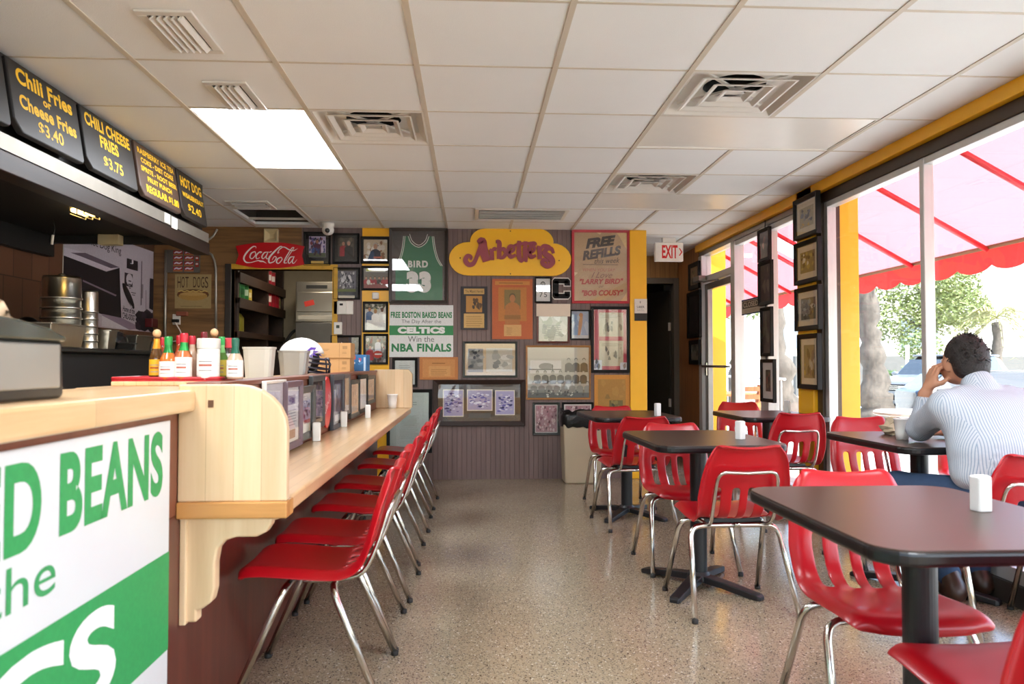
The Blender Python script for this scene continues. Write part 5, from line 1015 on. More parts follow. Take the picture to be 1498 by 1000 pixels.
def pan(px0, px1, x, h, label, mt, lid=None):
    a0 = at(px0, 500, x=x); a1 = at(px1, 500, x=x); y = (a0.y + a1.y) / 2; w = abs(a1.y - a0.y); t = thing('steam_table_pan', label, 'pan', (x, y, RZ), PI / 2, 'pans on the range shelf')
    mb(lambda b: b.add([(sx * q, sy * q2, z) for q, q2, z in ((w * .42, .06, 0), (w * .48, .075, h)) for sx, sy in ((-1, -1), (1, -1), (1, 1), (-1, 1))], [(0, 1, 2, 3)] + [(i, (i + 1) % 4, 4 + (i + 1) % 4, 4 + i) for i in range(4)])).build('body', mt, t, bevel=.004)
    mb(lambda b: [b.box(-w / 2, -.085, h - .006, w / 2, .085, h + .004)]).build('rim', mt, t, bevel=.003)
    if lid: mb(lambda b: [b.ell((0, 0, h), (w * .4, .07, lid))]).build('lid', M('dark_lid', '2a2a2a', .2, .6), t, smooth=True)
pan(52, 108, -2.38, .13, 'large grey steel pan in front of the wide pot stack', STEEL); pan(143, 156, -2.5, .13, 'tall thin steel pan right of the narrow pot stack', STEEL)
pan(156, 184, -2.5, .05, 'dark domed pan in the middle of the range shelf', M('dark_steel', '3c3c3c', .25, .8), .085); pan(184, 208, -2.5, .11, 'square steel pan beside the dark domed pan', STEEL); pan(209, 221, -2.5, .07, 'small steel pan at the end of the range shelf', STEEL)
p = at(52, 475, x=-2.75); tag(mb(lambda b: b.lathe([(.10, 0), (.11, .05), (.09, .15), (.04, .19), (.02, .2)], n=24)).build('dark_kettle', M('dark_steel2', '241f1b', .3, .7), smooth=True, loc=(-2.80, p.y, RZ)), 'dark rounded kettle left of the stacked pots', 'kettle')
# ------------------------------------------------------------------ things on the bar
SMOKE = M('smoke_plastic', '8c8a84', .25, var=.04, coat=.3); DKPL = M('dark_plastic', '1d1f1d', .3, coat=.2)
t = thing('napkin_dispenser', 'grey and black napkin dispenser on the near end of the bar', 'napkin dispenser', (-.955, 1.44, BZ), PI / 2)
mb(lambda b: b.prism([(-.19, .0), (.20, .0), (.215, .006), (.205, .118), (-.19, .118)], -.098, .08)).build('body', DKPL, t, bevel=.006)
mb(lambda b: b.prism([(-.18, .022), (.19, .022), (.188, .112), (-.18, .112)], -.104, -.096)).build('front_window', SMOKE, t, bevel=.004)
mb(lambda b: b.prism([(-.2, .118), (.21, .118), (.21, .128), (.15, .144), (.05, .156), (-.1, .162), (-.2, .162)], -.104, .085)).build('lid', M('dark_green_lid', '2b332c', .25, coat=.4), t, bevel=.006)
NAP = M('kraft_napkin', 'd2b596', .8, var=.06)
def nap(b):
    P = []
    for j, (wd, z, y) in enumerate(((.12, .135, 0), (.118, .16, -.01), (.11, .18, -.012), (.095, .198, 0), (.07, .21, .012))):
        for i in range(9):
            u = i / 8 * 2 - 1; P.append((.145 + u * wd * .55 + .012 * math.sin(9 * u + j), y + .012 * math.cos(7 * u + j), z - .012 * abs(u) * j))
    b.add(P, [(j * 9 + i, j * 9 + i + 1, j * 9 + 10 + i, j * 9 + 9 + i) for j in range(4) for i in range(8)])
o = mb(nap).build('napkin', NAP, t, smooth=True); md = o.modifiers.new('thick', 'SOLIDIFY'); md.thickness = .004
tag(mb(lambda b: b.box(-.17, -.13, 0, .17, .13, .016)).build('cutting_board', MAPLE_Y, bevel=.004, loc=(-1.06, 2.80, 1.035)), 'light wooden board under the red sauce tray', 'board')
TZ = 1.051; t = thing('sauce_tray', 'red serving tray holding the sauce bottles', 'tray', (-1.055, 2.80, TZ)); TR = M('red_tray', 'b02028', .35)
mb(lambda b: [b.prism(rrect(-.185, -.125, .185, .125, .03, 5), 0, .006, 'z')]).build('base', TR, t); mb(lambda b: b.tube([(x, y, .010) for x, y in rrect(-.182, -.122, .182, .122, .03, 5)], .006, 6, True)).build('rim', TR, t, smooth=True)
SZ = TZ + .0062
def liquid(n, c): return M('sauce_' + n, c, .12, var=.08, coat=.4)
LBL = {}
def bottle(px, y, h, r, col, cap, capc, lab, labc, label, neck=None, wide=False, x=None):
    X = at(px, 540, y=y).x; t = thing('sauce_bottle' if not wide else 'spice_jar', label, 'bottle' if not wide else 'jar', (X, y, SZ), 0, 'sauce bottles on the red tray')
    b = MB()
    if wide: b.lathe([(r * .96, 0), (r, .006), (r, h * .72), (r * .95, h * .76)], n=24)
    else: b.lathe([(r * .92, 0), (r, .006), (r, h * .42), (r * .9, h * .5), (r * .52, h * .64), (r * .40, h * .74), (r * .40, h * .84)], n=20)
    b.build('body', liquid(col, col), t, smooth=True)
    if cap == 'ball': mb(lambda b: b.ell((0, 0, h * .93), (r * .58, r * .58, h * .085))).build('cap', M('wood_cap', 'd2a878', .5), t, smooth=True)
    elif cap == 'jar': mb(lambda b: b.lathe([(r * 1.02, h * .76), (r * 1.03, h * .98), (r * .98, h)], n=24)).build('cap', M('cap_' + capc, capc, .4), t)
    else: mb(lambda b: b.lathe([(r * .46, h * .80), (r * .47, h * .97), (r * .40, h)], n=16)).build('cap', M('cap_' + capc, capc, .4), t)
    if neck: mb(lambda b: b.lathe([(r * .60, h * .62), (r * .44, h * .72), (r * .43, h * .82)], n=16, capb=False, capt=False)).build('neck_wrap', M('wrap_' + neck, neck, .3, .3), t, smooth=True)
    if lab:
        v0, v1 = lab; n = 14; R2 = r * 1.012; A = Art(0, 0, 1, 1, 0)
        for i in range(n):
            a0 = R_(-90 - 85 + 170 * i / n); a1 = R_(-90 - 85 + 170 * (i + 1) / n); A.col = lin(labc)
            A.add([(R2 * math.cos(q), R2 * math.sin(q), h * z) for q, z in ((a0, v0), (a1, v0), (a1, v1), (a0, v1))], [(0, 1, 2, 3)])
        R3 = r * 1.02
        for z, cc, hh in ((.62, '8a8a8a', .05), (.42, 'b06050' if labc != 'e8b020' else 'a04018', .10), (.2, '9a9a98', .05)):
            zz = v0 + (v1 - v0) * z
            for i in range(6):
                a0 = R_(-90 - 34 + 68 * i / 6); a1 = R_(-90 - 34 + 68 * (i + 1) / 6); A.col = lin(cc)
                A.add([(R3 * math.cos(q), R3 * math.sin(q), h * (zz + (v1 - v0) * e)) for q, e in ((a0, 0), (a1, 0), (a1, hh), (a0, hh))], [(0, 1, 2, 3)])
        A.build('label', PRINT, t, recalc=False)
bottle(229, 2.74, .172, .024, '5a3a1a', 'ball', '', (.08, .40), 'e8b020', 'sauce bottle with a round wooden cap and yellow label, left end of the tray', 'e8a030')
bottle(246, 2.70, .148, .029, 'c86a2c', 'cap', '1f8a3c', (.06, .42), 'e6e6e2', 'orange sauce bottle with a bright green cap and white label', '1f7a38')
bottle(269, 2.70, .160, .029, 'b8683c', 'cap', 'c02030', (.06, .48), 'ece8e0', 'sauce bottle with red cap, green foil neck and pale diamond label', '2a9a4a')
bottle(238, 2.84, .150, .024, '8a2c18', 'cap', 'b8202c', None, '', 'red capped dark sauce bottle behind the green capped one')
bottle(262, 2.85, .158, .024, 'a04018', 'cap', 'b01824', None, '', 'red capped sauce bottle in the back row behind the diamond label', None)
bottle(281, 2.82, .155, .025, 'b89a80', 'cap', 'c02838', None, '', 'pale sauce bottle with red cap just left of the white spice jar')
bottle(305, 2.71, .142, .038, 'e4e0da', 'jar', 'd8d4cc', (.10, .62), 'ece6e0', 'wide white plastic spice jar in the middle of the tray', wide=True)
bottle(313, 2.80, .178, .024, '6a3a1a', 'ball', '', None, '', 'bottle with a round wooden cap right behind the white jar')
bottle(298, 2.84, .170, .025, 'c88a20', 'cap', '7a1a20', None, '', 'sauce bottle with dark red cap behind the white jar', 'e0b030')
bottle(324, 2.76, .150, .024, '5a8a30', 'cap', '2a9a48', (.08, .45), 'd8c850', 'green sauce bottle right of the white jar', '8ad080')
bottle(333, 2.80, .146, .026, '3a2420', 'jar', 'c8303c', (.08, .62), 'e8e0e0', 'dark jar with a red lid and white label near the right end', wide=True)
bottle(344, 2.72, .144, .028, 'c8a890', 'cap', '155a44', (.06, .46), 'e4e2dc', 'sauce bottle with a dark green cap at the right end of the tray', '155a44')
LZ = 1.0355
def tub(px0, px1, y, ztop, mt, label, name, cat, slot=None):
    a0 = at(px0, 530, y=y); a1 = at(px1, 530, y=y); w = (a1.x - a0.x); h = ztop - LZ; t = thing(name, label, cat, ((a0.x + a1.x) / 2, y, LZ))
    v = []; prof = [(.40, 0), (.475, h * .93), (.5, h * .94), (.505, h), (.46, h), (.455, h * .92), (.38, .01)]
    b = MB(); n = 24
    for q, z in prof:
        for i in range(n):
            a = 2 * PI * i / n; ca, sa = math.cos(a), math.sin(a); k = 1 / (abs(ca) ** 6 + abs(sa) ** 6) ** (1 / 6); v.append((w * q * ca * k, w * .8 * q * sa * k, z))
    b.add(v, [(j * n + i, j * n + (i + 1) % n, j * n + n + (i + 1) % n, j * n + n + i) for j in range(6) for i in range(n)] + [tuple(range(n)), tuple(range(6 * n, 7 * n))]); b.build('body', mt, t, smooth=False, bevel=0)
    return t, w, h
tub(357, 402, 3.55, 1.187, M('white_tub', 'cfccc0', .4, var=.05), 'white plastic tub on the counter ledge right of the sauces', 'plastic_tub', 'tub')
tub(408, 452, 4.14, 1.180, M('grey_tub', 'a8a8a4', .3, var=.05, metal=.4), 'grey square tub in front of the football helmet', 'plastic_tub', 'tub')
# football helmet
hx = at(441, 520, y=4.62).x; t = thing('football_helmet', 'white football helmet with a purple emblem on the counter ledge', 'helmet', (hx, 4.62, LZ)); HW = M('helmet_white', 'e2e0dc', .2, coat=.6, var=.02)
def hel(b):
    n, m = 28, 16; vs = []
    for j in range(m + 1):
        p = PI * j / m * .80
        for i in range(n):
            a = 2 * PI * i / n; r = math.sin(p); x = .135 * r * math.cos(a); y = .115 * r * math.sin(a); z = .112 * math.cos(p) + .118
            if p > 1.6: x *= 1.0 - .08 * (p - 1.6)
            vs.append((x, y, max(.004, z)))
    fs = []
    for j in range(m):
        for i in range(n):
            a = 360 * (i + .5) / n; p = .80 * 180 * (j + .5) / m
            if (a < 48 or a > 312) and p > 84: continue
            fs.append((j * n + i, j * n + (i + 1) % n, j * n + n + (i + 1) % n, j * n + n + i))
    b.add(vs, fs)
o = mb(hel).build('shell', HW, t, smooth=True); md = o.modifiers.new('thick', 'SOLIDIFY'); md.thickness = .008; md.offset = -1
PU = M('purple_decal', '5a3aa0', .3, coat=.5)
def dec(b):
    sh = [[(-.3, .1), (.2, .55), (.75, .5), (.35, .2), (.9, .15), (.4, -.05), (.7, -.3), (.25, -.2), (.3, -.7), (0, -.25), (-.25, -.35)]]
    for s_ in (SIDE,):
        for pl in sh:
            vs = []
            for u, v in pl:
                a = R_(-60) + u * .58; p = R_(80) - v * .58
                vs.append((.1385 * math.sin(p) * math.cos(a), s_ * -.118 * math.sin(p) * math.sin(a) * -1, .1145 * math.cos(p) + .118))
            c = tuple(sum(q[k] for q in vs) / len(vs) * 1.012 for k in range(3)); b.add(vs + [c], [(i, (i + 1) % len(vs), len(vs)) for i in range(len(vs))])
for SIDE in (-1, 1): mb(dec).build('emblem', PU, t)
DKM = M('dark_facemask', '1c1a2c', .3)
def mask(b):
    for z, e in ((.10, .165), (.075, .172), (.045, .168), (.02, .155)):
        b.tube([tuple(q) for q in cr([(.06, -.105, z + .01), (.12, -.09, z), (e, 0, z - .004), (.12, .09, z), (.06, .105, z + .01)], 5)], .0055, 8)
    for y in (-.05, 0, .05): b.tube([(.150, y, .11), (.172 - abs(y) * .3, y, .07), (.158, y, .018)], .005, 8)
mb(mask).build('face_mask', DKM, t, smooth=True); mb(lambda b: b.ell((.01, 0, .10), (.10, .085, .09))).build('padding', BLK, t, smooth=True)
CARD = M('cardboard', 'b98f5e', .75, var=.07)
def carton(px0, px1, y, z0, z1, mt, label, art, group=None):
    a0 = at(px0, 530, y=y); a1 = at(px1, 530, y=y); w = a1.x - a0.x; t = thing('carton', label, 'box', ((a0.x + a1.x) / 2, y, z0), 0, group)
    mb(lambda b: b.box(-w / 2, 0, 0, w / 2, .2, z1 - z0)).build('box', mt, t, bevel=.003)
    a = Art(-w / 2, 0, w / 2, z1 - z0, -.0008); art(a); a.build('print', PRINT, t, recalc=False)
def d_card(a): a.rect(.68, .04, .69, .96, '9a7448'); a.text('SOUVENIR', .08, .52, .34, .64, '8a6a40'); a.lines(3, .10, .2, .4, .4, '8f6e44'); a.text('FRAGILE', .76, .66, .94, .76, '8a6a40'); a.rect(.78, .25, .92, .5, 'a88050')
def d_blue(a):
    a.rect(0, 0, 1, 1, '3a78b0'); a.rect(0, .74, .36, .96, 'd8503c'); a.text('HEINZ', .02, .78, .34, .92, 'f0e8e8', .02)
    a.rect(.02, .06, .30, .18, 'dfe8f0'); a.blobs(8, ['e8ecf4', 'd06080', '5a9ad0'], 3, (.55, .45, .75, .8), (.05, .1)); a.rect(.82, .1, .96, .9, '5a94c4'); a.rect(.84, .62, .95, .86, 'c8dcea')
d_blue2 = lambda a: (a.rect(0, 0, 1, 1, '3a78b0'), a.rect(0, .74, .36, .96, 'd8503c'), a.rect(.02, .5, .34, .60, 'e8eef4'), a.rect(.02, .06, .30, .18, 'dfe8f0'), a.blobs(8, ['e8ecf4', 'd06080', '5a9ad0'], 3, (.55, .45, .75, .8), (.05, .1)), a.rect(.84, .1, .95, .86, 'c8dcea'))
d_card2 = lambda a: (a.rect(.66, .04, .672, .96, '9a7448'), a.lines(2, .10, .48, .38, .64, '8f6e44'), a.lines(2, .08, .12, .3, .26, '8f6e44', 2), a.rect(.76, .6, .9, .8, 'a07a4c'), a.lines(2, .74, .3, .9, .44, '8f6e44', 3))
carton(464, 512, 5.7, LZ, 1.150, CARD, 'lower of two stacked cardboard cartons on the counter ledge', d_card2, 'cardboard cartons'); carton(463, 513, 5.69, 1.1505, 1.263, CARD, 'upper of two stacked cardboard cartons on the counter ledge', d_card2, 'cardboard cartons')
carton(511, 536, 6.05, LZ, 1.180, M('blue_card', '3a78b0', .6), 'small blue printed carton beside the cardboard boxes', d_blue2)
# ------------------------------------------------------------------ storage room things
SHW = wood('shelf_brown', '3c281c', '2a1a12', 'y', None, .5)
t = thing('storage_shelf', 'dark wooden storage shelf seen through the doorway', 'shelf', (-2.6, 8.5, 0))
for z in (1.37, 1.70, 1.95): mb(lambda b: b.box(-.38, -.88, z, .32, .95, z + .06)).build('shelf_board', SHW, t, bevel=.003)
for z in (1.66, 1.91): mb(lambda b: b.box(.30, -.88, z, .325, .95, z + .10)).build('shelf_edge', SHW, t, bevel=.003)
for y in (-.88, .22, .91): mb(lambda b: b.box(-.38, y, 0, .30, y + .05, 2.35)).build('upright', SHW, t, bevel=.003)
def can(x, y, z, r, h, c, lab, label, group):
    t = thing('food_can', label, 'can', (x, y, z), 0, group); mb(lambda b: b.lathe([(r, 0), (r, h)], n=20)).build('body', M('can_' + c, c, .35, coat=.2), t, smooth=False)
    mb(lambda b: [b.lathe([(r * 1.02, -.0), (r * 1.02, .004)], n=20), b.lathe([(r * 1.02, h - .004), (r * 1.02, h + .001)], n=20)]).build('rim', STEEL, t)
    mb(lambda b: b.add([(r * 1.01 * math.cos(R_(q)), r * 1.01 * math.sin(R_(q)), zz) for zz in (h * .3, h * .7) for q in range(-110, -9, 10)], [(i, i + 1, 12 + i, 11 + i) for i in range(10)])).build('label', M('lab_' + lab, lab, .5), t)
for i, y in enumerate((7.72, 7.86, 8.00)): can(-2.36, y, 1.7605, .055, .155, '2a7a38', 'b8d0b0' if i == 2 else '1c5a28', ['nearest', 'second', 'third'][i] + ' green can on the storage shelf', 'green cans')
can(-2.36, 8.13, 1.7605, .05, .13, 'd0b040', 'e8d8a0', 'yellow can right of the green cans on the storage shelf', 'small cans')
for i, y in enumerate((8.86, 9.03, 9.19)): can(-2.37, y, 1.7605, .078, .172, 'a82030', 'e8d0cc' if i == 0 else '8a1824', ['nearest', 'middle', 'farthest'][i] + ' red can on the lower storage shelf', 'red cans on the lower shelf')
can(-2.36, 9.33, 1.7605, .05, .15, 'b0a070', '7a8a4a', 'tan can at the far end of the lower storage shelf', 'small cans')
for i, y in enumerate((8.86, 9.03)): can(-2.37, y, 2.0105, .075, .16, 'b83040', 'e8e0dc', ['nearer', 'farther'][i] + ' red and white can on the upper storage shelf', 'cans on the upper shelf')
for i, y in enumerate((7.75, 7.95)):
    t = thing('yellow_jug', ['nearer', 'farther'][i] + ' dull yellow jug on the dark bottom shelf', 'jug', (-2.42, y, 1.4305), 0, 'yellow jugs'); mb(lambda b: b.lathe([(.07, 0), (.075, .01), (.075, .15), (.05, .19), (.025, .2), (.025, .22)], n=4 * 5, sq=4)).build('body', M('jug_yellow', '8a8428', .4), t, smooth=True); mb(lambda b: b.lathe([(.03, .215), (.03, .235)], n=14)).build('cap', WHITE, t)
t = thing('metal_cabinet', 'narrow steel cabinet with black controls just inside the doorway', 'cabinet', (-2.36, 7.525, 0)); mb(lambda b: b.box(-.06, -.05, 0, .035, .06, 1.75)).build('body', STEEL, t, bevel=.004); mb(lambda b: b.box(-.06, -.051, 1.75, .035, .06, 2.0)).build('top_box', M('dark_top', '241a16', .5), t); mb(lambda b: b.box(-.04, -.055, 1.42, .025, -.049, 1.68)).build('control_panel', BLK, t, bevel=.002); mb(lambda b: [b.box(-.03, -.057, 1.62, .0, -.054, 1.65), b.box(-.03, -.057, 1.52, .015, -.054, 1.54)]).build('display', M('grey_disp', '6a6a66', .3), t)
t = thing('ice_machine', 'tall stainless ice machine with a red sticker in the storage room', 'ice machine', (-1.62, 9.15, 0))
mb(lambda b: b.box(-.40, -.30, 0, .40, .33, 1.58)).build('bin', M('steel_grey', '6e6b66', .35, .8), t, bevel=.006); mb(lambda b: b.box(-.40, -.30, 1.585, .40, .33, 2.05)).build('head', STEEL, t, bevel=.008); mb(lambda b: b.box(-.385, -.315, 1.70, .385, -.30, 1.93)).build('head_panel', STEEL, t, bevel=.006); mb(lambda b: b.box(-.37, -.312, 1.61, .37, -.30, 1.66)).build('trim_strip', M('strip_white', 'b8b4aa', .4), t, bevel=.003); mb(lambda b: b.box(-.28, -.304, 1.97, -.04, -.30, 2.01)).build('name_bar', BLK, t); mb(lambda b: b.obox((-.24, -.317, 1.80), (.11, .004, .06), 0, 0, -.25)).build('sticker', M('red_sticker', 'c03428', .5), t)
tag(mb(lambda b: b.tube([tuple(q) for q in cr([(0, 0, 1.66), (-.06, -.04, 1.62), (-.13, -.06, 1.5), (-.14, -.06, 1.38), (-.10, -.05, 1.3)], 5)], .018, 10)).build('drain_hose', BLK, smooth=True, loc=(-2.03, 9.05, -.15)), 'thick black hose curving beside the ice machine', 'hose')
# ------------------------------------------------------------------ outside
GZ = -.12
def conc():
    m, n, l, b = newmat('concrete_ground'); v = coords(n, l, (1, 1, 1)); c = ramp(n, l, noise(n, l, v, .8, 6), [(.3, 'b4b0a8'), (.7, 'c8c4bc')]); l.new(c, b.inputs['Base Color']); b.inputs['Roughness'].default_value = .85; return m
o = struct(mb(lambda b: b.box(-60, -40, GZ - .2, 90, 90, GZ)).build('ground', conc()))
struct(mb(lambda b: b.box(2.62, -4, GZ, 4.4, 18, GZ + .06)).build('pavement', M('pavement_grey', 'b0aca4', .8)))
struct(mb(lambda b: [b.box(XL - .3, YF - .3, CZ + .40, 2.75, 10.3, CZ + .9), b.box(XL - .3, 10.2, -.1, 2.64, 10.3, CZ + .4), b.box(XL - .3, 9.6, -.1, XL - .1, 10.3, CZ + .4), b.box(2.55, 9.2, -.1, 2.66, 10.3, CZ + .4), b.box(2.6, YF - .3, 2.34, 2.75, 10.3, CZ + .9)]).build('roof', M('roof_white', 'd8d4cc', .7)))
def canvas(name, tcol, tfac):
    m, n, l, b = newmat(name); c = mixc(n, l, noise(n, l, coords(n, l, (1, 1, 1)), 3), lin('d82030'), lin('e23040'))
    l.new(c, b.inputs['Base Color']); b.inputs['Roughness'].default_value = .7
    tr = n.new('ShaderNodeBsdfTranslucent'); tr.inputs[0].default_value = (*lin(tcol), 1); x = n.new('ShaderNodeMixShader'); x.inputs[0].default_value = tfac
    l.new(b.outputs[0], x.inputs[1]); l.new(tr.outputs[0], x.inputs[2]); l.new(x.outputs[0], n['Material Output'].inputs[0]); return m
CANV = canvas('awning_canvas', 'c08488', .40); VALM = canvas('awning_valance', 'd83a34', .25); REDM = M('red_frame_paint', 'c82430', .4)
AX0, AX1, AZ0, AZ1 = 2.76, 4.05, 2.72, 2.02
def awning(y0, y1, label, zo=0.0):
    t = thing('awning', label, 'awning', (AX0, y0, 0), 0, 'red awnings'); Lc = y1 - y0
    b = MB(); b.add([(0, 0, AZ0 + zo), (0, Lc, AZ0 + zo), (AX1 - AX0, Lc, AZ1 + zo), (AX1 - AX0, 0, AZ1 + zo)], [(0, 1, 2, 3)]); b.build('canopy', CANV, t)
    n = int(Lc / .42); b = MB(); P = []; x = AX1 - AX0 + .01
    for i in range(n):
        for k in range(8):
            f = (i + k / 8) / n * Lc; P.append((f, AZ1 + zo - .135 - .05 * abs(math.sin(PI * k / 8)) ** .7))
    P.append((Lc, AZ1 + zo - .135)); m = len(P)
    b.add([(x, y, AZ1 + zo) for y, _ in P] + [(x + .02, y, z) for y, z in P], [(i, i + 1, m + i + 1, m + i) for i in range(m - 1)]); b.build('valance', VALM, t)
    mb(lambda b: b.tube([(AX1 - AX0 - .01, 0, AZ1 + zo), (AX1 - AX0 - .01, Lc, AZ1 + zo)], .018, 8)).build('front_bar', M('rope_bar', '8a6c4a', .7), t, smooth=True)
    y = .1
    while y < Lc:
        mb(lambda b: b.tube([(0, y, AZ0 + zo - .03), (AX1 - AX0 - .02, y, AZ1 + zo - .02)], .022, 8)).build('rib', REDM, t, smooth=True); y += 1.02
awning(-1.5, 7.9, 'long red awning over the big window outside'); awning(8.3, 14.0, 'farther red awning seen through the glass door', .0)
t = thing('outdoor_light', 'round white light fitting outside on the yellow pillar', 'light fitting', (2.80, 5.63, 1.80)); mb(lambda b: b.ell((0, 0, 0), (.06, .10, .10))).build('globe', WHITE, t, smooth=True); mb(lambda b: b.box(-.065, -.03, -.03, -.03, .03, .03)).build('bracket', BRONZE, t)
LEAFM = {}
def leafmat(n_, c): return M('leaf_' + n_, c, .6, var=.35, scale=(3, 3, 3))
def crown(b, c, r, n, seed, size=.14, hollow=.35):
    rr = random.Random(seed)
    for i in range(n):
        while True:
            p = Vector((rr.uniform(-1, 1), rr.uniform(-1, 1), rr.uniform(-1, 1)))
            if hollow < p.length < 1: break
        q = Vector((c[0] + p.x * r[0], c[1] + p.y * r[1], c[2] + p.z * r[2])); s = size * rr.uniform(.6, 1.4)
        u = Vector((rr.uniform(-1, 1), rr.uniform(-1, 1), rr.uniform(-.6, .6))).normalized(); w_ = u.cross(Vector((rr.uniform(-1, 1), rr.uniform(-1, 1), 1))).normalized()
        b.add([q - u * s, q + w_ * s * .45, q + u * s, q - w_ * s * .45], [(0, 1, 2, 3)])
BARK = M('pale_bark', '584f46', .9, var=.75, scale=(11, 11, 5), bump=1.0, bscale=9)
def tree(px, y, lean, r0, h, crowns, label, lm, name='broadleaf_tree', seed=1, size=.15, n=700):
    x = at(px, 531, y=y).x; t = thing(name, label, 'tree', (x, y, GZ)); rr = random.Random(seed); P = []; Rr = []
    for i in range(26):
        f = i / 25; P.append((lean[0] * f + rr.uniform(-.06, .06) * r0 * 4, lean[1] * f, h * f)); Rr.append(r0 * (1.25 - .7 * f) * rr.uniform(.78, 1.22) * (1.5 - .5 * min(1, f * 4)))
    b = MB(); b.tube(P, Rr, 12)
    for cx, cy, cz, rx, ry, rz in crowns: b.tube([P[-2], (cx * .5 + P[-1][0] * .5, cy * .5 + P[-1][1] * .5, (cz + h) / 2), (cx, cy, cz)], [r0 * .45, r0 * .25, r0 * .08], 7)
    b.build('trunk', BARK, t, smooth=True); b = MB()
    for k, (cx, cy, cz, rx, ry, rz) in enumerate(crowns): crown(b, (cx, cy, cz), (rx, ry, rz), n, seed * 10 + k, size)
    if b.v: b.build('crown', lm, t, recalc=False)
    return t
tree(1284, 16.0, (-.40, 0, 0), .24, 4.2, [(-.5, 0, 5.0, 1.8, 1.8, 1.0)], 'gnarled pale tree trunk outside right beside the yellow pillar', leafmat('a', '6c7a44'), seed=3)
tree(1352, 29.0, (.3, 0, 0), .20, 2.6, [(-1.0, 0, 3.0, 1.7, 1.4, 1.0), (.9, 0, 3.4, 1.6, 1.4, 1.1), (0, .5, 4.6, 2.0, 1.6, 1.0)], 'green leafy tree in the middle distance behind the silver car', leafmat('b', '727c44'), seed=5, size=.085, n=2600)
tree(1346, 24.85, (0, 0, 0), .06, 1.2, [(0, 0, 1.75, .75, .7, .55)], 'small round leafy tree near the white sign post', leafmat('c', '6a7840'), seed=6, size=.07, n=900)
tree(1412, 33.0, (.1, 0, 0), .14, 2.8, [(0, 0, 3.6, 1.3, 1.0, .8), (-.5, 0, 4.8, 1.3, 1.1, 1.0)], 'green tree behind the seated man\'s head', leafmat('d', '78824c'), seed=8, size=.085, n=2200)
tree(1150, 12.5, (-.35, 0, 0), .20, 3.4, [(-.3, 0, 4.3, 1.2, 1.2, .7)], 'pale tree trunk seen through the narrow windows beside the door', leafmat('e', '747c4c'), seed=11)
tree(1074, 22.0, (.1, 0, 0), .16, 2.6, [(0, 0, 3.6, 1.6, 1.4, 1.2)], 'green tree seen through the glass door', leafmat('f', '6f7c44'), seed=12, size=.085, n=1800)
# palm
x = at(1459, 531, y=24.5).x; t = thing('palm_tree', 'palm tree with drooping fronds outside at the right', 'palm', (x, 24.5, GZ)); mb(lambda b: b.tube([(.05 * math.sin(i), 0, i * .26) for i in range(11)], [.2 - .006 * i + .02 * (i % 2) for i in range(11)], 10)).build('trunk', BARK, t, smooth=True)
rr = random.Random(2); PALM = leafmat('palm', '8c8858')
b = MB()
for i in range(46):
    a = rr.uniform(0, 2 * PI); e = rr.uniform(-.5, 1.2); Lf = rr.uniform(1.0, 1.6); d = Vector((math.cos(a), math.sin(a), 0)); pts = []
    for k in range(7): s_ = k / 6 * Lf; pts.append(Vector((0, 0, 2.75)) + d * s_ * math.cos(e) + Vector((0, 0, s_ * math.sin(e) - .55 * s_ * s_)))
    sd = d.cross(Vector((0, 0, 1)))
    for k in range(2, 7):
        for s2 in (-1, 1):
            q = pts[k]; b.add([q, q + sd * s2 * .25 + d * .18 - Vector((0, 0, .12)), q + d * .07], [(0, 1, 2)])
    b.tube([tuple(q) for q in pts], .012, 4)
b.build('crown', PALM, t, recalc=False)
# hedge, low wall, building, post
HG = leafmat('hedge', '4e6432')
for px0, px1, y, z1, l in ((1285, 1330, 22.5, .85, 'clipped green hedge left of the white post'), (1333, 1372, 23.5, 1.0, 'green bushes right of the white sign post')):
    x0, x1 = at(px0, 531, y=y).x, at(px1, 531, y=y).x; b = MB(); rr = random.Random(px0)
    for i in range(900):
        q = Vector((rr.uniform(0, x1 - x0), rr.uniform(-.5, .5), rr.uniform(0, z1 - GZ) ** .8)); u = Vector((rr.uniform(-1, 1), rr.uniform(-1, 1), rr.uniform(-1, 1))).normalized(); w_ = u.orthogonal(); s = .11; b.add([q - u * s, q + w_ * s * .5, q + u * s, q - w_ * s * .5], [(0, 1, 2, 3)])
    o = b.build('hedge', HG, recalc=False); o.location = (x0, y, GZ); tag(o, l, 'hedge')
x0, x1 = at(1240, 531, y=28).x, at(1520, 531, y=28).x
tag(mb(lambda b: b.box(0, 0, 0, x1 - x0 + 6, .25, 1.5)).build('garden_wall', M('grey_block_wall', '5c5a56', .8), loc=(x0 - 2, 28, GZ)), 'low grey wall across the street', 'wall', kind='structure')
bd = thing('white_building', 'bright white building across the street', 'building', (22, 36, GZ), R_(-25)); mb(lambda b: b.box(-14, 0, 0, 16, 8, 6.5)).build('walls', M('building_white', 'd8d2c4', .8), bd)
for i, xx in enumerate((-7, -1, 5, 11)):
    w = mb(lambda b: b.box(xx, -.05, 2.0, xx + 1.6, .0, 3.4)).build('window', M('grey_pane', '8a949a', .15), bd)
mb(lambda b: b.box(-14.2, -.3, 6.3, 16.2, 8.2, 6.6)).build('roof_edge', M('roof_white2', 'e0dcd4', .7), bd)
x = at(1327, 531, y=21).x; t = thing('sign_post', 'thin white post with a small sign outside', 'post', (x, 21, GZ)); mb(lambda b: b.box(-.03, -.03, 0, .03, .03, 1.75)).build('post', WHITE, t); mb(lambda b: b.box(-.05, -.045, 1.35, .05, -.03, 1.75)).build('plate', WHITE, t)
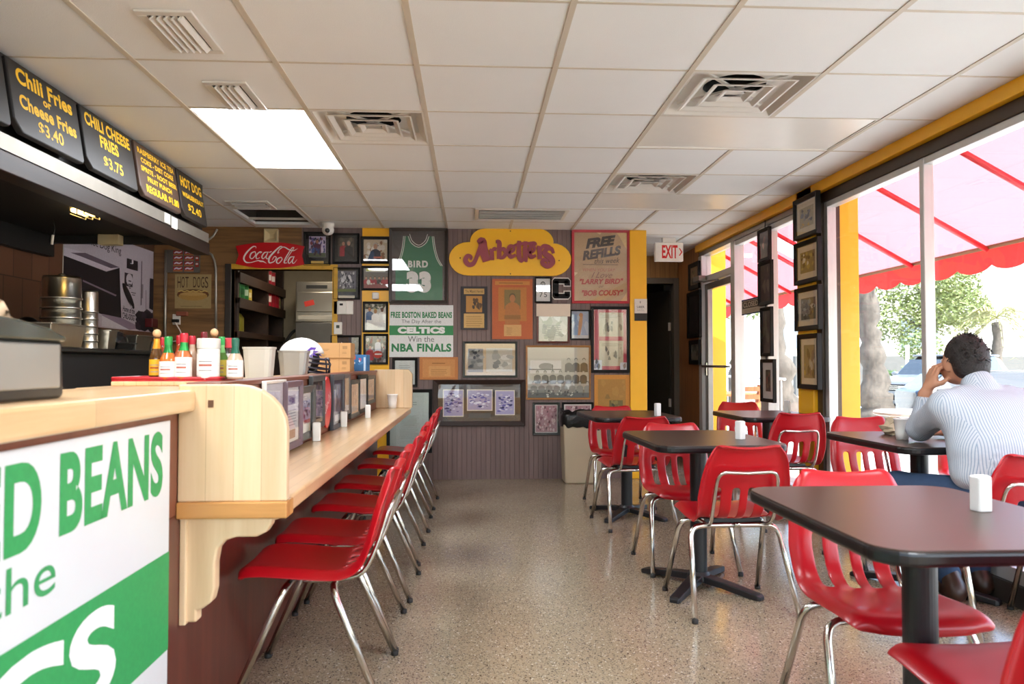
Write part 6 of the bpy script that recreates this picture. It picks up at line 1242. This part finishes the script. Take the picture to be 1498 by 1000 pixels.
# car
def car(px, y, rz, label, col, name='parked_car'):
    x = at(px, 531, y=y).x; t = thing(name, label, 'car', (x, y, GZ), rz); body = M('carpaint_' + col, col, .3, .15, coat=.4, var=.02)
    def loft(b, st, n=None):
        m = len(st[0]); vs = [v for s_ in st for v in s_]; b.add(vs, [(j * m + i, j * m + (i + 1) % m, (j + 1) * m + (i + 1) % m, (j + 1) * m + i) for j in range(len(st) - 1) for i in range(m)] + [tuple(range(m)), tuple(range((len(st) - 1) * m, len(st) * m))])
    def sec(y_, hw, z0, z1, zr): return [(-hw * .9, y_, z0), (-hw, y_, (z0 + z1) * .45), (-hw * .98, y_, z1 - .06), (-hw * .86, y_, zr), (hw * .86, y_, zr), (hw * .98, y_, z1 - .06), (hw, y_, (z0 + z1) * .45), (hw * .9, y_, z0)]
    o = mb(lambda b: loft(b, [sec(-2.2, .70, .35, .72, .74), sec(-2.12, .84, .24, .84, .88), (sec(-1.6, .90, .22, .95, .99)), sec(-.9, .92, .22, 1.02, 1.06), sec(0, .92, .22, 1.04, 1.07), sec(1.6, .92, .24, 1.06, 1.08), sec(2.15, .86, .3, 1.02, 1.05), sec(2.25, .74, .36, .95, 1.0)])).build('body', body, t, smooth=False, bevel=.05, seg=3)
    def cab(y_, hw0, hw1, z0, z1): return [(-hw0, y_[0], z0), (-hw1, y_[1], z1), (hw1, y_[1], z1), (hw0, y_[0], z0)]
    mb(lambda b: loft(b, [cab((-.95, -.45), .82, .68, 1.03, 1.50), cab((-.6, .1), .84, .70, 1.04, 1.62), cab((1.6, 1.3), .84, .70, 1.05, 1.60), cab((2.1, 1.75), .80, .66, 1.03, 1.52)])).build('cabin', M('car_glass', '2c3338', .05, coat=.8), t, bevel=.03)
    mb(lambda b: b.prism(rrect(-.69, -.38, .69, 1.72, .12), 1.59, 1.645, 'z')).build('roof', body, t, bevel=.02)
    mb(lambda b: b.prism(rrect(-.40, .62, .40, .80, .05), -2.215, -2.12)).build('grille', BLKF, t); mb(lambda b: [b.box(-.42, -2.225, z, .42, -2.20, z + .018) for z in (.655, .70, .745)]).build('grille_bar', CHROME, t); mb(lambda b: b.ell((0, -2.22, .715), (.07, .012, .05))).build('badge', CHROME, t, smooth=True)
    mb(lambda b: b.prism(rrect(-.52, .36, .52, .50, .04), -2.235, -2.1)).build('lower_grille', BLKF, t)
    for s_ in (-1, 1):
        mb(lambda b: b.ell((s_ * .62, -2.10, .76), (.19, .10, .075))).build('headlight', M('headlamp', 'd8dde0', .05, coat=1), t, smooth=True); mb(lambda b: b.ell((s_ * .66, -2.17, .43), (.07, .03, .05))).build('fog_light', M('headlamp', 'd8dde0', .05), t, smooth=True)
        mb(lambda b: b.ell((s_ * .98, -.65, 1.08), (.10, .06, .07))).build('mirror', body, t, smooth=True)
        for yy in (-1.35, 1.35):
            wv = mb(lambda b: b.tube([(s_ * .72, yy, .33), (s_ * .93, yy, .33)], .33, 28)).build('wheel', RUBBER, t, bevel=.03); mb(lambda b: b.tube([(s_ * .93, yy, .33), (s_ * .945, yy, .33)], .21, 20)).build('rim', STEEL, wv)
    return t
c_ = car(1338, 19.0, R_(-58), 'silver car parked outside facing the gnarled tree trunk', '74767a'); c_.location = (at(1318, 560, y=18.6).x + 1.87, 19.77, GZ - .02); c_.scale = (1, 1, .90)
c_ = car(1495, 15.2, R_(76), 'low dark blue car behind the seated man outside', '1c2838'); c_.scale = (1, 1, .66)
car(905, -8.5, R_(178), 'white car parked behind the camera, reflected in the picture glass', 'd8d8d8').location = (.6, -7.5, GZ)
car(905, -8.5, R_(182), 'grey car parked behind the camera beside the white one', '9aa0a6').location = (-2.6, -7.8, GZ)
# patio chairs outside
RC2 = M('faded_red_plastic', 'c85058', .4); 
dup(chair, 'red chair standing outside beyond the man\'s table', (3.35, 4.95, GZ + .062), R_(150), 'red chairs outside'); dup(chair, 'red chair outside near the window, right of the other outdoor chair', (3.4, 4.2, GZ + .062), R_(100), 'red chairs outside')
WCH = wood('pale_wood_chair', 'b0703c', '8a5028', 'z', None, .5)
def wchair(x, y, rz, label):
    t = thing('patio_chair', label, 'chair', (x, y, GZ + .06), rz, 'wooden patio chairs')
    for sx in (-1, 1):
        mb(lambda b: b.obox((sx * .2, -.2, .45), (.04, .04, .9), 0, R_(6))).build('back_leg', WCH, t); mb(lambda b: b.obox((sx * .2, .2, .22), (.04, .04, .44))).build('front_leg', WCH, t)
    mb(lambda b: b.box(-.22, -.22, .43, .22, .22, .46)).build('seat', WCH, t, bevel=.005)
    for z in (.62, .72, .82): mb(lambda b: b.box(-.2, -.27, z, .2, -.24, z + .06)).build('back_slat', WCH, t)
wchair(3.35, 9.6, R_(20), 'wooden chair outside seen through the glass door'); wchair(3.9, 10.3, R_(70), 'second wooden chair outside, farther from the door')
t = thing('patio_table', 'wooden table outside beyond the glass door', 'table', (3.75, 9.5 + 1.6, GZ + .06)); mb(lambda b: b.box(-.4, -.4, .70, .4, .4, .74)).build('top', WCH, t, bevel=.006)
for sx in (-1, 1):
    for sy in (-1, 1): mb(lambda b: b.box(sx * .35 - .03, sy * .35 - .03, 0, sx * .35 + .03, sy * .35 + .03, .70)).build('leg', WCH, t)
t = thing('patio_railing', 'thin metal railing outside the narrow windows', 'railing', (4.35, 10.4, GZ + .06)); mb(lambda b: [b.tube([(0, 0, .95), (0, 3, .95)], .02, 8), b.tube([(0, 0, .12), (0, 3, .12)], .015, 8)]).build('rail', ALU, t)
for i in range(12): mb(lambda b: b.tube([(0, .12 + i * .25, 0), (0, .12 + i * .25, .95)], .010, 6)).build('baluster', ALU, t)
# ------------------------------------------------------------------ the seated man
def sdf_mesh(prims, vox):
    lo = np.array([1e9] * 3); hi = -lo
    for p in prims:
        if p[0] == 'c': a, b_, ra, rb = map(np.array, p[1:5]); r = max(float(ra), float(rb)); l, h = np.minimum(a, b_) - r, np.maximum(a, b_) + r
        elif p[0] == 'e': r = max(p[2]); l, h = np.array(p[1]) - r, np.array(p[1]) + r
        else: continue
        lo = np.minimum(lo, l); hi = np.maximum(hi, h)
    lo -= vox * 4; hi += vox * 4; N = np.ceil((hi - lo) / vox).astype(int) + 1
    D = np.full(N, .3, np.float32); ax = [lo[i] + vox * np.arange(N[i]) for i in range(3)]
    for p in prims:
        neg = p[0].startswith('-'); ty = p[0][-1]; k = p[-1]; mg = k + vox * 3 + .02
        if ty == 'c':
            a, b_ = np.array(p[1], float), np.array(p[2], float); ra, rb = p[3], p[4]; r = max(ra, rb); l, h = np.minimum(a, b_) - r - mg, np.maximum(a, b_) + r + mg
        else: c = np.array(p[1], float); r = max(p[2]); l, h = c - r - mg, c + r + mg
        sl = tuple(slice(max(0, int((l[i] - lo[i]) / vox)), min(N[i], int((h[i] - lo[i]) / vox) + 2)) for i in range(3))
        X, Y, Z = np.meshgrid(ax[0][sl[0]], ax[1][sl[1]], ax[2][sl[2]], indexing='ij')
        if ty == 'c':
            d = b_ - a; L2 = d @ d + 1e-12; tt_ = np.clip(((X - a[0]) * d[0] + (Y - a[1]) * d[1] + (Z - a[2]) * d[2]) / L2, 0, 1)
            dd = np.sqrt((X - a[0] - tt_ * d[0]) ** 2 + (Y - a[1] - tt_ * d[1]) ** 2 + (Z - a[2] - tt_ * d[2]) ** 2) - (ra + (rb - ra) * tt_)
        else:
            Rm = np.array(Euler(p[3]).to_matrix()).T; q = np.stack([X - c[0], Y - c[1], Z - c[2]], -1) @ Rm.T; rr_ = np.array(p[2]); k0 = np.linalg.norm(q / rr_, axis=-1); k1 = np.linalg.norm(q / rr_ ** 2, axis=-1) + 1e-9; dd = k0 * (k0 - 1) / k1
        A = D[sl]
        if neg: hh = np.clip(.5 - .5 * (A + dd) / k, 0, 1); D[sl] = A * (1 - hh) + (-dd) * hh + k * hh * (1 - hh)
        else: hh = np.clip(.5 + .5 * (A - dd) / k, 0, 1); D[sl] = dd * hh + A * (1 - hh) - k * hh * (1 - hh)
    ins = D < 0; n0, n1, n2 = N - 1
    cor = [(i, j, k) for i in (0, 1) for j in (0, 1) for k in (0, 1)]
    S_ = lambda M_, c: M_[c[0]:c[0] + n0, c[1]:c[1] + n1, c[2]:c[2] + n2]
    cnt = sum(S_(ins, c).astype(np.int8) for c in cor); act = (cnt > 0) & (cnt < 8); idx = np.full(act.shape, -1, np.int64); cells = np.argwhere(act); idx[act] = np.arange(len(cells))
    acc = np.zeros((len(cells), 3)); num = np.zeros(len(cells)); g = lambda c: D[cells[:, 0] + c[0], cells[:, 1] + c[1], cells[:, 2] + c[2]]
    for a in cor:
        for b_ in cor:
            if a < b_ and sum(abs(a[i] - b_[i]) for i in range(3)) == 1:
                da, db = g(a), g(b_); m = (da < 0) != (db < 0); f = np.where(m, da / np.where(m, da - db, 1), 0)[:, None]
                acc += np.where(m[:, None], np.array(a) + f * (np.array(b_) - np.array(a)), 0); num += m
    V = lo + (cells + acc / num[:, None]) * vox; F = []
    for axis in range(3):
        o = [i for i in range(3) if i != axis]; s0 = [slice(1, N[i] - 1) for i in range(3)]; s0[axis] = slice(0, N[axis] - 1); s1 = list(s0); s1[axis] = slice(1, N[axis])
        e = np.argwhere(ins[tuple(s0)] != ins[tuple(s1)]); base = e.copy()
        for i in o: base[:, i] += 1
        q = []
        for da, db in ((0, 0), (-1, 0), (-1, -1), (0, -1)):
            c = base.copy(); c[:, o[0]] += da; c[:, o[1]] += db; q.append(idx[c[:, 0], c[:, 1], c[:, 2]])
        F.append(np.stack(q, 1))
    F = np.concatenate(F); F = F[(F >= 0).all(1)]
    return V, F
MX, MY_ = 2.19, 3.10
def sdf_obj(name, prims, vox, mat, parent):
    V, F = sdf_mesh(prims, vox); b = MB(); b.smooth = True; b.add([(v[0] - MX, v[1] - MY_, v[2]) for v in V], [tuple(int(i) for i in f) for f in F]); return b.build(name, mat, parent, smooth=True)
SKIN = M('skin', 'b98466', .5, var=.06, scale=(20, 20, 20))
def shirt_mat():
    m, n, l, b = newmat('striped_shirt'); v = coords(n, l, (1, 1, 1)); sx = n.new('ShaderNodeSeparateXYZ'); l.new(v, sx.inputs[0]); nz = noise(n, l, v, 5, 2)
    a = n.new('ShaderNodeMath'); a.operation = 'MULTIPLY_ADD'; l.new(nz, a.inputs[0]); a.inputs[1].default_value = .005; 
    tn = n.new('ShaderNodeTexCoord'); sn = n.new('ShaderNodeSeparateXYZ'); l.new(tn.outputs['Normal'], sn.inputs[0])
    ab = [n.new('ShaderNodeMath') for _ in range(2)]
    for q, k in zip(ab, (0, 1)): q.operation = 'ABSOLUTE'; l.new(sn.outputs[k], q.inputs[0])
    gt = n.new('ShaderNodeMath'); gt.operation = 'GREATER_THAN'; l.new(ab[0].outputs[0], gt.inputs[0]); l.new(ab[1].outputs[0], gt.inputs[1])
    mx = n.new('ShaderNodeMix'); l.new(gt.outputs[0], mx.inputs[0]); l.new(sx.outputs[0], mx.inputs[2]); l.new(sx.outputs[1], mx.inputs[3]); l.new(mx.outputs[0], a.inputs[2])
    d = n.new('ShaderNodeMath'); d.operation = 'DIVIDE'; l.new(a.outputs[0], d.inputs[0]); d.inputs[1].default_value = .0098; f = n.new('ShaderNodeMath'); f.operation = 'FRACT'; l.new(d.outputs[0], f.inputs[0])
    l.new(ramp(n, l, f.outputs[0], [(.0, '8fa2b6'), (.25, '8fa2b6'), (.40, 'c3cbd4'), (.85, 'c3cbd4')]), b.inputs['Base Color']); b.inputs['Roughness'].default_value = .8
    bp = n.new('ShaderNodeBump'); bp.inputs['Strength'].default_value = .5; bp.inputs['Distance'].default_value = .02; l.new(noise(n, l, v, 11, 3, .5), bp.inputs['Height']); l.new(bp.outputs[0], b.inputs['Normal']); return m
DENIM = M('denim', '2a3f5c', .85, var=.25, scale=(30, 30, 30)); HAIR = M('dark_hair', '1c1512', .55, var=.4, scale=(40, 40, 6), bump=.9, bscale=120); LEATH = M('brown_leather', '3a2418', .4, var=.25)
OFFX, OFFY = .10, .05
pm = thing('person', 'seated man in striped pale blue shirt and jeans leaning on the window table', 'person', (MX + OFFX, MY_ + OFFY, 0))
hc = np.array((2.165, 3.345, 1.122)); hr = (-.32, -.10, .12)
body = [('e', (2.19, 3.10, .55), (.19, .14, .10), (0, 0, 0), .05), ('e', (2.19, 3.13, .72), (.20, .13, .17), (-.15, 0, 0), .06), ('e', (2.185, 3.19, .87), (.20, .11, .12), (-.3, 0, 0), .06), ('c', (2.0, 3.22, .92), (2.37, 3.22, .92), .055, .055, .05),
        ('c', (2.18, 3.235, .95), (2.172, 3.30, 1.05), .062, .056, .03), ('e', tuple(hc), (.076, .095, .108), hr, .02), ('e', tuple(hc + (-.012, .05, -.045)), (.058, .055, .062), hr, .03), ('e', tuple(hc + (-.012, .108, -.028)), (.014, .02, .022), hr, .012),
        ('e', tuple(hc + (-.077, .008, -.018)), (.010, .020, .032), (-.2, 0, .35), .006), ('e', tuple(hc + (.078, .0, -.018)), (.010, .020, .032), (-.2, 0, -.3), .006), ('e', tuple(hc + (-.014, .098, -.066)), (.026, .012, .007), hr, .008),
        ('c', (1.995, 3.22, .92), (2.018, 3.455, .795), .05, .042, .03), ('c', (2.018, 3.455, .795), (2.03, 3.435, .965), .041, .027, .02), ('c', (2.345, 3.22, .92), (2.36, 3.45, .79), .05, .042, .03), ('c', (2.36, 3.45, .79), (2.27, 3.60, .785), .04, .028, .02),
        ('c', (2.1, 3.12, .53), (1.89, 3.42, .53), .075, .055, .04), ('c', (1.89, 3.42, .53), (2.15, 3.47, .10), .052, .036, .03), ('c', (2.29, 3.13, .53), (2.35, 3.50, .53), .075, .055, .04), ('c', (2.35, 3.50, .53), (2.355, 3.56, .10), .052, .036, .03)]
# left hand at the face: palm, four curled fingers, thumb
body += [('c', (2.03, 3.435, .965), (2.040, 3.425, 1.000), .026, .024, .015), ('e', (2.052, 3.418, 1.030), (.020, .040, .044), (0, .35, 0), .014)]
for i in range(4):
    y = 3.388 + .0205 * i; dz = (-.004, .003, .002, -.006)[i]; k = (1.0, 1.06, 1.0, .86)[i]
    P = [(2.055, y, 1.058 + dz), (2.070, y - .002, 1.058 + dz + .034 * k), (2.095, y - .004, 1.058 + dz + .044 * k), (2.112, y - .006, 1.058 + dz + .026 * k)]
    for q in range(3): body.append(('c', P[q], P[q + 1], .0098 - .0008 * q, .0090 - .0008 * q, .004))
body += [('c', (2.052, 3.392, 1.012), (2.078, 3.376, 1.022), .0125, .011, .008), ('c', (2.078, 3.376, 1.022), (2.100, 3.372, 1.040), .0105, .009, .004)]
# right hand resting on the table
body += [('e', (2.245, 3.632, .768), (.036, .042, .017), (0, 0, .7), .014)]
for i in range(4):
    a = .72 + (i - 1.5) * .13; o_ = np.array((2.245 + .018 * (i - 1.5) * math.cos(.7), 3.632 + .018 * (i - 1.5) * math.sin(.7), .77)); d = np.array((-math.sin(a), math.cos(a), 0)); L1 = (.036, .041, .039, .031)[i]
    P = [o_ + d * .034, o_ + d * (.034 + L1) + (0, 0, .008), o_ + d * (.034 + L1 * 1.7) + (0, 0, -.004), o_ + d * (.034 + L1 * 2.2) + (0, 0, -.016)]
    for q in range(3): body.append(('c', tuple(P[q]), tuple(P[q + 1]), .0095 - .0008 * q, .0088 - .0008 * q, .004))
body += [('c', (2.222, 3.610, .768), (2.19, 3.618, .766), .0125, .011, .008), ('c', (2.19, 3.618, .766), (2.168, 3.638, .758), .0105, .009, .004)]
sdf_obj('body', body, .0055, SKIN, pm)
shirt = [('e', (2.19, 3.105, .635), (.232, .165, .115), (0, 0, 0), .05), ('e', (2.19, 3.125, .74), (.236, .168, .15), (-.15, 0, 0), .06), ('e', (2.187, 3.185, .86), (.232, .140, .125), (-.3, 0, 0), .06), ('c', (2.0, 3.215, .925), (2.345, 3.215, .925), .070, .070, .05), ('c', (2.08, 3.24, .965), (2.28, 3.24, .965), .045, .045, .05),
         ('c', (2.178, 3.245, .985), (2.174, 3.272, 1.020), .072, .068, .02), ('c', (1.99, 3.22, .92), (2.015, 3.455, .805), .070, .056, .03), ('c', (2.015, 3.455, .805), (2.026, 3.440, .925), .054, .038, .025), ('c', (2.026, 3.44, .915), (2.028, 3.438, .930), .040, .040, .006),
         ('c', (2.35, 3.22, .92), (2.365, 3.45, .803), .070, .055, .03), ('c', (2.365, 3.45, .803), (2.28, 3.565, .795), .056, .040, .025), ('e', (2.02, 3.44, .815), (.045, .03, .05), (0, 0, .3), .02), ('-e', (2.19, 3.10, .50), (.30, .25, .055), (0, 0, 0), .01), ('-c', (2.170, 3.30, 1.03), (2.165, 3.34, 1.11), .056, .07, .006)]
for i in range(7): # cloth folds
    z = .60 + .035 * i; shirt.insert(5, ('c', (2.02 + .01 * i, 2.968 + .006 * i, z), (2.30 - .02 * i, 2.960 + .007 * i, z + .028), .008, .005, .022))
sdf_obj('shirt', shirt, .008, shirt_mat(), pm)
tr = [('e', (2.19, 3.10, .545), (.215, .162, .105), (0, 0, 0), .05), ('c', (2.1, 3.11, .53), (1.885, 3.42, .535), .094, .072, .04), ('c', (1.885, 3.42, .535), (2.15, 3.47, .12), .068, .056, .03), ('c', (2.29, 3.13, .53), (2.35, 3.50, .535), .094, .072, .04), ('c', (2.35, 3.50, .535), (2.355, 3.56, .12), .068, .056, .03)]
sdf_obj('trousers', tr, .009, DENIM, pm)
sdf_obj('hair', [('e', tuple(hc + (.004, -.012, .022)), (.084, .100, .104), hr, .02), ('e', tuple(hc + (.006, -.045, -.03)), (.074, .058, .075), hr, .03), ('-e', tuple(hc + (-.01, .105, -.045)), (.11, .085, .10), hr, .015), ('-e', tuple(hc + (-.082, .012, -.022)), (.02, .028, .04), hr, .01)], .0055, HAIR, pm)
rr = random.Random(5); b = MB()
for i in range(260):
    th = rr.uniform(0, 2 * PI); ph = rr.uniform(.15, 1.9)
    d = np.array((math.sin(ph) * math.cos(th), math.sin(ph) * math.sin(th), math.cos(ph)))
    if d[1] > .55 and d[2] < .5: continue
    p = hc + (.004, -.012, .022) + d * (.083, .099, .103); e = p + d * .004 + np.array((rr.uniform(-.014, .014), rr.uniform(-.022, .0), rr.uniform(-.02, .006)))
    b.tube([tuple(p - (MX, MY_, 0)), tuple((p + e) / 2 + d * .004 - (MX, MY_, 0)), tuple(e - (MX, MY_, 0))], [.0022, .0016, .0006], 4)
b.build('hair_strands', HAIR, pm, smooth=True)
for s_ in (-1, 1): mb(lambda b: b.ell(tuple(hc + (-.012 + s_ * .032, .088, .004) - (MX, MY_, 0)), (.013, .008, .008), 10, 8)).build('eye', M('eye_white', 'e0d8d0', .2), pm, smooth=True)
for hx_, hy_, tx, ty in ((2.145, 3.40, 2.18, 3.56), (2.352, 3.51, 2.355, 3.72)):
    sdf_obj('shoe', [('c', (hx_, hy_, .052), (tx, ty, .040), .046, .040, .02), ('c', (hx_, hy_ + .015, .08), (hx_, hy_ + .045, .12), .044, .042, .02), ('-e', (tx, ty, -.2), (.6, .6, .2), (0, 0, 0), .004)], .007, LEATH, pm)

t = thing('patio_table', 'round white table outside the big window', 'table', (at(1352, 605, y=6.7).x, 6.7, GZ + .06), 0); mb(lambda b: b.lathe([(.40, .70), (.42, .71), (.42, .73), (.40, .74)], n=32)).build('top', WHITE, t); mb(lambda b: b.cyl((0, 0, .03), .04, .67)).build('pedestal', ALU, t); mb(lambda b: b.lathe([(.25, 0), (.25, .02), (.05, .05)], n=24)).build('base', ALU, t)
